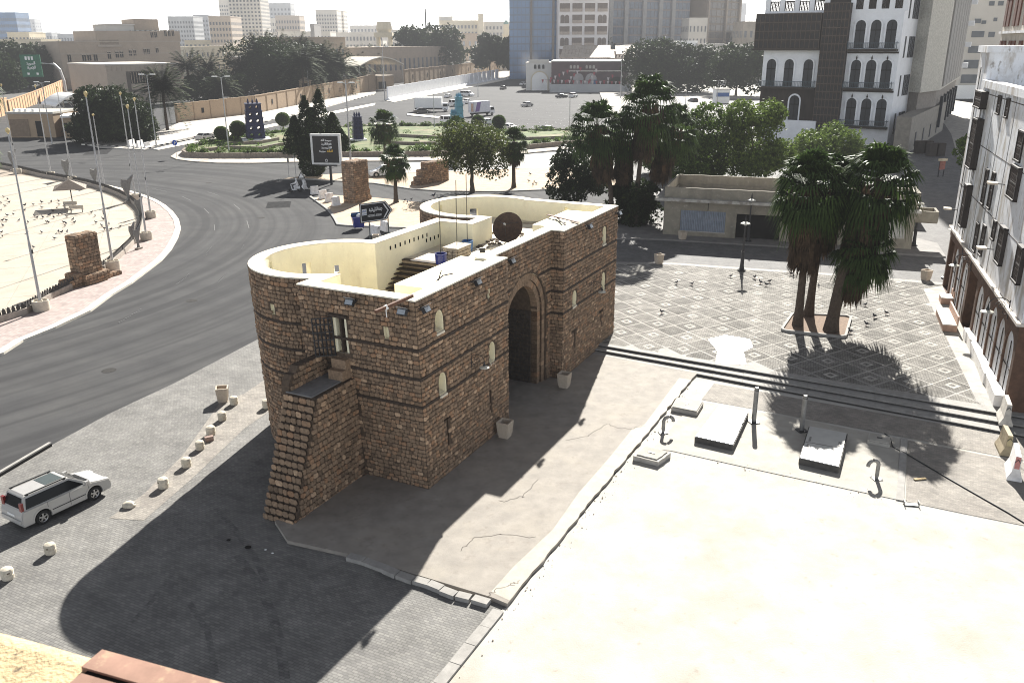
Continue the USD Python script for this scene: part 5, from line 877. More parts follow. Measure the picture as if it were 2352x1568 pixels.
def car(name, label, col, p, rz, kind='sedan', group=None, fine=False, L=None, metal=0.0):
    t = thing(name, label, 'car' if kind != 'van' else 'van', p, rz, group); K = {'suv': dict(L=4.5, W=1.77, H=1.66, belt=1.02, hood=1.0, wb=2.62, r=.355, gx=(-2.14, 1.2, -1.9, .3), nose=.72), 'sedan': dict(L=4.6, W=1.76, H=1.45, belt=.92, hood=.9, wb=2.7, r=.31, gx=(-1.75, 1.25, -1.0, .35), nose=.62), 'van': dict(L=4.9, W=1.8, H=2.05, belt=1.15, hood=1.1, wb=2.75, r=.33, gx=(-2.4, 1.95, -2.35, 1.1), nose=.75)}[kind]
    L, W, H_ = L or K['L'], K['W']/2, K['H']; m = paint(f'{col[0]}_paint', col[1], metal); wb, r = K['wb'], K['r']; xf, xr = wb/2+.02, -wb/2+.02; bz, hz = K['belt'], K['hood']
    # lower body: side outline with wheel arches, crowned towards the sides
    tail = bz+.02 if kind != 'sedan' else bz+.0; g = K['gx']
    out = [(-L/2+.02, .32), (-L/2, .5), (-L/2+.02, .8), (-L/2+.1, tail)] + ([(-1.8, bz+.06)] if kind == 'sedan' else []) + [(g[0]+.1, bz+.02), (g[1]-.1, bz+.02), (g[1]+.1, hz), (L/2-.55, hz-.1), (L/2-.12, K['nose']+.1), (L/2, K['nose']-.12), (L/2, .38), (L/2-.06, .25)]
    body = Polygon(out+[(-L/2+.06, .25)]).difference(unary_union([Point(x, r).buffer(r+.07, 10) for x in (xf, xr)])); b = MB()
    for y0, y1, ins in ((-W+.05, W-.05, 0), (-W, -W+.05, .035), (W-.05, W, .035)):
        q = body.buffer(-ins, join_style=1) if ins else body; b.upright(q, (0, y1), (1, y1), 0, y1-y0)
    b.build('body', m, t); MB().box(-L/2+.3, L/2-.3, -W+.12, W-.12, .2, .6).build('underbody', M_blackplastic, t)
    # cabin: roof and pillars, glass set in
    zr = H_-.05; wt = W*.72 if kind != 'van' else W*.86; b0 = [(g[0], W-.07), (g[1], W-.09), (g[1], -W+.09), (g[0], -W+.07)]; b1 = [(g[2], wt), (g[3], wt), (g[3], -wt), (g[2], -wt)]; B0 = np.array([(*q, bz) for q in b0]); B1 = np.array([(*q, zr) for q in b1]); sec = lambda k: B0+(B1-B0)*k
    top = B1+[[.12, -.12, .05], [-.12, -.12, .05], [-.12, .12, .05], [.12, .12, .05]]; b = MB(); loft(b, [sec(0), sec(.84), sec(1.0), top]); b.build('cabin', m, t)
    def pane(nm, ia, ib, s0, s1, k0, k1, mm=M_glassdark):
        e = lambda s, k: sec(k)[ia]+(sec(k)[ib]-sec(k)[ia])*s; q = np.array([e(s0, k0), e(s1, k0), e(s1, k1), e(s0, k1)]); n_ = np.cross(q[1]-q[0], q[3]-q[0]); n_ /= np.linalg.norm(n_); c = sec(.5).mean(0); n_ = n_ if n_ @ (q.mean(0)-c) > 0 else -n_; b = MB(); b.add(np.vstack([q+n_*.012, q-n_*.02]), [[0, 1, 2, 3], [0, 4, 5, 1], [1, 5, 6, 2], [2, 6, 7, 3], [3, 7, 4, 0]]); b.build(nm, mm, t)
    for ia, ib in ((0, 1), (3, 2)):
        sp = [.05, .93] if kind == 'suv' else [.08, .50, .53, .94] if kind == 'sedan' else [.05, .34, .36, .62, .64, .93]
        for s0, s1 in zip(sp[::2], sp[1::2]): pane('side_window', ia, ib, s0, s1, .06, .84)
    pane('windscreen', 1, 2, .06, .94, .05, .9); pane('rear_window', 0, 3, .07, .93, .12, .9)
    for x in (xf, xr):
        for y in (-W+.1, W-.1): wheel(t, x, y, r, .21, fine)
        if fine:
            for sg in (-1, 1): b = MB(); b.upright(Point(x, r).buffer(r+.15, 12).difference(Point(x, r).buffer(r+.07, 12)).intersection(sbox(x-1, r-.05, x+1, 2)), (0, sg*W-.01 if sg > 0 else -W+.03), (1, sg*W-.01 if sg > 0 else -W+.03), -.02, .05); b.build('arch_trim', m, t)
    for sg in (-1, 1):
        MB().box(L/2-.2, L/2-.02, sg*(W-.25)-.16, sg*(W-.25)+.16, K['nose']-.08, K['nose']+.06).build('headlight', M_lens, t); z0, z1 = (.95, 1.5) if kind == 'suv' else (bz-.2, bz-.05); MB().box(-L/2-.0 if kind != 'suv' else g[0]-.02, -L/2+.14 if kind != 'suv' else g[0]+.1, sg*(W-.17)-.1, sg*(W-.17)+.09, z0, z1 if kind != 'suv' else 1.42).build('tail_light', M_red, t); b = MB(); b.box(g[1]-.28, g[1]-.08, sg*(W+.02)-.06, sg*(W+.02)+.08, bz+.02, bz+.17); b.build('mirror', m, t)
    if fine:
        rails = MB(); [rails.bar((g[2]+.1, sg*(wt-.01), zr+.07), (g[3]-.1, sg*(wt-.01), zr+.07), .05) for sg in (-1, 1)]; [rails.box(x-.05, x+.05, sg*(wt-.01)-.02, sg*(wt-.01)+.02, zr, zr+.06) for sg in (-1, 1) for x in (g[2]+.2, g[3]-.2)]; rails.build('roof_rail', M_blackplastic, t)
        MB().box(-.72, .12, -.48, .48, zr+.05, zr+.062).build('sunroof', mat('tinted_glass', (.06, .075, .07), .06, .1, 3, spec=.8), t)
        for sg in (-1, 1):
            b = MB(); [b.box(x, x+.16, sg*W-.012, sg*W+.02, .9, .935) for x in (-.92, .3)]; b.build('door_handle', m, t); b = MB(); [b.box(x, x+.012, sg*W-.01, sg*W+.003, .36, bz) for x in (-1.0, .08, 1.05)]; b.box(-1.0, 1.05, sg*W-.01, sg*W+.012, .52, .56); b.build('door_seam', M_blackplastic, t)
        MB().box(-L/2-.05, -L/2+.1, -W+.1, W-.1, .42, .6).build('bumper', m, t); MB().box(L/2-.1, L/2+.03, -W+.1, W-.1, .3, .5).build('bumper', m, t); MB().box(-L/2-.012, -L/2+.01, -.28, .28, .68, .8).build('number_plate', M_whitepaint, t); MB().box(1.2, 1.32, -.6, .6, hz-.01, hz+.03).bar((1.28, -.5, hz+.05), (1.0, .1, bz+.17), .02).bar((1.28, .1, hz+.05), (1.0, .6, bz+.17), .02).build('wiper', M_blackplastic, t)
    return t
SILV = ('silver', (.43, .42, .40)); WHITE = ('white_car', (.75, .75, .74)); GREY = ('brown_grey', (.085, .08, .075)); DARK = ('black_car', (.02, .02, .024)); PALE = ('pale_green', (.55, .6, .55))
def heading(a_, b_): d = np.array(b_[:2])-np.array(a_[:2]); return math.degrees(math.atan2(d[1], d[0]))
w0, w1 = at(102, 1209, .02), at(225, 1141, .02); hd = heading(w0, w1); nx = np.array([-math.sin(math.radians(hd)), math.cos(math.radians(hd)), 0]); c = np.array([-19.065, 31.98, .005])
car('parked_suv', 'silver off-road car with black rear window and roof rails on the paved verge', SILV, c, 58.56, 'suv', fine=True, metal=.25)
UsdGeom.Xform(stage.GetPrimAtPath('/World/parked_suv')).AddScaleOp().Set(Gf.Vec3f(.87, .87, .87))
def pcar(name, label, col, l, r, flip=0, kind='sedan', L=None, dz=0.0, group='cars parked beyond the garden', extra=0): a_, b_ = at(*l), at(*r); c = (a_+b_)/2; c[2] = dz; return car(name, label, col, c, heading(a_, b_)+180*flip+extra, kind, group, L=L)
pcar('parked_car', 'silver saloon driving round the garden left of the clipped bushes', SILV, (448, 325), (494, 318)); pcar('parked_car', 'brown grey saloon parked in front of the white box truck', GREY, (949, 261), (990, 260)); pcar('parked_car', 'pale saloon alone on the empty parking asphalt', SILV, (1192, 247), (1229, 243)); pcar('parked_car', 'dark saloon in the shade by the souq wall', DARK, (1277, 226), (1303, 224), extra=-12); pcar('parked_car', 'white estate car beside the dark one at the souq wall', WHITE, (1303, 226), (1330, 222), kind='suv'); pcar('parked_car', 'black saloon at the far garden edge on the right', DARK, (1228, 306), (1276, 302), 1); pcar('parked_car', 'white saloon half hidden behind a clipped bush', WHITE, (1140, 296), (1192, 301), 1)
pcar('parked_car', 'pale green saloon behind the clipped bushes', PALE, (1100, 288), (1135, 284)); pcar('parked_car', 'white saloon nearest the white barrier wall', WHITE, (1017, 227), (1040, 222)); pcar('parked_car', 'second white saloon right of the white van', WHITE, (1062, 240), (1083, 236)); pcar('parked_car', 'dark grey saloon right of the white minibus', GREY, (1144, 208), (1167, 204)); pcar('parked_car', 'dark red saloon at the far end of the barrier wall', ('dark_red', (.09, .015, .02)), (1166, 182), (1190, 178)); pcar('parked_car', 'white saloon under the red bunting by the white arch', WHITE, (1189, 197), (1216, 195)); pcar('parked_suv', 'dark off-road car under the trees right of the palm cluster', DARK, (1578, 238), (1604, 236), kind='suv', extra=60); pcar('parked_suv', 'black off-road car beside the small white kiosk', DARK, (1637, 232), (1658, 230), kind='suv', extra=60)
pcar('parked_suv', 'white off-road car half hidden behind the broad stone ruin', WHITE, (862, 406), (905, 404), 1, 'suv'); pcar('parked_car', 'pale car under the white canopy roof far left', PALE, (137, 240), (158, 239))
pcar('minibus', 'white minibus parked against the white barrier wall', WHITE, (1050, 221), (1094, 222), kind='van', L=5.6); pcar('minibus', 'white van right of the box truck cab', WHITE, (1029, 245), (1070, 243), kind='van'); pcar('minibus', 'white van behind the light blue pillars', WHITE, (1018, 288), (1052, 282), kind='van', extra=-35); pcar('minibus', 'white minibus behind the slender fan palm', WHITE, (862, 278), (912, 274), kind='van', L=5.6)
def truck(label, l, r, top, boxm, cabm, flip=0, deco=False):
    a_, b_ = at(*l), at(*r); c = (a_+b_)/2; L = max(6.2, np.linalg.norm(b_-a_)*.98); c[2] = 0; H_ = min(3.9, tall(*l, top)*.93); t = thing('box_truck', label, 'truck', c, heading(a_, b_)+180*flip, 'box trucks on the parking'); x0, x1 = -L/2, L/2
    MB().box(x0, x1-1.9, -1.1, 1.1, .95, H_).build('cargo_box', boxm, t); MB().box(x0, x1-.3, -.5, .5, .55, .9).build('chassis', M_iron, t); b = MB(); loft(b, [np.array([(x1-1.7, y, .5) for y in ()]) if False else np.array([(x1-1.75, -1.0, .5), (x1, -1.0, .5), (x1, 1.0, .5), (x1-1.75, 1.0, .5)]), np.array([(x1-1.75, -1.0, 1.35), (x1, -1.0, 1.35), (x1, 1.0, 1.35), (x1-1.75, 1.0, 1.35)]), np.array([(x1-1.75, -.95, 2.3), (x1-.35, -.95, 2.3), (x1-.35, .95, 2.3), (x1-1.75, .95, 2.3)])]); b.build('cab', cabm, t)
    for sg in (-1, 1): b = MB(); b.upright(Polygon([(x1-1.5, 1.4), (x1-.15, 1.4), (x1-.42, 2.1), (x1-1.5, 2.1)]), (0, sg*1.005 if sg > 0 else -.985), (1, sg*1.005 if sg > 0 else -.985), -.02, .03); b.build('side_window', M_glassdark, t)
    b = MB(); b.add([(x1+.012, -.9, 1.4), (x1+.012, .9, 1.4), (x1-.3, .85, 2.2), (x1-.3, -.85, 2.2)], [[0, 1, 2, 3]]); b.build('windscreen', M_glassdark, t)
    for x in (x0+1.2, x1-1.0):
        for y in (-.95, .95): wheel(t, x, y, .42, .26, False)
    b = MB(); [b.box(x0-.012, x0+.05, y, y+.05, .95, H_) for y in (-1.1, -.03, 1.05)]; b.box(x0-.01, x1-1.9, -1.115, -1.1, .95, 1.02); b.build('frame_rail', M_steel, t)
    if deco:
        MB().upright(Polygon([(x0+.4, 1.2), (x0+1.9, 1.2), (x0+2.6, H_-.2), (x0+1.2, H_-.2)]), (0, -1.103), (1, -1.103), 0, .006).build('purple_band', mat('advert_purple', (.2, .13, .3), .5), t); MB().box(x0-.01, x0-.004, -.9, .0, 1.2, H_-.5).build('advert_panel', mat('advert_orange', (.45, .3, .22), .5, .5, 2), t)
    return t
truck('large white box truck parked broadside beyond the garden', (953, 256), (1032, 256), 218, M_whitepaint, paint('white_cab', (.74, .74, .74))); truck('smaller box truck with printed advert sides facing away', (1082, 268), (1131, 264), 231, mat('advert_box', (.62, .62, .66), .5, .1, 2), paint('white_cab', (.74, .74, .74)), deco=True)
# scooter and rider at the kerb by the barriers
p = at(680, 441); t = thing('scooter', 'white scooter standing at the kerb by the concrete barriers', 'scooter', p, 200)
b = MB(); b.box(-.55, .1, -.16, .16, .42, .78); b.box(-.1, .45, -.14, .14, .25, .36); b.bar((.45, 0, .3), (.62, 0, 1.05), .16, .1); b.build('body', paint('white_scooter', (.7, .7, .7)), t)
for x in (-.5, .62): d = MB(); e = MB(); e.lathe([(.12, -.06), (.25, -.06), (.25, .06), (.12, .06)], 14); d.join(e, trimesh.transformations.translation_matrix((x, 0, .25)) @ trimesh.transformations.rotation_matrix(math.pi/2, [1, 0, 0])); d.build('wheel', M_tyre, t)
MB().bar((.6, -.35, 1.05), (.6, .35, 1.05), .05).build('handlebar', M_iron, t); MB().box(-.5, .05, -.15, .15, .78, .86).build('seat', M_blackplastic, t)
def body(joints, bones, extra=()):
    S = {k: manifold3d.Manifold.sphere(r, 14).translate(tuple(c)) for k, (c, r) in joints.items()}; m = manifold3d.Manifold.batch_boolean([manifold3d.Manifold.batch_hull([S[i] for i in bn]) for bn in bones], manifold3d.OpType.Add).refine_to_length(.05).to_mesh(); q = trimesh.Trimesh(np.asarray(m.vert_properties)[:, :3], np.asarray(m.tri_verts)); trimesh.smoothing.filter_taubin(q, iterations=6); return q
J = {'pel': ((-.2, 0, .92), .15), 'che': ((-.12, 0, 1.28), .16), 'nek': ((-.08, 0, 1.5), .06), 'hed': ((-.05, 0, 1.66), .105), 'jaw': ((-.01, 0, 1.6), .07), 'nos': ((.055, 0, 1.64), .02)}; BN = [('pel', 'che'), ('che', 'nek'), ('nek', 'hed'), ('hed', 'jaw'), ('hed', 'nos')]
for n_, sg in (('l', 1), ('r', -1)):
    J.update({f'sh{n_}': ((-.11, sg*.19, 1.4), .075), f'el{n_}': ((.12, sg*.27, 1.16), .05), f'wr{n_}': ((.46, sg*.27, 1.08), .035), f'ha{n_}': ((.56, sg*.27, 1.08), .04), f'hi{n_}': ((-.18, sg*.1, .88), .11), f'kn{n_}': ((.24, sg*.2, .78), .075), f'an{n_}': ((.16, sg*.2, .38), .05), f'to{n_}': ((.3, sg*.2, .34), .045)}); BN += [('che', f'sh{n_}'), (f'sh{n_}', f'el{n_}'), (f'el{n_}', f'wr{n_}'), (f'wr{n_}', f'ha{n_}'), ('pel', f'hi{n_}'), (f'hi{n_}', f'kn{n_}'), (f'kn{n_}', f'an{n_}'), (f'an{n_}', f'to{n_}')]
q = body(J, BN); t = thing('person', 'person in white sitting on the scooter at the kerb', 'person', p, 200); q.vertices += [-.05, 0, 0]; MB().tm(q).build('body', mat('white_thobe', (.7, .7, .7), .8, .1, 5), t, smooth=True); h = trimesh.creation.icosphere(2, .125); h.apply_scale([1, .95, .75]); h.apply_translation([-.115, 0, 1.72]); MB().tm(h).build('headcloth', M_whitepaint, t)
# ------------------------------------------------------------------ the traffic island on the left
kerb_px = [(-30, 822), (0, 813), (45, 784), (120, 754), (200, 716), (250, 679), (295, 652), (335, 622), (364, 600), (387, 574), (402, 548), (409, 526), (405, 507), (392, 489), (375, 474), (355, 462), (328, 451), (300, 442), (270, 434), (240, 427), (175, 414), (105, 399), (60, 390), (0, 376), (-60, 366)]
kw = LineString([at2(*q) for q in kerb_px]); isl = Polygon([*kw.coords, at2(-400, 420), at2(-400, 760)]).buffer(0)
wall_px = [(-40, 760), (0, 743), (60, 724), (115, 690), (178, 660), (250, 617), (278, 592), (300, 570), (314, 553), (325, 527), (329, 505), (322, 484), (300, 465), (275, 452), (250, 442), (225, 434), (200, 427), (150, 417), (95, 407), (50, 396), (0, 386)]
ww = LineString([at2(*q) for q in wall_px]); inn = Polygon([*ww.coords, at2(-400, 440), at2(-400, 720)]).buffer(0)
MB().prism(isl, -.3, .11).build('island_pavement', M_pinkpav, kind='structure')
K = thing('island_kerb', kind='structure'); Lk = kw.length; s = 0; kk = 0
while s < Lk-.2:
    e = min(s+1.0, Lk); seg = shapely.ops.substring(kw, s, e-.012).buffer(.28, cap_style=2, single_sided=False); MB().prism(seg, -.1, .15+npr.normal(0, .003)).build('kerb_stone', M_kerbw, K) if kk < 160 else None; s = e; kk += 1
# inner concrete in big slabs with joints
g = thing('island_floor', kind='structure'); MB().prism(inn, 0, .115).build('joint_bed', mat('joint_dirt', (.3, .25, .2)), g); c0_ = np.array(at2(100, 560)); a1_, a2_ = np.array([.93, .36]), np.array([-.36, .93])
for i in range(-7, 8):
    for j in range(-7, 10):
        o = c0_+a1_*i*5.2+a2_*j*5.2; q = Polygon([tuple(o+a1_*x+a2_*y) for x, y in ((.02, .02), (5.18, .02), (5.18, 5.18), (.02, 5.18))]).intersection(inn.buffer(-.1))
        if not q.is_empty and q.geom_type == 'Polygon' and q.area > .3: MB().prism(q, .05, .135+npr.normal(0, .002)).build('floor_slab', M_island, g)
W_ = thing('island_wall', 'low curved wall with small spikes round the sandy traffic island', 'low wall', (*at2(300, 465), .11)); wl_ = ww.length; s = 0; m_ = mat('island_wall_stone', (.33, .29, .25), .9, .22, 3, bump=.3)
while s < wl_-.1:
    e = min(s+2.0, wl_); b = MB(); b.prism(shapely.ops.substring(ww, s, e-.01).buffer(.15, cap_style=2), .1, .55); b.build('wall_block', m_, W_, world=True); s = e
b = MB(); s = .2; nsp = 0
while s < wl_:
    p = ww.interpolate(s); p2 = ww.interpolate(s+.1); a = math.atan2(p2.y-p.y, p2.x-p.x); q = MB()
    q.v = []; q.add([[-.11, -.05, .55], [.11, -.05, .55], [.13, -.05, .75], [0, -.05, .98], [-.13, -.05, .75], [-.11, .05, .55], [.11, .05, .55], [.13, .05, .75], [0, .05, .98], [-.13, .05, .75]], [[0, 1, 2], [0, 2, 3], [0, 3, 4], [5, 7, 6], [5, 8, 7], [5, 9, 8]]+[x for i in range(5) for x in ([i, i+5, (i+1) % 5+5], [i, (i+1) % 5+5, (i+1) % 5])]); b.join(q, trimesh.transformations.translation_matrix((p.x, p.y, 0)) @ trimesh.transformations.rotation_matrix(a, [0, 0, 1]))
    s += .38
b.build('spikes', mat('dark_spike', (.06, .055, .05), .8), W_, world=True)
FP = [(96, 702, 'nearest flagpole on the left, drum base beside the spiked wall'), (118, 403, 'far flagpole by the dark stone fins at the top of the island'), (167, 414, 'far flagpole right behind the parasol shelter'), (241, 432, 'short looking far flagpole on the curved pavement'), (261, 612, 'flagpole just right of the stone pillar ruin'), (312, 456, 'leftmost flagpole of the three close together at the bend'), (337, 542, 'middle flagpole with drum nearest the kerb bend'), (347, 492, 'rightmost flagpole of the three at the kerb bend'), (41, 395, 'farthest flagpole near the left picture edge')]
for k, (px, py, lab) in enumerate(FP):
    if k == 0:
        f_ = thing('flagpole', lab, 'flagpole', at(px, py+10, .11), 0, 'tall flagpoles round the traffic island'); MB().lathe([(0, 0), (.56, 0), (.58, .05), (.58, .7), (.55, .75), (.5, .75), (.48, .62), (.2, .6), (.15, .78), (0, .78)], 24).build('drum_base', mat('pale_drum', (.5, .45, .37), .85, .15, 5, bump=.3), f_, smooth=40); MB().tube([(0, 0, .6), (0, 0, 5), (0, 0, 5.02), (0, 0, 12.5)], [.11, .09, .075, .045], 10).build('pole', M_alu, f_, smooth=40); MB().lathe([(.0, 12.5), (.06, 12.52), (.03, 12.6), (.12, 12.66), (.15, 12.78), (.12, 12.9), (0, 12.96)], 12).build('ball_finial', mat('gilt_ball', (.6, .48, .25), .35, .1, 4, metal=.5), f_); MB().box(.07, .16, -.04, .04, 4.2, 4.5).build('cleat_box', M_iron, f_)
    else: dup(f_, at(px, py+(4 if py < 460 else 8), .11), k*40, lab, scale=1.0, sz={3: .76, 4: 1.14}.get(k, 1.0))
# dark stone fins
FN = [(296, 466, 50, .8), (322, 500, 60, .7), (307, 560, 80, .62), (319, 572, 76, .66), (156, 413, -15, .95), (33, 393, -20, 1.0), (220, 428, -5, .8)]
for k, (px, py, rz, s) in enumerate(FN):
    lab = ['dark swallow tailed stone fin left of the three flagpoles', 'small dark stone fin between the flagpole drums', 'tall pale edged stone fin beside the spiked wall end', 'second tall stone fin at the spiked wall end', 'dark stone fin behind the parasol roof', 'dark stone fin far left at the island end', 'dark stone fin half hidden by the parasol roof'][k]
    if k == 0:
        fs = thing('stone_fin', lab, 'monument', at(px, py, .11), rz, 'dark swallow tailed stone fins on the island'); o = [(-.3, 0), (.3, 0)]+[(.3-.22*math.sin(a)+.0, 1.4*a/math.pi+.0) for a in np.linspace(.3, 2.4, 6)]+[(.5, 2.3), (.95, 3.3), (.2, 2.75), (-.5, 2.9), (-.62, 2.2)]+[(-.3+.2*math.sin(a), 1.4*a/math.pi) for a in np.linspace(2.4, .3, 6)]; b = MB(); b.upright(Polygon(o).buffer(.02), (0, .12), (1, .12), 0, .24); b.build('fin', mat('dark_fin_stone', (.17, .165, .155), .6, .25, 4), fs); MB().box(-.5, .5, -.3, .3, 0, .25).build('plinth', m_, fs)
    else: dup(fs, at(px, py, .11), rz, lab, scale=s)
# stone pillar ruin
def ruin(name, label, p, rz, w, d, h, steps, cat='ruin', taper=.0, nd=.26):
    t = thing(name, label, cat, p, rz); MB().box(-w/2, w/2, -d/2, d/2, -.2, h-.03).build('core', M_mortar, t); st = []; tone_ = STONE_TONE
    def put(x0, x1, y0, y1, z0, z1):
        for fr, L in ((lambda s, z, o: np.column_stack([x0+np.asarray(s), y0-np.asarray(o), z]), x1-x0), (lambda s, z, o: np.column_stack([x1-np.asarray(s), y1+np.asarray(o), z]), x1-x0), (lambda s, z, o: np.column_stack([x0-np.asarray(o), y1-np.asarray(s), z]), y1-y0), (lambda s, z, o: np.column_stack([x1+np.asarray(o), y0+np.asarray(s), z]), y1-y0)): lay(fr, L, lambda m, z: True, lambda *a: False, st, courses(z0, z1, nd), wmean=.34)
        b = MB(); nx_, ny_ = max(1, int((x1-x0)/.35)), max(1, int((y1-y0)/.35))
        for i in range(nx_):
            for j in range(ny_): stone(b, lambda s, z, o: np.column_stack([np.asarray(s), z, z1+np.asarray(o)]), x0+(x1-x0)*i/nx_+.01, x0+(x1-x0)*(i+1)/nx_-.01, y0+(y1-y0)*j/ny_+.01, y0+(y1-y0)*(j+1)/ny_-.01, .06)
        st.append((np.array([x0, y0, z1]), b))
    put(-w/2, w/2, -d/2, d/2, 0, h)
    for x0, x1, y0, y1, z in steps: MB().box(x0, x1, y0, y1, -.2, z-.02).build('core', M_mortar, t); put(x0, x1, y0, y1, 0, z)
    rest = MB()
    for k, (_, mb) in enumerate(st):
        if k < 60: mb.build('stone', M_stone, t, tone=True)
        else: rest.join(mb)
    rest.build('stones', M_stone, t, tone=True, kind='stuff'); return t
a_, b_ = at(172, 662, .1), at(262, 636, .1); hd_ = heading(a_, b_); nrm_ = np.array([-math.sin(math.radians(hd_)), math.cos(math.radians(hd_)), 0]); c = (a_+b_)/2+nrm_*.7
ruin('pillar_ruin', 'dark stone pillar ruin with rubble foot on the traffic island', c, hd_, 2.1, 1.1, zt(205, 645, 536, .1), [(-2.2, -1.05, -.75, .7, .55), (-1.7, -1.05, -.7, .5, 1.0), (1.05, 1.6, -.7, .6, .7), (-1.05, 1.05, -1.0, -.56, .75), (-2.9, -2.2, -.6, .5, .25), (1.6, 2.9, -.55, -.1, .3)])
a_, b_ = at(800, 474), at(866, 456); hd_ = heading(a_, b_); nrm_ = np.array([-math.sin(math.radians(hd_)), math.cos(math.radians(hd_)), 0]); c = (a_+b_)/2+nrm_*.9
ruin('wall_ruin', 'broad brown stone wall stump beside the tall lamp and waste bin', c, hd_, 3.0, 1.7, zt(835, 470, 374), [(1.5, 2.3, -.6, .6, .5), (1.5, 1.9, -.7, .7, 1.4)])
a_, b_ = at(955, 428), at(1030, 415); hd_ = heading(a_, b_); c = (a_+b_)/2+np.array([.3, 1.0, 0])
ruin('stepped_ruin', 'low stepped stone wall ruin before the feathery tree', c, hd_, 4.2, 1.3, 2.9, [(-3.0, -2.1, -.65, .65, 2.0), (-3.6, -3.0, -.65, .65, 1.1), (-4.1, -3.6, -.6, .6, .5)])
# parasol shelter and benches
p = at(168, 474, .13); t = thing('parasol_shelter', 'square tiled parasol roof on one post over the island benches', 'shelter', p, 24); hz_ = zt(168, 474, 428, .13); MB().tube([(0, 0, 0), (0, 0, hz_)], .06, 8).build('post', M_iron, t)
for q in range(4):
    for k in range(7):
        r0, r1 = 1.75*(1-k/7), 1.75*(1-(k+1)/7); z0, z1 = hz_-.15+.95*k/7, hz_-.15+.95*(k+1)/7+.02; b = MB(); b.add(trimesh.transform_points(np.array([[-r0, -r0, z0], [r0, -r0, z0], [r1, -r1, z1], [-r1, -r1, z1], [-r0, -r0, z0-.05], [r0, -r0, z0-.05]]), trimesh.transformations.rotation_matrix(q*math.pi/2, [0, 0, 1])), [[0, 1, 2, 3], [4, 5, 1, 0]]); b.build('roof_slat', mat('roof_slat_wood', (.20, .16, .13), .8, .2, 4), t)
for k, (px, py, rz) in enumerate(((162, 480, 14), (178, 488, 14))):
    if k == 0:
        bn = thing('park_bench', 'far bench facing the other one under the parasol', 'bench', at(px, py, .13), rz, 'benches under the parasol'); MB().box(-.75, .75, -.22, .22, .4, .47).build('seat', mat('bench_slab', (.45, .4, .33), .8, .15, 4), bn); MB().box(-.75, .75, .18, .24, .5, .85).build('backrest', mat('bench_slab', (.45, .4, .33)), bn); [MB().box(x-.06, x+.06, -.2, .22, 0, .5).build('leg', M_conc, bn) for x in (-.6, .6)]
    else: dup(bn, at(px, py, .13), rz+180, 'near bench with its back to the camera under the parasol')
# pigeons
def make_pigeon(label, p, rz, group):
    t = thing('pigeon', label, 'pigeon', p, rz, group); R = manifold3d.Manifold.sphere; S = lambda c, r, sc=(1, 1, 1): R(r, 12).scale(sc).translate(c)
    m = manifold3d.Manifold.batch_boolean([S((0, 0, .15), .075, (1.5, .9, .95)), manifold3d.Manifold.batch_hull([S((.08, 0, .18), .05), S((.12, 0, .25), .03)]), S((.13, 0, .275), .034), manifold3d.Manifold.batch_hull([S((.15, 0, .27), .012), S((.185, 0, .262), .005)]), manifold3d.Manifold.batch_hull([S((-.08, 0, .15), .04, (1, 1, .6)), S((-.24, 0, .11), .03, (1, 1.2, .25))])], manifold3d.OpType.Add).refine_to_length(.03).to_mesh()
    q = trimesh.Trimesh(np.asarray(m.vert_properties)[:, :3], np.asarray(m.tri_verts)); trimesh.smoothing.filter_taubin(q, iterations=4); MB().tm(q).build('body', mat('pigeon_grey', (.055, .055, .065), .7, .4, 12), t, smooth=True)
    b = MB(); [b.bar((.01, s*.03, .09), (.02, s*.035, .0), .012).bar((.0, s*.035, .006), (.06, s*.04, .006), .014, .01) for s in (-1, 1)]; b.build('leg', mat('pigeon_leg', (.2, .06, .04), .8), t); [MB().add([[.08, s*.05, .2], [-.02, s*.082, .2], [-.17, s*.05, .13], [-.02, s*.08, .11]], [[0, 1, 2], [0, 2, 3]]).build('wing', mat('pigeon_wing', (.035, .035, .04), .7), t) for s in (-1, 1)]
    return t
PGI = [(9, 454), (18, 460), (12, 475), (21, 467), (3, 468), (57, 474), (77, 472), (96, 467), (118, 466), (135, 464), (136, 472), (97, 479), (131, 480), (122, 487), (57, 486), (3, 485), (31, 494), (17, 497), (113, 497), (135, 495), (6, 509), (15, 509), (44, 509), (65, 513), (80, 498), (85, 503), (115, 496), (124, 502), (99, 502), (108, 512), (112, 513), (154, 500), (168, 507), (171, 514), (147, 513), (150, 521), (7, 521), (152, 516), (143, 494), (210, 491), (219, 498), (221, 514), (234, 521), (238, 506), (251, 517), (255, 529), (241, 528), (277, 523), (4, 536), (6, 545), (96, 536), (135, 535), (142, 536), (155, 535), (126, 550), (64, 536), (77, 570)]
PGP = [(1678, 637), (1747, 652), (1767, 649), (1760, 657), (1589, 655), (1554, 652), (1520, 720), (1817, 632), (1822, 636), (1868, 667), (1880, 660), (1987, 703), (2008, 730), (2035, 722), (1990, 748), (1733, 640), (1953, 765)]
pg = make_pigeon('dark pigeon on the sunny concrete of the traffic island', at(*PGI[0], .135), 200, 'pigeons on the traffic island'); pr_ = np.random.default_rng(5)
for px, py in PGI[1:]: dup(pg, at(px, py, .135), pr_.random()*360, scale=1.15*(.85+.3*pr_.random()))
for px, py in PGP: dup(pg, at(px, py, .446), pr_.random()*360, 'dark pigeon on the diamond paving of the plaza', 'pigeons on the plaza', scale=1.1*(.85+.3*pr_.random()))
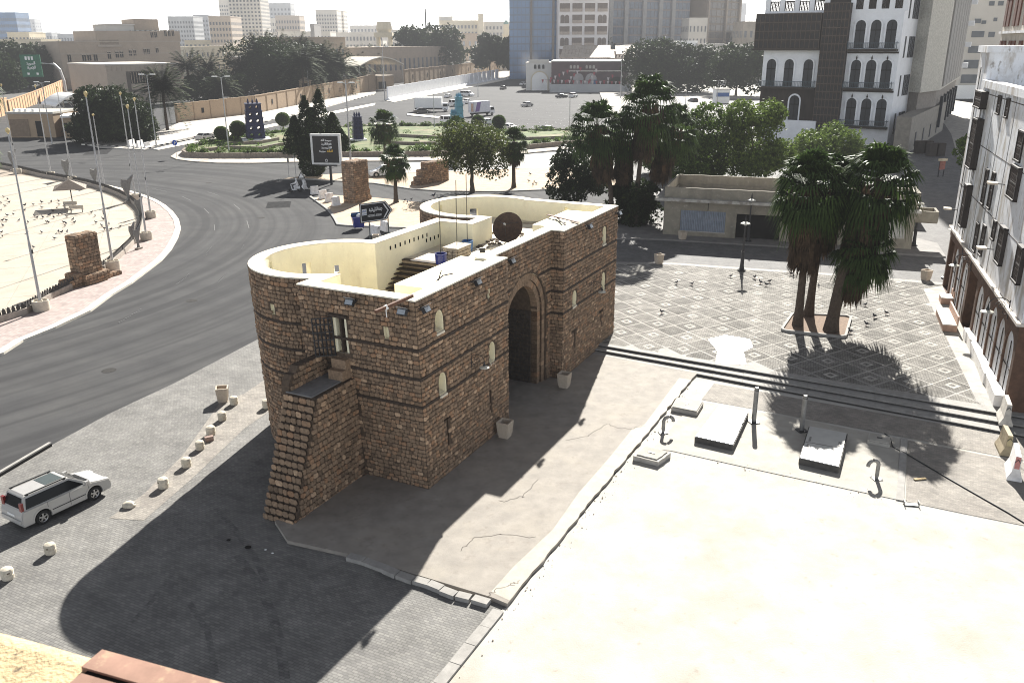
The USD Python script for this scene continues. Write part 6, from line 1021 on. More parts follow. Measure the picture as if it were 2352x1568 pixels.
for px, py in [(1098, 512), (1330, 430), (930, 463), (936, 467), (945, 461), (1215, 418), (1227, 420), (1232, 424), (1224, 427), (1218, 402)]: dup(pg, at(px, py, .08), pr_.random()*360, 'dark pigeon on the bare sand strip behind the gate', 'pigeons on the sandy strip', scale=1.3) if py != 512 else dup(pg, (*uvw(20.5, 12.0), 8.76), 40, 'pigeon perched on the rim of the far gate tower', scale=1.1)
# lane marks
LM = thing('lane_markings', kind='structure'); mk = mat('road_stud_white', (.17, .17, .168), .8)
def studs(a_, b_, n, w=.06):
    a_, b_ = at(*a_), at(*b_)
    for k in range(n): p = a_+(b_-a_)*(k+.5)/n; MB().lathe([(w, -.012), (w, .0), (w*.6, .015), (0, .018)], 8, (p[0], p[1], 0)).build('road_stud', mk, LM)
for a_, b_, n in (((271, 742), (325, 709), 11), ((404, 654), (435, 629), 10), ((499, 648), (524, 626), 10), ((472, 586), (485, 566), 8), ((554, 574), (560, 562), 5)): studs(a_, b_, n)
for q in (((469, 479), (480, 490)), ((492, 516), (493, 529)), ((537, 469), (551, 481)), ((567, 507), (572, 524)), ((418, 451), (439, 461)), ((477, 441), (502, 449)), ((350, 433), (383, 440))): a_, b_ = at(*q[0], -.006), at(*q[1], -.006); MB().bar(tuple(a_), tuple(b_), .05, .006).build('lane_dash', mk, LM)
# ------------------------------------------------------------------ sand, side road, kerbs behind the gate
MB().prism(Polygon([at2(*q) for q in ((718, 456), (740, 472), (757, 485), (770, 505), (776, 517), (804, 519), (952, 524), (1060, 530), (1100, 500), (990, 468), (930, 462), (880, 457), (830, 452), (760, 449))]), -.1, .07).build('sandy_verge', M_sand, kind='structure')
sf = Polygon([at2(*q) for q in ((640, 413), (700, 411), (860, 421), (945, 434), (1017, 439), (1144, 440), (1273, 435), (1420, 430), (1420, 388), (1345, 386), (1200, 388), (1000, 397), (880, 400), (830, 396), (700, 405))]); MB().prism(sf, -.1, .07).build('sandy_strip', M_sand, kind='structure')
for nm, px in (('verge_kerb', ((640, 413), (700, 412), (860, 422), (945, 435), (1017, 440), (1144, 441), (1273, 436), (1420, 431))), ('verge_kerb', ((712, 452), (740, 472), (757, 485), (770, 505), (776, 517), (804, 519.5), (952, 525), (1060, 531)))):
    ln = LineString([at2(*q) for q in px]); K = thing(nm, kind='structure'); s = 0
    while s < ln.length-.3: e = min(s+1.5, ln.length); MB().prism(shapely.ops.substring(ln, s, e-.02).buffer(.14, cap_style=2), -.1, .13).build('kerb_stone', M_kerb, K); s = e
MB().sheet(Polygon([at2(*q) for q in ((880, 376), (1000, 372), (1180, 357), (1345, 345), (1420, 345), (1420, 386), (1345, 384), (1200, 386), (1000, 395), (885, 398))]), .0).build('pale_street', mat('pale_street_concrete', (.42, .40, .36), .7, .12, .5), kind='structure')
# ------------------------------------------------------------------ the garden in the roundabout
gk = [(392, 361), (405, 367), (440, 372), (500, 375.5), (580, 376), (700, 373), (860, 371), (1000, 370), (1180, 356), (1340, 340), (1440, 330), (1440, 300), (1330, 302), (1180, 303), (1020, 288), (860, 286), (760, 292), (620, 305), (520, 322), (440, 341), (405, 352)]
gpoly = Polygon([at2(*q) for q in gk]); MB().prism(gpoly, -.1, .14).build('garden_pavement', mat('garden_pavement', (.42, .37, .31), .85, .15, 1), kind='structure')
gw = [(421, 357), (430, 362), (470, 364), (560, 364.5), (700, 362), (860, 361), (1000, 360), (1180, 347), (1340, 332), (1430, 324), (1430, 306), (1330, 307), (1180, 308), (1020, 296), (860, 296), (760, 300), (640, 311), (540, 326), (470, 338), (430, 349)]
gin = Polygon([at2(*q) for q in gw]); GZ = .75; T_ = thing('garden_wall', 'low stone retaining wall round the planted roundabout garden', 'retaining wall', (*at2(700, 362), .1)); ln = LineString(gin.exterior.coords); s = 0; M_gw = mat('garden_stone', (.24, .20, .16), .9, .25, 4, bump=.5)
for k in range(300):
    if s > ln.length-.3: break
    e = min(s+.9, ln.length); MB().prism(shapely.ops.substring(ln, s, e-.03).buffer(.2, cap_style=2), .1, .95+npr.normal(0, .02)).build('wall_stone', M_gw, T_, world=True); s = e
MB().prism(gin.buffer(-.2), .1, GZ).build('garden_lawn', mat('garden_lawn', (.095, .125, .04), .95, .3, .5, bump=.5, bscale=20, extra=stains(.25, .52, .66, .7, (.27, .20, .13), 4)), kind='structure')
for k, px in enumerate((((470, 348), (530, 342), (600, 344), (640, 336), (700, 328), (760, 330)), ((860, 330), (960, 333), (1060, 330), (1180, 322), (1330, 318)), ((890, 313), (1000, 318), (1100, 316)), ((560, 332), (600, 330), (640, 322)))):
    T_ = thing('terrace_wall', ['low inner terrace wall in front of the dark blue sculpture', 'long low terrace wall behind the small fan palms', 'short low terrace wall at the far side of the garden', 'curved low terrace wall round the blue sculpture plinth'][k], 'retaining wall', (*at2(*px[0], GZ), GZ)); ln = LineString([at2(*q, GZ) for q in px]); s = 0
    while s < ln.length-.2: e = min(s+1.1, ln.length); MB().prism(shapely.ops.substring(ln, s, e-.03).buffer(.2, cap_style=2), GZ-.1, GZ+.55).build('wall_stone', M_gw, T_, world=True); s = e
r_ = np.random.default_rng(77); P_ = []; ln = LineString(gin.buffer(-1.0).exterior.coords)
for k in range(360):
    q = ln.interpolate(r_.random(), True); n_ = 55; hh = .35+.75*r_.random()**1.5; P_.append(np.stack([q.x+r_.normal(0, .3, n_), q.y+r_.normal(0, .3, n_), GZ+hh*r_.random(n_)], 1))
for k in range(260):
    x, y = at2(430+r_.random()*900, 300+r_.random()*60, GZ)
    if gin.contains(Point(x, y)): n_ = 40; hh = .25+.6*r_.random(); P_.append(np.stack([x+r_.normal(0, .4, n_), y+r_.normal(0, .3, n_), GZ+hh*r_.random(n_)], 1))
v, f, tn = leafcards(np.vstack(P_), .34, seed=78, up=.1); MB().add(v, f, tn).build('garden_shrubs', G_green, tone=True, label='mixed low shrubs and flowers along the roundabout garden walls', cat='shrubs', kind='stuff')
def topiary(px, py, top, lab, seed):
    p = at(px, py, .5); h = zt(px, py, top, .5); w = h*.86; t = thing('clipped_bush', lab, 'clipped bush', p, 0, 'round clipped bushes in the garden'); r = np.random.default_rng(seed); d = unit(r.normal(0, 1, (3800, 3))); P_ = d*(w/2)*(.86+.16*r.random((3800, 1)))*np.array([1, 1, .95])+[0, 0, h-w*.48]; v, f, tn = leafcards(P_, .2, seed=seed); MB().add(v, f, tn).build('foliage', G_hedge, t, tone=True); ic = trimesh.creation.icosphere(2, w*.41); ic.apply_translation([0, 0, h-w*.48]); MB().tm(ic).build('inner_twigs', mat('inner_twigs', (.02, .025, .012), .95), t); MB().tube([(0, 0, -.4), (0, 0, h*.4)], .14, 7).build('trunk', M_bark, t)
for k, q in enumerate(((511, 329, 290, 'round clipped bush nearest the silver saloon'), (549, 322, 277, 'round clipped bush just left of the dark blue sculpture'), (651, 297, 258, 'round clipped bush between blue sculpture and conifer'), (1098, 300, 264, 'round clipped bush above the feathery tree on the left'), (1146, 301, 264, 'round clipped bush above the feathery tree on the right'))): topiary(*q, 200+k)
# pierced lantern tower sculptures
def lantern_tower(lab, px, py, top, col, w):
    p = at(px, py, GZ); h = zt(px, py, top, GZ); t = thing('pierced_tower', lab, 'sculpture', p, 20, 'pierced tower sculptures in the garden'); m = mat(*col); MB().box(-w*.95, w*.95, -w*.95, w*.95, 0, .25).build('plinth', M_whitepaint if w > .8 else m, t); n = 5; z = .25
    for k in range(n):
        hh = (h-1.2)/n; s = w*(1-.045*k)/2*1.25
        holes = unary_union([Point(x*s*.42, z+hh*.5).buffer(s*.2) for x in (-1, 1)]); b = MB(); f_ = sbox(-s, z, s, z+hh).difference(holes)
        for a in range(4): e = MB(); e.upright(f_, (0, -s+.1), (1, -s+.1), 0, .1); b.join(e, trimesh.transformations.rotation_matrix(a*math.pi/2, [0, 0, 1]))
        b.box(-s-.09, s+.09, -s-.09, s+.09, z+hh-.1, z+hh+.04); b.build('pierced_storey', m, t); z += hh
    b = MB(); [b.lathe([(.1, z), (.16, z+.3), (.08, z+.6), (0, z+1.0)], 8, (x, y, 0)) for x in (-w*.3, w*.3) for y in (-w*.3, w*.3)]; b.lathe([(.16, z), (.2, z+.4), (.05, z+.8), (0, z+1.1)], 8); b.build('crown_spikes', m, t)
NAVY = ('navy_paint', (.010, .013, .055), .4); CYAN = ('light_blue_paint', (.10, .26, .36), .4)
lantern_tower('large dark blue pierced tower sculpture on the garden terrace', 588, 320, 226, NAVY, 2.8); lantern_tower('smaller dark blue tower sculpture right of the billboard', 823, 322, 256, NAVY, 1.5); lantern_tower('light blue pierced tower sculpture above the feathery tree', 1055, 300, 212, CYAN, 1.3); lantern_tower('shorter light blue tower sculpture left of the other light blue one', 1041, 300, 250, CYAN, .9)
# ------------------------------------------------------------------ signs
AR = {'c': [[(0, .1), (.5, .1)], [(.5, .1), (.55, .55), (.1, .6)]], 'd': [[(.0, .1), (.35, .1), (.3, .55)]], 'h': [[(0, .1), (.1, .5), (.3, .5), (.35, .1), (0, .1)]], 'a': [[(.1, .1), (.1, 1.0)]], 'l': [[(.0, .1), (.3, .1), (.3, 1.0)]], 't': [[(0, .1), (.35, .1), (.35, .4)]], 'r': [[(0, -.25), (.25, -.05), (.3, .3)]], 'y': [[(0, .1), (.35, .1), (.35, .4)]], 's': [[(0, .1), (.2, .1), (.2, .3)], [(.2, .1), (.4, .1), (.4, .3)], [(.4, .1), (.6, .1), (.6, .4)]], 'n': [[(0, .2), (.1, -.15), (.5, -.15), (.6, .25)]], ' ': []}
AD = {'c': [(.3, -.18)], 'h': [(.12, .75), (.3, .75)], 't': [(.1, .7), (.3, .7)], 'y': [(.1, -.2), (.3, -.2)], 'x': [(.3, .85)]}
def arabic(b, word, x1, y, h, th=.14):
    """Joined Arabic style strokes written leftwards from x1 on the xz plane."""
    x = x1
    for ch in word:
        g_ = 'c' if ch == 'x' else ch; st = AR.get(g_, AR['s']); w = max([q[0] for s_ in st for q in s_], default=.3); x -= (w+.02)*h
        for s_ in st:
            for p_, q_ in zip(s_[:-1], s_[1:]): b.bar((x+p_[0]*h, 0, y+p_[1]*h), (x+q_[0]*h, 0, y+q_[1]*h), th*h, .01, up=(0, 1, 0))
        for dx, dy in AD.get(ch, []): b.box(x+dx*h-.07*h, x+dx*h+.07*h, -.005, .005, y+dy*h-.07*h, y+dy*h+.07*h)
    return x
def latin(b, text, x0, z, h, bold=True): m = meshkit.text_mesh(text, h, .008, bold); v = m.vertices; b.add(np.stack([x0+v[:, 0], -v[:, 2], z+v[:, 1]], 1), m.faces)
M_sgn = mat('sign_black', (.012, .012, .014), .5, .1, 4); M_sgw = mat('sign_white', (.75, .75, .73), .5, .03, 4)
pl_, pr_2 = at(852, 566), at(891, 558); t = thing('arrow_sign', 'black arrow shaped HISTORIC JEDDAH road sign on two posts behind the gate', 'road sign', pl_, heading(pl_, pr_2)-8); sw = .0; h_ = 2.35; x0, x1 = -1.0, 2.55
def arrow(i): return Polygon([(x0+i, h_+i), (x1-.75-i*.4, h_+i), (x1-i*1.3, h_+.92), (x1-.75-i*.4, h_+1.84-i), (x0+i, h_+1.84-i)])
MB().upright(arrow(0), (0, 0), (1, 0), 0, .05).build('panel', M_sgn, t); MB().upright(arrow(.07).difference(arrow(.14)), (0, -.05), (1, -.05), 0, .008).build('border', M_sgw, t)
ch_ = Polygon([(x1-1.05, h_+.25), (x1-.9, h_+.25), (x1-.42, h_+.92), (x1-.9, h_+1.59), (x1-1.05, h_+1.59), (x1-.57, h_+.92)]); MB().upright(ch_, (0, -.05), (1, -.05), 0, .009).build('chevron', M_sgw, t)
MB().box(x0+.22, x0+.72, -.062, -.05, h_+.72, h_+1.3).build('emblem_panel', M_sgw, t); b = MB(); [b.box(x0+.27+.11*k, x0+.33+.11*k, -.068, -.062, h_+1.0, h_+1.15+.06*(k % 2)) for k in range(4)]; b.box(x0+.24, x0+.70, -.068, -.062, h_+.8, h_+.86); b.build('emblem', mat('emblem_blue', (.15, .2, .4), .5), t)
b = MB(); q = MB(); arabic(q, 'cdh altarycyh'.replace('cyh', 'xyh'), 0, 0, .36, .17); V = np.vstack(q.v); sc = 1.45/(V[:, 0].max()-V[:, 0].min()); d = MB(); d.join(q, trimesh.transformations.translation_matrix((x1-1.15, -.06, h_+1.02)) @ np.diag([sc, 1, 1, 1])); d.build('arabic_lettering', M_sgw, t)
b = MB(); latin(b, 'HISTORIC JEDDAH', 0, 0, .2); V = np.vstack(b.v); sc = 1.5/(V[:, 0].max()); d = MB(); d.join(b, trimesh.transformations.translation_matrix((x0+.82, -.052, h_+.5)) @ np.diag([sc, 1, 1, 1])); d.build('lettering', M_sgw, t)
[MB().tube([(x, .06, 0), (x, .06, h_+1.2)], .06, 8).build('post', mat('green_grey_post', (.12, .13, .12), .5), t) for x in (0.0, float(np.linalg.norm(pr_2-pl_)))]
# billboard
p = at(757, 424); hb = zt(757, 424, 307); t = thing('billboard', 'black lit billboard in a white frame beside the dark conifer', 'billboard', p, -8); w2 = 1.05; c_ = -.1; zb = hb*.40
MB().box(c_-2.1, c_+2.1, -.25, .25, zb, hb).build('cabinet', mat('cabinet_white', (.62, .62, .60), .5, .06, 3), t); MB().box(c_-1.8, c_+1.8, -.262, -.25, zb+.25, hb-.3).build('poster', mat('poster_black', (.014, .013, .013), .4), t); MB().box(c_-1.2, c_+1.4, -.12, .12, zb-.22, zb).build('tray', M_iron, t); MB().box(.15, .45, -.12, .12, 0, zb-.2).build('post', M_iron, t)
for k, (wd, mm) in enumerate((('syft alh', M_sgw), ('hcalalyt', M_sgw), ('alltrysyt', M_sgw), ('sytysh', M_sgw))):
    q = MB(); arabic(q, wd, 0, 0, .3, .2); V = np.vstack(q.v); sc = (1.5 if k < 3 else .9)/(V[:, 0].max()-V[:, 0].min()); d = MB(); d.join(q, trimesh.transformations.translation_matrix((c_+.85 if k < 3 else c_-.05, -.268, hb-1.0-.48*k)) @ np.diag([sc, 1, 1, 1])); d.build('lettering', mm, t)
q = MB(); arabic(q, 'altlh', 0, 0, .36, .22); V = np.vstack(q.v); sc = .85/(V[:, 0].max()-V[:, 0].min()); d = MB(); d.join(q, trimesh.transformations.translation_matrix((c_+.95, -.268, hb-2.46)) @ np.diag([sc, 1, 1, 1])); d.build('yellow_lettering', mat('yellow_print', (.65, .4, .06), .5), t); b = MB(); b.upright(Point(c_, zb+.55).buffer(.2, 3).difference(Point(c_, zb+.55).buffer(.13, 3)), (0, -.262), (1, -.262), 0, .008); b.build('emblem', M_sgw, t)
# round blue sign, warning triangle, two bare posts
p = at(406, 362, .14); h = zt(406, 362, 322, .14); t = thing('direction_sign', 'round blue arrow sign on a thin post at the garden tip', 'road sign', p, -20); MB().tube([(0, 0, 0), (0, 0, h)], .04, 6).build('post', M_alu, t); e = MB(); e.upright(Point(0, h-.45).buffer(.5, 16), (0, -.05), (1, -.05), 0, .03); e.build('disc', mat('sign_blue', (.02, .08, .4), .4), t); MB().box(-.06, .06, -.09, -.08, h-.75, h-.2).bar((0, -.085, h-.45), (.3, -.085, h-.4), .1, .01, up=(0, 1, 0)).build('arrow', M_sgw, t)
p = at(699, 437); h = zt(699, 437, 394); t = thing('warning_sign', 'triangular warning sign on a leaning post behind the barriers', 'road sign', p, 10); MB().tube([(0, 0, 0), (-.25, 0, h-.9)], .04, 6).build('post', M_alu, t); tr = Polygon([(-.75, h-.9), (.25, h-.9), (-.25, h)]); MB().upright(tr, (0, 0), (1, 0), 0, .03).build('panel', M_sgw, t); MB().upright(tr.difference(tr.buffer(-.09)), (0, -.03), (1, -.03), 0, .008).build('border', M_sgn, t)
for k, (px, py, top) in enumerate(((664, 407, 362), (680, 407, 352))):
    p = at(px, py); h = zt(px, py, top); t = thing('sign_post', ['left thin grey sign post on the corner kerb', 'right thin grey sign post on the corner kerb'][k], 'post', p, 70, 'thin sign posts on the corner kerb'); MB().tube([(0, 0, 0), (0, 0, h)], .05, 6).build('post', M_alu, t); MB().box(-.22, .22, -.06, -.03, h-.7, h).build('plate', M_alu, t)
# bin, barriers at the corner
p = at(824, 524, .07); t = thing('waste_bin', 'blue wheeled waste bin with open lid by the arrow sign', 'waste bin', p, 20); m = mat('blue_plastic', (.012, .022, .17)); b = MB(); loft(b, [np.array([(-.5, -.38, .15), (.5, -.38, .15), (.5, .38, .15), (-.5, .38, .15)]), np.array([(-.62, -.5, 1.15), (.62, -.5, 1.15), (.62, .5, 1.15), (-.62, .5, 1.15)]), np.array([(-.68, -.55, 1.17), (.68, -.55, 1.17), (.68, .55, 1.17), (-.68, .55, 1.17)]), np.array([(-.68, -.55, 1.25), (.68, -.55, 1.25), (.68, .55, 1.25), (-.68, .55, 1.25)])]); b.build('bin_body', m, t); b = MB(); b.add([(-.66, .5, 1.25), (.66, .5, 1.25), (.66, .1, 1.62), (-.66, .1, 1.62), (-.66, .54, 1.28), (.66, .54, 1.28), (.66, .14, 1.65), (-.66, .14, 1.65)], [[3, 2, 1, 0], [4, 5, 6, 7], [0, 1, 5, 4], [2, 3, 7, 6]]); b.build('lid', mat('pale_blue_plastic', (.2, .36, .55)), t); rk = trimesh.creation.icosphere(2, .3); rk.apply_translation([.1, 0, 1.25]); MB().tm(rk).build('rubbish_bag', M_whitepaint, t); [MB().lathe([(0, -.03), (.08, -.03), (.08, .03), (0, .03)], 10, (x, y, .08)).build('wheel', M_tyre, t) for x in (-.45, .45) for y in (-.3, .3)]
JB = [(700, 432, 20, 2.0, 'long white concrete barrier beside the scooter'), (723, 446, -60, 1.0, 'first single concrete barrier right of the scooter'), (742, 456, -55, 1.0, 'second single concrete barrier right of the scooter'), (757, 463, -50, 1.0, 'third single concrete barrier right of the scooter'), (772, 472, -45, 1.0, 'fourth single concrete barrier nearest the stone stump'), (862, 541, 40, 1.4, 'toppled looking barrier left behind the arrow sign'), (884, 530, 35, 1.4, 'concrete barrier right behind the arrow sign posts'), (303, 337, 2, 2.6, 'white concrete barrier left of three on the median'), (322, 339, 2, 2.6, 'middle white concrete barrier of three on the median'), (338, 340, -12, 1.6, 'right white concrete barrier with dark end on the median')]
for px, py, rz, L, lab in JB: jersey(lab, at(px, py, .05), rz, L, M_jerw, 1.05 if L < 2.4 else 1.3, 'white concrete barriers on the road corners')
# tall double arm street lamps
def lamp(lab, px, py, h, rz=0, arms=2, grp='tall double arm street lamps'):
    t = thing('street_lamp', lab, 'street lamp', at(px, py), rz, grp); MB().tube([(0, 0, 0), (0, 0, 1), (0, 0, 1.05), (0, 0, h)], [.15, .14, .11, .06], 8).build('post', M_alu, t)
    for sg in ((-1, 1) if arms == 2 else (1,)): MB().tube([(0, 0, h-.05), (sg*.7, 0, h+.12)], .04, 6).build('arm', M_alu, t); MB().box(min(sg*.6, sg*1.5), max(sg*.6, sg*1.5), -.18, .18, h+.06, h+.2).build('lamp_head', M_sgw, t)
    return t
LP = [(360, 341, 173, 'double arm lamp left of the date palm by the median'), (527, 357, 178, 'double arm lamp rising from the near garden wall'), (806, 372, 192, 'double arm lamp right behind the billboard frame'), (884, 230, 109, 'double arm lamp between canopy and white barrier wall'), (711, 232, 125, 'double arm lamp behind the conifer by the compound wall'), (1308, 303, 219, 'lamp post in front of the palm cluster by the parking'), (998, 300, 207, 'thin lamp post between truck and van'), (1098, 223, 160, 'double arm lamp by the white minibus'), (1425, 228, 108, 'tall lamp left of the dark trees at the souq corner'), (1574, 246, 211, 'short double arm lamp right of the palm cluster'), (1645, 262, 186, 'double arm lamp beside the white kiosk'), (1207, 150, 74, 'double arm lamp above the souq entrance'), (1269, 100, 73, 'far lamp before the white balconied building'), (970, 205, 185, 'short lamp behind the white barrier wall'), (120, 330, 190, 'slim lamp by the gatehouse on the left')]
for k, (px, py, top, lab) in enumerate(LP):
    h = zt(px, py, top)
    if k == 0: L0 = lamp(lab, px, py, 11.5); dup_h = 11.5; stage.GetPrimAtPath(L0).GetAttribute('xformOp:rotateZ'); x_ = UsdGeom.Xform(stage.GetPrimAtPath(L0)); x_.AddScaleOp().Set(Gf.Vec3f(1, 1, h/11.5))
    else: dup(L0, at(px, py), [0, 25, -20, 10, 0][k % 5], lab, scale=1.0 if h < 16 else 1.4, sz=h/11.5)
x = at(807, 402); t = thing('street_lamp', 'tall grey lamp mast standing right of the billboard, foot by the stone stump', 'street lamp', x, 0, 'tall double arm street lamps'); h = zt(816, 512, 190); x2 = at(816, 512, .07)
t2 = '/World/street_lamp'; MB().tube([(0, 0, 0), (0, 0, 1.2), (0, 0, 1.25), (0, 0, zt(807, 402, 186))], [.2, .19, .14, .07], 8).build('post', M_alu, t)
p = at(1655, 240); t = thing('kiosk', 'small white guard kiosk with blue band by the parked dark cars', 'kiosk', p, 4); MB().box(-2.2, 2.2, -1.6, 1.6, 0, 4.6).build('cabin', M_whitepaint, t); MB().box(-2.0, 2.0, -1.66, -1.6, 2.4, 3.6).build('window', mat('kiosk_blue', (.06, .12, .3), .3), t); MB().box(-2.5, 2.5, -2.0, 1.9, 4.6, 4.85).build('roof', M_conc, t)
b = MB(); r_ = np.random.default_rng(9)
for k in range(110): x, y = at2(1190+r_.random()*290, 236+r_.random()*62); b.box(-.12, .12, -.08, .08, 0, .05, r_.random()*3, (x, y))
b.build('parking_litter', M_whitepaint, label='white scraps of litter scattered over the empty parking asphalt', cat='litter', kind='stuff')
b = MB()
for k in range(260):
    a_ = r_.random(); base = [E0+ed*(a_*22), ks0+kd*(a_*10), E0+ed*(a_*18), np.array(at2(1541+a_*560, 1036+a_*120, .03))][k % 4]; s = .008+.02*r_.random()**3; b.box(-s, s, -s*.7, s*.7, .02, .03+s, r_.random()*3, base+r_.normal(0, .22, 2)+[.15, 0])
b.build('forecourt_grit', mat('grit', (.22, .18, .14), .95, .4, 9), label='loose grit and crumbs along the forecourt joints', cat='grit', kind='stuff')
# ------------------------------------------------------------------ compound walls
def wallrun(name, label, px, tops, m, seg, capm=None, z=0.0, th=.35, hatch_=True):
    P_ = [np.array(at2(*q, z)) for q in px]; hs = [zt(q[0], q[1], tp, z) for q, tp in zip(px, tops)]; t = thing(name, label, 'wall', (*P_[0], z)); k0 = 0
    for i in range(len(P_)-1):
        a_, b_ = P_[i], P_[i+1]; L = np.linalg.norm(b_-a_); n = max(1, round(L/(seg*(1+i*.35)))); d = (b_-a_)/L
        for k in range(n):
            p, q = a_+(b_-a_)*k/n, a_+(b_-a_)*(k+1)/n; h = hs[i]+(hs[i+1]-hs[i])*(k+.5)/n; ln = LineString([tuple(p+d*.15), tuple(q-d*.15)]); MB().prism(ln.buffer(th/2, cap_style=2), z-.3, z+h).build('wall_panel', m, t, world=True); MB().box(-.2, .2, -.3, .3, z-.3, z+h+.15, math.atan2(d[1], d[0]), p).build('pier', mat('wall_pier', (.30, .22, .145), .9, .15, 1), t, world=True); MB().prism(ln.buffer(th/2+.1, cap_style=2), z+h, z+h+.16).build('coping', capm or m, t, world=True)
            if hatch_ and k % 3 == 1: c = (p+q)/2; nn = np.array([d[1], -d[0]]); nn = nn if nn[1] < 0 else -nn; MB().box(-.45, .45, -.06, .06, z+h*.38, z+h*.66, math.atan2(d[1], d[0]), c+nn*(th/2+.02)).build('wall_hatch', M_void, t, world=True)
    return t
M_tan = mat('tan_wall', (.36, .265, .175), .9, .08, .4, bump=.15, extra=stains(.3, .55, .7, .4, (.28, .2, .14))); M_orange = mat('orange_wall', (.50, .30, .16), .9, .08, .4)
wallrun('compound_wall', 'long tan panelled compound wall left of the arched canopy', [(408, 282), (588, 261), (720, 234), (863, 208)], [240, 221, 198, 172], M_tan, 6.0); wallrun('compound_wall', 'tan panelled compound wall right of the arched canopy behind white barriers', [(930, 197), (1060, 177), (1180, 159), (1240, 152)], [161, 148, 134, 128], M_tan, 8.5)
wallrun('orange_wall', 'sunlit orange wall with dark joints on the far left', [(22, 262), (80, 240), (130, 218), (168, 198)], [232, 212, 192, 175], M_orange, 4.5, hatch_=False); wallrun('orange_wall', 'orange wall stub at the left picture edge', [(-60, 290), (20, 262)], [235, 226], M_orange, 5, hatch_=False)
wp_ = [(893, 231), (1020, 207), (1146, 183)]; wt_ = [200, 180, 159]; n = 26
for k in range(n):
    f0 = k/n; px, py = 893+(1146-893)*(f0+.5/n), 231-(231-183)*(f0+.5/n); tp = 200-(200-159)*(f0+.5/n); p = at(px, py); a_, b_ = at(893, 231), at(1146, 183); h = zt(px, py, tp)
    if k == 0:
        L = np.linalg.norm(b_-a_)/n; tw = thing('barrier_panel', 'tall white concrete barrier panel in the row before the compound', 'barrier', p, heading(a_, b_), 'tall white concrete barrier panels'); pf = Polygon([(-.9, 0), (.9, 0), (.9, .3), (.25, .9), (.18, h), (-.18, h), (-.25, .9), (-.9, .3)]); MB().upright(pf, (0, 0), (0, 1), -L*.47, L*.47).build('panel', mat('white_barrier', (.66, .68, .72), .7, .08, 1), tw); hw = h
    else: dup(tw, p, heading(a_, b_), scale=1.0, sz=h/hw)
def ribbon(name, px0, px1, z0, h, m, n, alt=None):
    """Kerb between two points, painted in alternating blocks."""
    a_, b_ = np.array(at2(*px0)), np.array(at2(*px1)); t = thing(name, kind='structure')
    for k in range(n): p, q = a_+(b_-a_)*k/n, a_+(b_-a_)*(k+1)/n; MB().prism(LineString([tuple(p), tuple(q)]).buffer(.3, cap_style=2), z0-.1, z0+h).build('kerb_block', m if k % 2 else (alt or m), t)
MB().prism(Polygon([at2(*q) for q in ((205, 325), (190, 332), (230, 340), (330, 345), (400, 325), (520, 300), (600, 283), (720, 256), (862, 216), (865, 206), (720, 235), (588, 262), (412, 283), (330, 318))]), -.1, .14).build('compound_pavement', mat('pale_pavement_slab', (.42, .39, .35), .85, .12, .4), kind='structure')
ribbon('painted_kerb', (345, 339), (520, 303), .08, .12, M_void, 30, M_kerbw); ribbon('painted_kerb', (520, 303), (862, 217), .08, .14, M_void, 56, M_kerbw); ribbon('painted_kerb', (190, 333), (345, 341), .08, .12, M_void, 18, M_kerbw)
MB().prism(Polygon([at2(*q) for q in ((352, 344), (365, 346), (440, 331), (600, 298), (700, 277), (860, 243), (862, 238), (700, 270), (600, 292), (440, 323))]), -.1, .16).build('median_strip', M_kerbw, kind='structure')
MB().prism(Polygon([at2(*q) for q in ((886, 232), (905, 236), (1146, 188), (1180, 180), (1175, 176), (1146, 182))]), -.1, .2).build('barrier_verge', M_kerbw, kind='structure')
MB().sheet(Polygon([at2(*q) for q in ((0, 250), (150, 235), (260, 210), (200, 150), (0, 160))]), .0).build('compound_yard', mat('yard_asphalt', (.07, .068, .065), .9, .2, .5), kind='structure')
MB().prism(Polygon([at2(*q) for q in ((935, 262), (995, 268), (1012, 270), (1005, 273), (935, 266))]), 0, .2).build('parking_island', M_kerbw, kind='structure'); MB().prism(Polygon([at2(*q) for q in ((860, 286), (1040, 291), (1040, 293), (860, 289))]), 0, .35).build('parking_edge', M_kerbw, kind='structure')
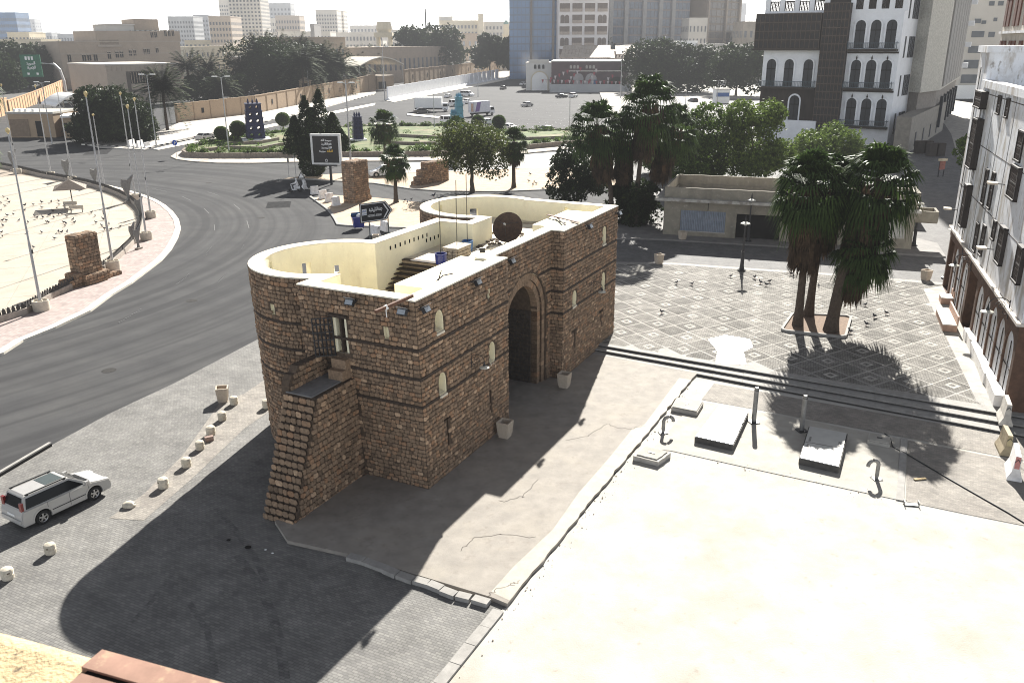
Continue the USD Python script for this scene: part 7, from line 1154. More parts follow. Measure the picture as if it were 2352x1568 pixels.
# ------------------------------------------------------------------ block builder for the buildings
def block(name, label, l, r, base, top, depth, m, cols=0, rows=0, wm=None, ww=.5, wh=.5, roof=None, dist=None, rz=0.0, cat='building', sides=True, group=None, z0=None, first=.12, extra=None, last=.94):
    """A building whose front runs from column l to column r; base: row of its foot (or its distance along y)."""
    if dist: a_ = CPOS+(CR.T @ np.array([(l-1176)/FOC, (100-784)/FOC, 1.0]))*1.0; ra = CR.T @ np.array([(l-1176)/FOC, (100-784)/FOC, 1.0]); rb = CR.T @ np.array([(r-1176)/FOC, (100-784)/FOC, 1.0]); a_ = CPOS+ra*(dist/ra[1]); b_ = CPOS+rb*((dist+rz)/rb[1]); rt = CR.T @ np.array([((l+r)/2-1176)/FOC, (top-784)/FOC, 1.0]); H_ = (CPOS+rt*(dist/rt[1]))[2]
    else: a_, b_ = at(l, base[0]), at(r, base[1]); H_ = zt((l+r)/2, (base[0]+base[1])/2, top)
    d = b_[:2]-a_[:2]; L = np.linalg.norm(d); t = thing(name, label, cat, (a_[0], a_[1], 0), math.degrees(math.atan2(d[1], d[0])), group); MB().box(0, L, 0, depth, -1, H_).build('wall', m, t); MB().box(-.15, L+.15, -.15, depth+.15, H_, H_+max(.4, H_*.018)).build('parapet', roof or m, t)
    wm = wm or M_glassdark; n = 0
    if cols:
        zz = H_*first if z0 is None else z0; fh = (H_*last-zz)/rows; cw = L/cols
        far = (dist or 0) >= 600; wb = MB()
        for j in range(rows):
            for i in range(cols):
                x = (i+.5)*cw; z = zz+(j+.5)*fh; q = wb if far else MB(); q.box(x-cw*ww/2, x+cw*ww/2, -.06-.1*far, .05, z-fh*wh/2, z+fh*wh/2)
                if not far: q.build('window', wm, t)
        if far: wb.build('windows', wm, t, kind='stuff')
        if sides:
            nc = max(1, int(depth/cw))
            for sx in ((L-.05, L+.06), (-.06, .05)):
                b = MB()
                for j in range(rows):
                    for i in range(nc): y = (i+.5)*depth/nc; z = zz+(j+.5)*fh; b.box(*sx, y-cw*ww/2, y+cw*ww/2, z-fh*wh/2, z+fh*wh/2)
                b.build('side_windows', wm, t, kind='stuff')
    return t, L, H_
M_beige = mat('beige_render', (.36, .29, .22), .9, .07, .3, bump=.1); M_beige2 = mat('beige_panels', (.38, .32, .255), .9, .06, .3); M_hz = mat('pale_render', (.52, .49, .44), .9, .1, .1); M_hz2 = mat('cream_render', (.56, .49, .36), .9, .12, .1); M_gr = mat('grey_render', (.36, .37, .38), .9, .1, .1); M_wn = mat('window_grey', (.10, .11, .12), .3, .2, .5, spec=.6); M_flat = mat('pale_flat_roof', (.58, .54, .48), .9, .1, .3)
# beige compound buildings
t, L, H_ = block('beige_building', 'large beige institute building with stepped roof on the left', 152, 425, (205, 196), 97, 40, M_beige, roof=M_beige2)
u_ = L/273.
def bx(t, name, m, x0, x1, y0, y1, z0, z1): return MB().box(x0*u_, x1*u_, y0, y1, z0, z1).build(name, m, t)
zt2 = lambda top: H_*(1+(97-top)/(203-97)*1.02)
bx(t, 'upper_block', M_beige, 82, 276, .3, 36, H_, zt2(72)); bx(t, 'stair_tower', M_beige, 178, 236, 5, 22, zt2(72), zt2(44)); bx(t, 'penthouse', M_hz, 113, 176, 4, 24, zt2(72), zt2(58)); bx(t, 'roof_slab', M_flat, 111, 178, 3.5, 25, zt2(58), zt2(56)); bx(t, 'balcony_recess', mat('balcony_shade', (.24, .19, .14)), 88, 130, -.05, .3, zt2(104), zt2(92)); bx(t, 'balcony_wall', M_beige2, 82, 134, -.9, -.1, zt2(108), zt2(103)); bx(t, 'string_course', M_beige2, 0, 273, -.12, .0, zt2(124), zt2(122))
for px, py, w, h in [(166, 132, 7, 16), (170, 170, 7, 16), (197, 134, 8, 13), (208, 134, 8, 13), (222, 134, 8, 14), (253, 130, 7, 15), (271, 130, 7, 13), (281, 130, 7, 13), (302, 128, 6, 12), (312, 128, 6, 12), (336, 126, 6, 12), (344, 126, 6, 12), (365, 125, 6, 12), (358, 88, 6, 12), (367, 88, 6, 12), (391, 86, 5, 12), (400, 86, 5, 12), (409, 86, 5, 12), (200, 175, 5, 6), (212, 174, 5, 6)]:
    x = px-152; z1, z0 = zt2(py-7-(x*.03)), zt2(py-7+h-(x*.03)); off = .25 if py < 100 else -.05; f = path(t, 'window'); fx = UsdGeom.Xform.Define(stage, f); frames[f] = (np.zeros(3), 0.); MB().box(x*u_, (x+w)*u_, off-.05, off+.1, z0, z1).build('pane', M_glassdark, f); MB().box((x-1)*u_, (x+w+1)*u_, off-.5, off, z1, z1+.5).build('hood', M_beige2, f); MB().box((x+w/2-.4)*u_, (x+w/2+.4)*u_, off-.12, off-.05, z0, z1).build('mullion', M_beige2, f)
for k in range(7): bx(t, 'roof_unit', M_conc, 165+k*12, 171+k*12, 2, 5, zt2(72), zt2(69.5))
t, L, H_ = block('beige_annex', 'beige panelled annex with deep recessed window bay and flat white roof', 255, 420, (238, 230), 149, 34, M_beige2, roof=M_flat); u_ = L/165.
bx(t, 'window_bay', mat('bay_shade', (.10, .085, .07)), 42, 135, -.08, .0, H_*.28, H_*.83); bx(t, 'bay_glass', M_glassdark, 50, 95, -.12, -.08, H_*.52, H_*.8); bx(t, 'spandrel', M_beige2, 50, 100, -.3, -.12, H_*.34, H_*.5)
for k in range(9): bx(t, 'fin', M_beige, 52+k*6, 53+k*6, -.35, -.12, H_*.52, H_*.8)
for k in range(16): bx(t, 'panel_joint', M_beige, 2+k*10.4, 2.5+k*10.4, -.11, -.0, H_*.84, H_*.985)
t, L, H_ = block('blank_hall', 'blank pale beige hall wall beside the compound wall', 588, 652, (205, 203), 133, 30, M_beige2, roof=M_flat); [MB().box(L*k/12-.06, L*k/12+.06, -.06, .0, 0, H_).build('panel_joint', M_beige, t) for k in range(1, 12)]
block('low_beige_house', 'low beige houses with flat roofs behind the date palms', 430, 590, (176, 172), 108, 40, M_hz2, 14, 2, M_wn, .3, .35, sides=False); block('cream_wing', 'cream wing with curved parapet behind the annex', 560, 640, (178, 176), 120, 20, M_hz2, 5, 1, M_wn, .3, .3, sides=False); block('brown_school', 'brown compound building behind the palm row', 715, 800, (214, 208), 88, 30, M_beige, 6, 2, M_wn, .3, .3); block('brown_school', 'long low brown compound building under the lattice mast', 790, 1030, (205, 178), 110, 30, M_beige, 22, 1, M_wn, .35, .4, sides=False); block('brown_school', 'tall brown compound block right of the lattice mast', 1030, 1100, (166, 160), 78, 30, M_beige, 5, 2, M_wn, .35, .3)
t, L, H_ = block('gate_house', 'tan checkpoint house with flat roof on the far left', 24, 130, (316, 316), 262, 10, M_tan, 0, 0, roof=M_conc); MB().box(L*.05, L*.45, -.08, 0, .2, H_*.78).build('gate_leaf', mat('tan_gate', (.22, .16, .11)), t); MB().box(L*.6, L*.72, -.1, .05, .2, H_*.7).build('doorway', M_void, t); [MB().box(L*x, L*(x+.05), 1, 3, H_, H_+.9).build('roof_unit', M_whitepaint, t) for x in (.1, .22, .34, .5)]
t, L, H_ = block('gate_house', 'small tan guard house at the edge of the dark ficus', 148, 204, (318, 316), 270, 8, M_tan, roof=M_whitepaint); MB().box(L*.45, L*.9, -.08, .05, .3, H_*.75).build('doorway', M_void, t); MB().box(L*.05, L*.35, -.08, .05, H_*.35, H_*.75).build('window', M_glassdark, t)
def canopy(lab, l, r, base, top, mid, depth, m, legs=True):
    a_, b_ = at(*l), at(*r); d = b_[:2]-a_[:2]; L = np.linalg.norm(d); t = thing('arched_canopy', lab, 'canopy', (a_[0], a_[1], 0), math.degrees(math.atan2(d[1], d[0]))); h0 = zt(l[0], l[1], mid); h1 = zt((l[0]+r[0])/2, (l[1]+r[1])/2, top); k = np.linspace(0, 1, 15); pts = [(x*L, h0+(h1-h0)*math.sin(math.pi*x)) for x in k]; o = Polygon(pts+[(x, z-.35) for x, z in pts[::-1]]); MB().upright(o, (0, 0), (1, 0), -depth, 0).build('roof', m, t)
    for y in (.5, depth-.5):
        for x in (.3, L*.5, L-.3): b = MB(); b.tube([(x, y, 0), (x, y, h0+(h1-h0)*math.sin(math.pi*x/L)-.3)], .14, 6); b.build('post', M_conc, t)
        b = MB(); [b.bar((L*k/8, y, h0-.3+(h1-h0)*math.sin(math.pi*k/8)), (L*(k+1)/8, y, h0-1.5 if k % 2 else h0-.4), .1) for k in range(8)]; b.build('truss', M_conc, t)
canopy('arched pale canopy over the compound gate', (830, 212), (930, 204), 0, 131, 151, 20, mat('canopy_cream', (.56, .52, .44), .7, .08, .4)); canopy('white arched canopy roof on the far left', (136, 290), (236, 284), 0, 216, 242, 12, M_whitepaint)
t, L, H_ = block('gate_lodge', 'tan gate lodge under the arched canopy', 868, 905, (206, 203), 176, 10, M_tan, roof=M_beige2); MB().box(L*.05, L*.5, -.1, .05, .2, H_*.6).build('doorway', M_void, t)
p = at(704, 230); t = thing('sentry_tower', 'little tan sentry tower with pyramid roof on the compound wall', 'tower', p, 5); hs_ = zt(704, 230, 176); MB().box(-1.8, 1.8, -1.8, 1.8, 0, hs_*.82).build('shaft', M_tan, t); b = MB(); b.add([(-2.1, -2.1, hs_*.82), (2.1, -2.1, hs_*.82), (2.1, 2.1, hs_*.82), (-2.1, 2.1, hs_*.82), (0, 0, hs_)], [[0, 1, 4], [1, 2, 4], [2, 3, 4], [3, 0, 4], [3, 2, 1, 0]][:4]); b.build('roof', M_beige, t); MB().box(-.9, .9, -1.85, -1.8, hs_*.55, hs_*.72).build('opening', M_void, t)
# green road sign
a_ = at(154, 226); hs_ = zt(154, 226, 146); t = thing('gantry_sign', 'green overhead road sign on a curved arm at the far left', 'road sign', a_, 0); sL = np.linalg.norm(at(112, 226)-a_); MB().tube([(0, 0, 0), (0, 0, hs_*.5), (-sL*.12, 0, hs_*.83), (-sL*.4, 0, hs_*.99), (-sL*1.0, 0, hs_*1.0), (-sL*2.1, 0, hs_*.98)], [.5, .45, .4, .35, .3, .25], 6).build('arm', M_alu, t); MB().box(-sL*2.05, -sL*1.0, -.9, -.5, hs_*.62, hs_*1.25).build('panel', mat('sign_green', (.01, .11, .055), .5), t); b = MB()
for k in range(3): b.box(-sL*(1.78-.16*k), -sL*(1.68-.16*k), -1.0, -.9, hs_*1.1, hs_*1.2)
for k, wd in enumerate(('alsryt', 'alcdyh')):
    q = MB(); arabic(q, wd, 0, 0, hs_*.09, .2); V = np.vstack(q.v); sc = sL*.45/(V[:, 0].max()-V[:, 0].min()); b.join(q, trimesh.transformations.translation_matrix((-sL*1.3, -1.0, hs_*(.97-.12*k))) @ np.diag([sc, 1, 1, 1]))
for x in (-1.72, -1.25): b.bar((sL*x, -.95, hs_*.74), (sL*x, -.95, hs_*.68), .8, .1, up=(0, 1, 0))
b.build('lettering', M_sgw, t)
# lattice mast, water tower, small minaret tower, satellite dish
a_ = at(982, 178); hs_ = zt(982, 178, 20); t = thing('lattice_mast', 'thin steel lattice mast rising above the compound palms', 'mast', a_, 0); w = 10.0; b = MB(); b.tube([(0, 0, 0), (0, 0, hs_)], .4, 6); [b.tube([(x, 0, 0), (x*.97, 0, hs_*.62)], .3, 5) for x in (-w*1.1, w*.85)]; [b.bar((x0, 0, z0), (x1, 0, z1), .3) for x0, z0, x1, z1 in ((-w*1.1, hs_*.1, 0, hs_*.55), (0, hs_*.1, -w*1.0, hs_*.55), (0, hs_*.1, w*.8, hs_*.55), (w*.85, hs_*.1, 0, hs_*.55), (-w*1.1, hs_*.55, w*.85, hs_*.55), (-w*1.1, hs_*.3, w*.85, hs_*.3))]; b.build('lattice', M_steel, t)
a_ = at(887, 170); hs_ = zt(887, 170, 50); t = thing('water_tower', 'cream water tower on four legs left of the lattice mast', 'water tower', a_, 0); s_ = hs_/50.; [MB().box(x*s_*6-1.2*s_, x*s_*6+1.2*s_, y*s_*6-1.2*s_, y*s_*6+1.2*s_, 0, hs_*.75).build('leg', M_hz2, t) for x in (-1, 1) for y in (-1, 1)]; MB().box(-9*s_, 9*s_, -9*s_, 9*s_, hs_*.7, hs_*.79).build('deck', M_hz2, t); MB().lathe([(6.5*s_, hs_*.79), (8*s_, hs_*.86), (7*s_, hs_*.99), (0, hs_)], 8).build('tank', M_hz2, t); MB().box(-7*s_, 7*s_, -7*s_, 7*s_, hs_*.35, hs_*.39).build('brace', M_hz2, t)
a_ = at(1163, 150); hs_ = zt(1163, 150, 48); t = thing('small_minaret', 'slim cream minaret at the far end of the compound wall', 'minaret', a_, 0); s_ = hs_/60.; MB().box(-5*s_, 5*s_, -5*s_, 5*s_, 0, hs_*.68).build('shaft', M_hz2, t); MB().box(-6.2*s_, 6.2*s_, -6.2*s_, 6.2*s_, hs_*.68, hs_*.71).build('balcony', M_hz2, t); MB().box(-4*s_, 4*s_, -4*s_, 4*s_, hs_*.71, hs_*.92).build('lantern', M_hz2, t); MB().lathe([(4*s_, hs_*.92), (3*s_, hs_*.97), (0, hs_*1.02)], 10).build('dome', mat('green_dome', (.2, .3, .26)), t)
a_ = at(1046, 172); hs_ = zt(1046, 172, 138); t = thing('dish_aerial', 'white dish aerial above the compound wall', 'satellite dish', a_, 0); M4 = trimesh.transformations.rotation_matrix(1.1, [1, 0, .2]); b = MB(); b.lathe([(0, -2), (hs_*.22, -1.2), (hs_*.34, 0), (hs_*.22, -1.0), (0, -1.8)], 18); d_ = MB(); d_.join(b, trimesh.transformations.translation_matrix((0, 0, hs_*.68)) @ M4); d_.build('dish', M_whitepaint, t); MB().tube([(0, 0, 0), (0, 0, hs_*.6)], .5, 6).build('post', M_steel, t)
# ------------------------------------------------------------------ the souq by the parking
t, L, H_ = block('souq_hall', 'dark purple brown souq hall with arched doors and bunting', 1266, 1440, (210, 210), 143, 40, mat('purple_brown_render', (.085, .055, .06), .9, .2, .4), roof=M_conc); u_ = L/174.
for x0, w, h, nm in ((50, 24, .62, 'arched_shutter'), (78, 26, .62, 'arched_shutter'), (130, 40, .5, 'shop_opening')): MB().upright(arch(w*u_, H_*h, 0, (x0+w/2)*u_, 8), (0, -.02), (1, -.02), 0, .15).build(nm, mat('roller_shutter', (.34, .33, .33), .6, .1, 1) if 'arch' in nm else M_void, t)
bx(t, 'blue_door', mat('blue_door', (.05, .12, .25)), 97, 104, -.3, -.17, 0, H_*.4); bx(t, 'string_course', M_hz, 40, 174, -.3, 0, H_*.68, H_*.72)
for x in (42, 50, 58, 78, 86, 94): MB().upright(arch(5*u_, H_*.12, H_*.78, (x+2.5)*u_, 6), (0, -.05), (1, -.05), 0, .2).build('window', M_conc, t)
bx(t, 'fence_panel', M_gr, -2, 180, -9.2, -9, 0, H_*.28)
a_, b_ = at(1288, 200), at(1412, 200); t = thing('souq_roof', 'striped sloping sheet roofs over the souq', 'roof', (a_[0], a_[1]+8, 0), 0); zz = zt(1300, 205, 135); s_ = np.linalg.norm(b_-a_)/124; y_ = 0
for x0, x1, za, zb in ((0, 118, 1.0, 1.42), (95, 178, .98, 1.25), (130, 178, 1.12, 1.4)):
    for k in range(14): xa, xb = x0+(x1-x0)*k/14, x0+(x1-x0)*(k+1)/14-.4; b = MB(); b.add([(xa*s_, 0, zz*za), (xb*s_, 0, zz*za), (xb*s_*.98+3, 26, zz*zb), (xa*s_*.98+3, 26, zz*zb)], [[0, 1, 2, 3]]); b.add([(xa*s_, 0, zz*za-.4), (xb*s_, 0, zz*za-.4), (xb*s_, 0, zz*za), (xa*s_, 0, zz*za)], [[0, 1, 2, 3]]); b.build('roof_sheet', mat('striped_sheet', (.42, .35, .28), .8, .25, .3), t)
    y_ += 1
[MB().box(x*s_-.2, x*s_+.2, 2, 2.4, zz*.8, zz*1.0).build('post', M_conc, t) for x in (4, 30, 60, 90, 120, 150)]
t, L, H_ = block('arched_gateway', 'white gateway house with big arch left of the souq', 1208, 1266, (208, 208), 146, 14, mat('gateway_white', (.62, .60, .56), .85, .06, .5), roof=M_hz); MB().upright(arch(L*.62, H_*.68, 0, L*.54, 10), (0, -.02), (1, -.02), 0, .2).build('arched_door', M_whitepaint, t); MB().upright(arch(L*.7, H_*.73, 0, L*.54, 10).difference(arch(L*.62, H_*.68, 0, L*.54, 10)), (0, -.02), (1, -.02), 0, .3).build('arch_trim', M_hz2, t)
[MB().upright(arch(L*.09, H_*.16, H_*.8, L*x, 6), (0, -.02), (1, -.02), 0, .2).build('window', M_glassdark, t) for x in (.36, .52, .68)]; MB().box(L*.1, L*.9, .3, .8, H_, H_*1.14).build('battlement', M_hz, t)
t = thing('bunting', 'strings of red and white bunting before the souq', 'bunting', at(1240, 210)); o = at(1240, 210); zb_ = zt(1300, 212, 186); b0_ = MB(); k = 0
for x0, y0, x1, y1 in ((1243, 182, 1435, 187), (1262, 178, 1308, 156), (1300, 182, 1335, 148), (1350, 182, 1368, 150), (1382, 184, 1410, 165)):
    a_, b_ = at(x0, 211), at(x1, 211); za, zb = zt(x0, 211, y0), zt(x1, 211, y1); a_[2], b_[2] = za, zb; n = int(np.linalg.norm(b_-a_)/1.5); sg = MB()
    for i in range(n): p = a_+(b_-a_)*i/n-o-[0, 3, 0]; f_ = MB(); f_.add([p, p+[1.0, 0, 0], p+[.5, .1, -1.5]], [[0, 1, 2]]); f_.build('flag', [mat('bunting_red', (.32, .05, .07), .8), mat('bunting_white', (.55, .5, .5), .8)][i % 2], t)
    MB().bar(tuple(a_-o-[0, 3, 0]), tuple(b_-o-[0, 3, 0]), .08).build('string', M_iron, t)
for k, (px, py, top, w) in enumerate(((1285, 118, 92, 90), (1330, 117, 90, 110), (1395, 116, 96, 70), (1215, 118, 98, 40))): p = at(px, 172); h = zt(px, 172, top); tree('far_tree', ['pale green tree left behind the souq roofs', 'largest pale green tree behind the souq roofs', 'pale green tree right behind the souq roofs', 'small pale tree by the brown billboard back'][k], p, w*.42, h, h*.3, G_lime, 5000, 1.6, 120+k, 14, .5, 'pale trees behind the souq')
for k, (px, top, w) in enumerate(((1180, 82, 40), (1245, 82, 60), (1300, 84, 50), (1350, 84, 60), (945, 60, 50), (1010, 62, 60), (1125, 80, 40), (745, 85, 30))): p = at(px, 178); h = zt(px, 178, top); tree('far_tree', ['dark tree below the blue glass tower', 'dark tree before the blue glass tower right part', 'dark tree at the foot of the balconied block', 'dark tree at the corner of the grey brown tower', 'dark tree left of the lattice mast top', 'dark tree right of the lattice mast top', 'dark tree by the slim minaret', 'dark tree behind the brown school'][k], p, w*.5, h, h*.25, G_dark, 4000, 1.9, 140+k, 14, .6, 'dark trees at the feet of the towers')
p = at(1236, 150); h = zt(1236, 150, 93); t = thing('brown_billboard', 'brown back of a billboard above the tan wall', 'billboard', p, 0); w = np.linalg.norm(at(1264, 150)-at(1228, 150))/2; MB().box(-w, w, -1, 1, h*.45, h).build('panel', mat('billboard_back', (.2, .15, .12)), t); MB().tube([(0, 0, 0), (0, 0, h*.5)], 1.0, 6).build('post', M_iron, t)
# ------------------------------------------------------------------ the ornate balcony house
rc = at(2036, 338, .44); pr2 = rc; rt = np.array([.81, -.586]); RN = np.array([rt[1], -rt[0]]); RN = RN if RN[1] < 0 else -RN; ro = pr2[:2]
RH = thing('balcony_house', 'tall white and dark brown house with arched windows and long balconies', 'building', (ro[0], ro[1], .4), math.degrees(math.atan2(rt[1], rt[0])))       # local x along the front, negative to the left of the corner
def rs(px, py): p = atv(px, py, ro, RN); return float((p[:2]-ro) @ rt), float(p[2]-.4)
xl, _ = rs(1752, 150); x1_, _ = rs(1885, 150); x2_, _ = rs(1944, 150); _, ztop = rs(1990, 27); dep = 26.0
M_rw = mat('house_white', (.72, .73, .75), .8, .06, 1.0, bump=.1, extra=stains(.6, .6, .72, .4, (.5, .48, .46))); M_rb = mat('dark_lattice_wood', (.032, .025, .02), .8, .4, 2, stretch=((1, 1, .2), 0), bump=.4); M_rs = mat('house_shutter', (.03, .032, .036), .6, .2, 3); M_rl = mat('blue_grey_rail', (.05, .075, .09), .5)
MB().box(xl, 0, 0, dep, 0, ztop).build('wall', M_rw, RH)
fl = [rs(1990, y)[1] for y in (290, 203, 113, 27)]; fhs = fl[1]-fl[0]
def awin(x, z0, w, h, side=False):
    f = path(RH, 'arched_window'); UsdGeom.Xform.Define(stage, f); frames[f] = (np.zeros(3), 0.); MB().upright(arch(w, h, z0, x, 8), (0, -.0), (1, -.0), 0, .06).build('shutter', M_rs, f); MB().upright(arch(w+.5, h+.3, z0, x, 8).difference(arch(w, h, z0, x, 8)), (0, 0), (1, 0), 0, .22).build('surround', M_rw, f); MB().box(x-.04, x+.04, -.1, -.06, z0, z0+h*.9).box(x-w/2, x+w/2, -.1, -.06, z0+h*.62, z0+h*.66).build('mullion', M_void, f)
def rail(x0, x1, z):
    f = path(RH, 'balcony'); UsdGeom.Xform.Define(stage, f); frames[f] = (np.zeros(3), 0.); MB().box(x0, x1, -1.3, 0, z-.35, z).build('floor', M_rb, f); b = MB(); b.box(x0, x1, -1.3, -1.22, z+.95, z+1.05).box(x0, x1, -1.29, -1.23, z+.08, z+.16); b.box(x0, x0+.1, -1.3, -1.2, z, z+1.25).box(x1-.1, x1, -1.3, -1.2, z, z+1.25); n = int((x1-x0)/.28); [b.box(x0+(x1-x0)*k/n-.03, x0+(x1-x0)*k/n+.03, -1.28, -1.24, z+.1, z+1.0) for k in range(n)]; b.box(x0, x0+.06, -1.3, 0, z+.95, z+1.05).box(x1-.06, x1, -1.3, 0, z+.95, z+1.05); b.build('railing', M_rl, f)
for j in range(3):
    z = fl[j]; rail(x2_+.1, -.25, z); xs_ = [x2_+(0-x2_)*q for q in (.2, .5, .8)]
    for x in xs_: awin(x, z+.1, 1.75, fhs*.72)
    if j < 2: MB().box(x2_, -.05, -.25, -.0, z+fhs*.9, z+fhs*.945).build('string_course', M_rb, RH); [MB().lathe([(0, z+fhs*.72), (.16, z+fhs*.78), (0, z+fhs*.86)], 6, (x, -.3, 0)).build('finial', M_rb, RH) for x in xs_]
# dark lattice bays: centre tower and the upper left
def bay(x0, x1, z0, z1, out, nx):
    f = path(RH, 'lattice_bay'); UsdGeom.Xform.Define(stage, f); frames[f] = (np.zeros(3), 0.); MB().box(x0, x1, -out, 0, z0, z1).build('screen', M_rb, f); b = MB(); w = (x1-x0)/nx; [b.box(x0+w*k-.05, x0+w*k+.05, -out-.08, -out, z0, z1) for k in range(nx+1)]; n = max(2, int((z1-z0)/1.3)); [b.box(x0, x1, -out-.07, -out, z0+(z1-z0)*k/n-.07, z0+(z1-z0)*k/n+.07) for k in range(n+1)]; b.build('ribs', mat('lattice_rib', (.085, .066, .053), .8), f); b = MB(); [b.upright(arch(w*.62, (z1-z0)/n*.6, z0+(z1-z0)*j/n+.25, x0+w*(k+.5), 4), (0, -out), (1, -out), 0, .04) for k in range(nx) for j in range(n)]; b.build('lattice_panels', mat('lattice_panel', (.022, .02, .02), .7), f, kind='stuff'); MB().box(x0-.3, x1+.3, -out-.35, 0, z0-.3, z0).build('corbel', M_rb, f)
bay(x1_, x2_-.1, fl[0]-1, fl[3]+1.5, 1.3, 7); _, zl0 = rs(1820, 112); _, zl1 = rs(1820, 32); bay(xl-1.4, x1_-.3, zl0, zl1, 1.6, 14)
rail(xl, x1_-.4, fl[1]-.1)
for x in [xl+(x1_-xl)*q for q in (.16, .47, .8)]: awin(x, fl[1], 1.8, fhs*.74)
MB().box(xl, x1_, -.06, 0, fl[0]-4, fl[1]-.4).build('dark_lower_front', M_rb, RH); awin(xl+(x1_-xl)*.62, fl[0]+.4, 1.9, fhs*.7)
b = MB(); zz = ztop
for x0, x1 in ((xl, x1_), (x2_, 0)):
    n = 4; [b.box(x0+(x1-x0)*k/n-.45, x0+(x1-x0)*k/n+.45, 0, .5, zz, zz+2.4) for k in range(n+1)]; b.box(x0, x1, .05, .45, zz, zz+.4)
b.build('roof_pier', M_rw, RH); b = MB(); [b.box(x0+(x1-x0)*k/40-.07, x0+(x1-x0)*k/40+.07, .1, .3, zz+.4, zz+2.0) for x0, x1 in ((xl, x1_), (x2_, 0)) for k in range(40)]; [b.box(x0, x1, .1, .3, zz+1.9, zz+2.1) for x0, x1 in ((xl, x1_), (x2_, 0))]; b.build('balustrade', M_rb, RH)
MB().box(x1_, x2_, .2, 8, ztop, ztop+6).build('roof_tower', M_rb, RH); MB().box(x2_, 0, 1, 12, ztop, ztop+5).build('roof_room', M_rw, RH); MB().box(x2_*.75, x2_*.55, .92, 1, ztop+.2, ztop+3.6).box(x2_*.4, x2_*.2, .92, 1, ztop+.2, ztop+3.6).build('roof_door', M_rb, RH)
for j in range(4):                                             # the right flank: narrow windows in pairs
    for y in (3, 6, 7.2, 8.4, 9.6, 13, 17, 18.2, 19.4, 23): z = fl[0]+(j-.25)*fhs; MB().box(-.05, .07, y, y+.8, z+.2, z+fhs*.58).build('side_window', M_rs, RH)
MB().box(xl+2, xl+12, -3, -2.6, 0, 4.2).build('front_wall', M_rw, RH)
# stone clad tower behind it and the alley
M_clad = mat('mottled_cladding', (.44, .42, .37), .85, .25, 3.0, bump=.1); M_clad2 = mat('ribbed_concrete', (.24, .23, .215), .9, .12, 1.0, stretch=((3, 3, .1), 0))
tc0, tc1, tc2 = np.array(at2(2096, 330, .4)), np.array(at2(2142, 318, .4)), np.array(at2(2190, 262, .4)); T_ = thing('clad_tower', 'tall mottled stone clad tower behind the balcony house', 'tower', (*tc1, .4)); sc_ = 1.0
sq = Polygon([tuple(tc0), tuple(tc1), tuple(tc2), tuple(tc2+np.array([-22, 8])), tuple(tc0+np.array([-6, 22]))]); MB().prism(sq, 9.5, 64).build('shaft', M_clad, T_, world=True); MB().prism(sq.buffer(-.6), .4, 9.5).build('base_wall', mat('tower_base', (.2, .18, .16)), T_, world=True)
d_ = (tc2-tc1)/np.linalg.norm(tc2-tc1); n_ = np.array([d_[1], -d_[0]]); Lt = np.linalg.norm(tc2-tc1)
for k in range(7): p = tc1+d_*Lt*(.06+.13*k); MB().box(-.8, Lt*.1, -.3, .06, 10, 64, math.atan2(d_[1], d_[0]), p).build('rib', M_clad2, T_, world=True)
for k in range(6): p = tc1+d_*Lt*(.1+.14*k); MB().box(-.6, .9, -.5, .1, 2, 8, math.atan2(d_[1], d_[0]), p).build('ground_window', M_rs, T_, world=True)
for j in range(7): p = tc2-d_*Lt*.04+n_*.4; MB().box(-1, 1.4, -1.2, 1.0, 12+j*5, 13.2+j*5, math.atan2(d_[1], d_[0]), p).build('balcony_slab', M_rw, T_, world=True)
t = thing('alley_wall', 'dark low house wall at the left of the alley', 'wall', at(2085, 345, .4), 0); w0_, w1_ = at(2066, 352, .4), at(2150, 300, .4); o_2 = at(2085, 345, .4); b = MB(); b.prism(LineString([tuple(w0_[:2]), tuple(w1_[:2])]).buffer(1.2, cap_style=2), .3, 6.4); b.build('wall', mat('alley_render', (.22, .2, .17), .9, .2, 1.5, bump=.3), t, world=True); dd = (w1_-w0_)/np.linalg.norm(w1_-w0_); [MB().box(-.5, .5, -1.3, -1.16, 1.0, 3.4, math.atan2(dd[1], dd[0]), tuple((w0_+dd*np.linalg.norm(w1_-w0_)*q)[:2])).build('window', M_rs, t, world=True) for q in (.15, .35, .55, .75)]
t, L, H_ = block('alley_end_house', 'plain beige apartment house closing the alley', 2196, 2330, (225, 225), -2, 20, M_hz, 0, 0); u_ = L/134.
for k, (x, y, w, h) in enumerate(((12, 70, 28, 14), (50, 72, 14, 12), (10, 104, 28, 16), (46, 104, 12, 10), (4, 136, 34, 20), (46, 138, 10, 10), (14, 42, 14, 10), (30, 46, 10, 8), (56, 40, 8, 8), (40, 3, 12, 10), (60, 3, 12, 10), (86, 6, 12, 10), (4, 170, 50, 20))): z1 = H_*(225-y)/227; z0 = H_*(225-y-h)/227; bx(t, 'window', M_wn, x, x+w, -.15, .1, z0, z1)
for x in (2, 34, 60): MB().lathe([(0, H_), (3, H_+.1), (3, H_+4), (0, H_+5)], 12, (x*u_, 5, 0)).build('water_tank', M_whitepaint, t)
MB().box(-4, 40, -6, -5.7, 0, 4.4).build('yard_wall', M_whitepaint, t)
b = MB(); p = at(2160, 406, .44); t = thing('site_board', 'small red and yellow board on legs standing in the alley', 'sign', p, 20); MB().box(-.5, .5, -.06, .06, 1.0, 2.2).build('board', mat('board_red', (.3, .12, .09), .7), t); MB().box(-.55, .55, -.3, .3, 2.2, 2.5).build('hood', mat('board_cream', (.6, .5, .35)), t); [MB().box(x-.05, x+.05, -.05, .05, 0, 2.2).build('leg', M_iron, t) for x in (-.45, .45)]
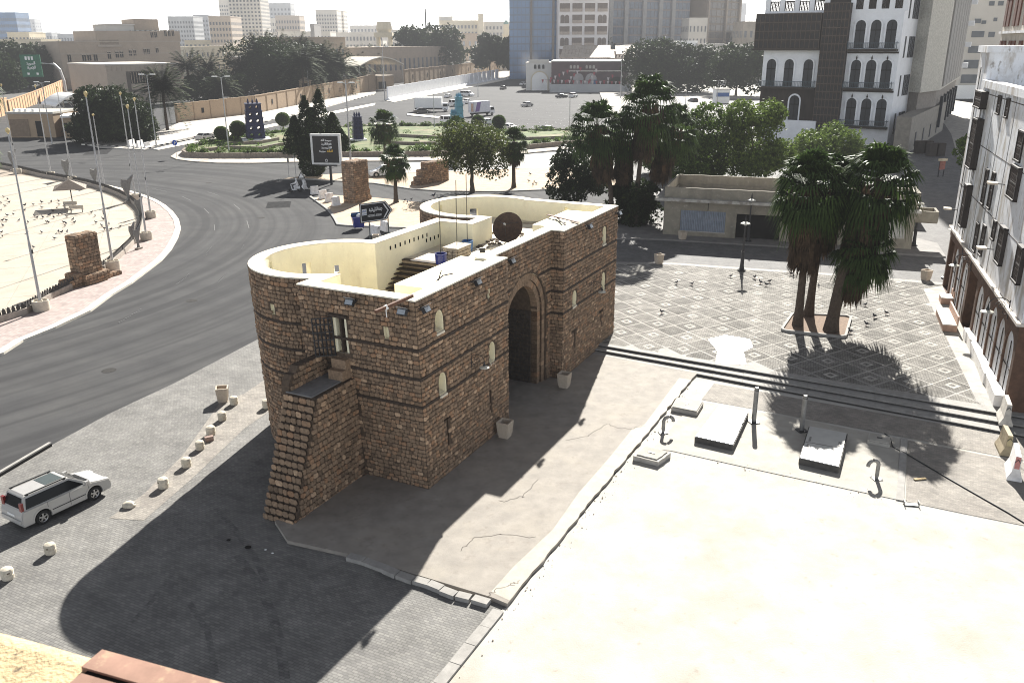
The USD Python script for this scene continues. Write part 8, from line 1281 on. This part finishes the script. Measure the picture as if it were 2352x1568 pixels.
for k, (px, py) in enumerate(((2148, 358), (2120, 352))): t = thing('alley_stand', ['dark double box in the middle of the alley', 'dark double box at the left side of the alley'][k], 'stand', at(px, py, .44), 10, 'dark double boxes in the alley'); [MB().box(x-.7, x+.6, -.5, .5, 0, 2.0).build('box', mat('stand_dark', (.05, .042, .036)), t) for x in (-.8, .8)]; MB().box(-1.4, 1.3, -.55, .55, 2.0, 2.08).build('lid', M_timber, t)
# ------------------------------------------------------------------ towers and the far city
M_blue = mat('blue_glass', (.05, .12, .24), .12, .25, .06, spec=.9); M_blue2 = mat('blue_glass_panel', (.05, .09, .16), .1, .3, .2, spec=.9)
def glass_tower(lab, l, r, top, dist, rz, depth, wallm, panem, cols, rows, piers, pierm, **k):
    t, L, H_ = block('office_tower', lab, l, r, None, top, depth, wallm, 0, 0, dist=dist, rz=rz)
    for i in range(cols):
        for j in range(rows): MB().box(L*(i+.06)/cols, L*(i+.94)/cols, -.12, .02, H_*(j+.1)/rows, H_*(j+.9)/rows).build('glass_panel', panem, t)
    for q in piers: MB().box(L*q-L*.022, L*q+L*.022, -1.2, 0, 0, H_).build('pier', pierm, t)
    return t, L, H_
glass_tower('blue glass office tower with two brown piers', 1170, 1281, -50, 480, 0, 40, M_blue2, M_blue, 12, 14, (.45, .9), mat('tower_pier', (.22, .19, .17)))
t, L, H_ = block('balcony_block', 'white apartment block with arched balconies between the towers', 1282, 1396, None, -50, 30, mat('block_white', (.66, .62, .6), .85, .05, .2), 0, 0, dist=460)
for i in range(4):
    for j in range(9):
        x0, x1 = L*(i+.1)/4, L*(i+.9)/4; z0, z1 = H_*(j+.12)/9, H_*(j+.85)/9
        if i in (0, 3) and j % 2 == 1:
            for q in (.28, .72): MB().upright(arch((x1-x0)*.42, z1-z0, z0, x0+(x1-x0)*q, 6), (0, -.02), (1, -.02), 0, .2).build('arched_opening', mat('balcony_dark', (.16, .13, .11)), t)
        else: MB().box(x0, x1, -.2, 0, z0, z1).build('balcony_opening', mat('balcony_dark', (.16, .13, .11)), t); MB().box(x0, x1, -.35, -.2, z0, z0+(z1-z0)*.36).build('balcony_front', mat('balcony_front', (.36, .3, .25)), t)
glass_tower('wide grey brown office tower with blue windows', 1396, 1580, -60, 500, 25, 50, mat('tower_brown', (.25, .215, .2), .8, .1, .1), mat('tower_window', (.13, .15, .18), .2, .2, .3, spec=.7), 20, 12, (.02, .2, .42, .62, .78), mat('tower_pier_grey', (.3, .29, .28)))
glass_tower('narrow brown tower right of the wide office tower', 1618, 1694, -50, 520, 20, 40, mat('tower_umber', (.2, .165, .13), .8, .12, .1), mat('tower_window_dark', (.12, .11, .10), .2, .2, .3, spec=.7), 7, 13, (.03, .56, .97), mat('tower_pier_umber', (.26, .22, .18)))
block('small_white_house', 'cream white house squeezed between the brown towers', 1580, 1622, None, 44, 20, M_hz, 5, 4, M_wn, .35, .45, dist=470); block('pale_tower', 'very pale distant tower right of the brown tower', 1694, 1708, None, 10, 20, M_gr, 0, 0, dist=1600); block('old_house', 'brown grey house with roof tanks left of the balcony house', 1704, 1770, None, 52, 20, mat('old_house', (.27, .24, .2), .9, .2, .2), 5, 3, M_wn, .4, .4, dist=440)
for k, q in enumerate(((1562, 1602, 96, 430, M_whitepaint), (1604, 1664, 102, 425, M_hz), (1500, 1560, 103, 430, M_hz), (1664, 1720, 104, 420, M_hz), (1440, 1500, 105, 435, M_hz))): block('white_low_house', ['low white house with two round tanks', 'low pale house in front of the narrow tower', 'low pale house behind the middle dark tree', 'low pale house left of the old house', 'low pale house at the souq end'][k], q[0], q[1], None, q[2], 16, q[4], 6, 2, M_wn, .35, .4, dist=q[3], sides=False)
CITY = [('glass tower with green blue front at the far left edge', 0, 47, 31, 900, M_blue, 10, 6, 'far_tower'), ('faint pale tower right of the green blue glass tower', 50, 88, 46, 1900, M_gr, 5, 8, 'far_tower'), ('yellow low houses at the left picture edge', -5, 95, 92, 560, M_hz2, 12, 2, 'far_house'), ('second row of yellow houses near the left edge', 20, 70, 76, 700, M_hz2, 6, 2, 'far_house'), ('white low block above the big dark trees', 172, 236, 72, 900, M_hz, 9, 2, 'far_house'), ('grey low block left of the beige building', 135, 175, 80, 1000, M_gr, 6, 2, 'far_house'), ('small pale block at the far left skyline', 90, 122, 76, 1200, M_gr, 5, 2, 'far_house'), ('wide grey hotel behind the beige building', 392, 450, 40, 820, M_gr, 9, 8, 'far_tower'), ('grey hotel wing right of the wide grey hotel', 450, 484, 37, 900, mat('far_grey', (.3, .31, .33)), 5, 8, 'far_tower'), ('brown white apartment house left of the white tower', 485, 535, 40, 620, mat('far_brown', (.42, .36, .30)), 7, 7, 'far_house'), ('pale green tower top left of the white tower', 512, 538, 2, 1000, M_hz, 5, 12, 'far_tower'), ('tall white apartment tower on the skyline', 534, 606, -12, 700, M_hz, 9, 15, 'far_tower'), ('grey slab tower right of the white apartment tower', 610, 674, 10, 1300, M_gr, 8, 9, 'far_tower'), ('brown grey block with flat roof before the grey slab', 637, 692, 38, 950, mat('far_brown', (.42, .36, .3)), 9, 6, 'far_house'), ('pale low block at the foot of the white tower', 606, 640, 44, 1100, M_hz, 6, 5, 'far_house'), ('white twin apartment towers in the middle of the skyline', 730, 778, 25, 980, M_hz, 8, 10, 'far_tower'), ('right wing of the white twin towers', 778, 793, 27, 1020, M_hz, 3, 10, 'far_tower'), ('dark chimney like block left of the white twin towers', 715, 724, 57, 700, mat('far_dark', (.22, .21, .2)), 0, 0, 'far_house'), ('long low white district behind the brown school', 640, 760, 74, 760, M_hz, 16, 2, 'far_house'), ('low white district under the white twin towers', 740, 880, 76, 820, M_hz, 18, 2, 'far_house'), ('low white houses behind the water tower', 806, 900, 60, 1250, M_hz, 12, 3, 'far_house'), ('low pale houses left of the mosque like hall', 880, 1010, 70, 900, M_hz, 14, 2, 'far_house'), ('cream arcaded hall with arched windows right of the mast', 1010, 1106, 49, 950, M_hz2, 12, 3, 'far_house'), ('white wing right of the cream arcaded hall', 1106, 1172, 52, 980, M_hz, 8, 3, 'far_house'), ('pale upper storey of the cream arcaded hall', 1010, 1040, 40, 960, M_hz, 3, 1, 'far_house'), ('low white block left of the wide grey hotel', 236, 330, 84, 800, M_hz, 8, 2, 'far_house'), ('low cream block right of the annex', 424, 560, 94, 640, M_hz2, 14, 2, 'far_house'), ('brown roof house before the white tower', 590, 660, 98, 560, M_beige, 8, 1, 'far_house'), ('pale district right of the narrow tower', 1690, 1760, 74, 520, M_hz, 7, 3, 'far_house'), ('hazy low skyline at the far left', -60, 60, 88, 1500, M_gr, 0, 0, 'far_house'), ('hazy low skyline left of the beige building', 100, 420, 90, 1700, M_gr, 0, 0, 'far_house'), ('hazy low skyline behind the twin towers', 590, 1180, 86, 1800, M_hz, 0, 0, 'far_house')]
for lab, l, r, top, dist, m, c, rw, nm in CITY: block(nm, lab, l, r, None, top, 25, m, c, rw, M_wn, .5, .5, dist=dist, sides=c > 0, first=.45 if rw < 4 else .2)
t, L, H_ = block('far_minaret', 'cream minaret rising from the arcaded hall', 1099, 1111, None, 34, 8, M_hz2, 0, 0, dist=940, cat='minaret')
b = MB(); r_ = np.random.default_rng(31)
for k in range(900):
    d = 620+r_.random()**1.4*2600; x = (r_.random()*2-1)*d*.85; h = 4+7*r_.random()
    if x > d*.12 and d < 1000: continue
    b.box(-6-9*r_.random(), 6+9*r_.random(), 0, 12, -1, h*(1+d/2400), r_.normal(0, .2), (x, d))
b.build('far_rooftops', M_hz, label='mass of low pale rooftops fading toward the horizon', cat='rooftops', kind='stuff')
# ------------------------------------------------------------------ the ledge under the camera
q0, q1 = at(0, 1425, 16.75), at(520, 1568, 16.75); dl = (q1-q0)/np.linalg.norm(q1-q0); nl = np.array([dl[1], -dl[0], 0]); nl = nl if nl[1] < 0 else -nl
t = thing('roof_ledge', 'blurred cracked plaster roof ledge with a red board at the bottom left', 'ledge', q0, math.degrees(math.atan2(dl[1], dl[0]))); n = 70; xs = np.linspace(-1.5, 2.0, n); ys = np.linspace(0, -1.2, 30); X, Y = np.meshgrid(xs, ys); Zr = .03*(meshkit.fbm(np.stack([X*5, Y*5, X*0], -1), 4, 2)-.5)+.0; edge = .03*(meshkit.fbm(np.stack([X*4, X*0, X*0+3], -1), 3, 5)-.5)*(Y > -.02); V = np.stack([X, Y+edge, Zr-.06*(Y > -.01)], -1).reshape(-1, 3); idx = np.arange(n*30).reshape(30, n); F = np.stack([idx[:-1, :-1], idx[1:, :-1], idx[1:, 1:], idx[:-1, 1:]], -1).reshape(-1, 4)
b = MB(); b.add(V, F); lo = V[:n].copy(); lo[:, 2] = -1.5; b.add(np.vstack([V[:n], lo]), [[i, i+1, n+i+1, n+i] for i in range(n-1)]); b.build('plaster', mat('ledge_plaster', (.44, .34, .2), .9, .15, 5, bump=.5, bscale=60, extra=stains(9, .60, .66, .9, (.06, .05, .04), 2)), t, smooth=True)
mr = mat('red_board', (.33, .2, .15), .9, .25, 6, extra=stains(14, .52, .62, .7, (.45, .34, .22), 6)); MB().box(.40, 2.0, -.088, -.012, -.05, .012).build('board', mr, t); MB().box(.42, 2.0, -.19, -.108, -.05, .012).build('board', mr, t); MB().box(.42, .86, -.108, -.088, -.04, .004).build('gap', M_void, t)
# ------------------------------------------------------------------ dusty air
hz = MB(); hz.box(-3500, 3500, -350, 7500, -3, 130); hm = usdkit.material(stage, '/World/Looks/haze', {'v': ('principled_volume', {'color': (.93, .95, 1.0), 'density': .00011, 'anisotropy': .3})}, volume='v.volume'); hz.build('haze', hm, kind='stuff', label='pale dusty haze over the far city', cat='haze')
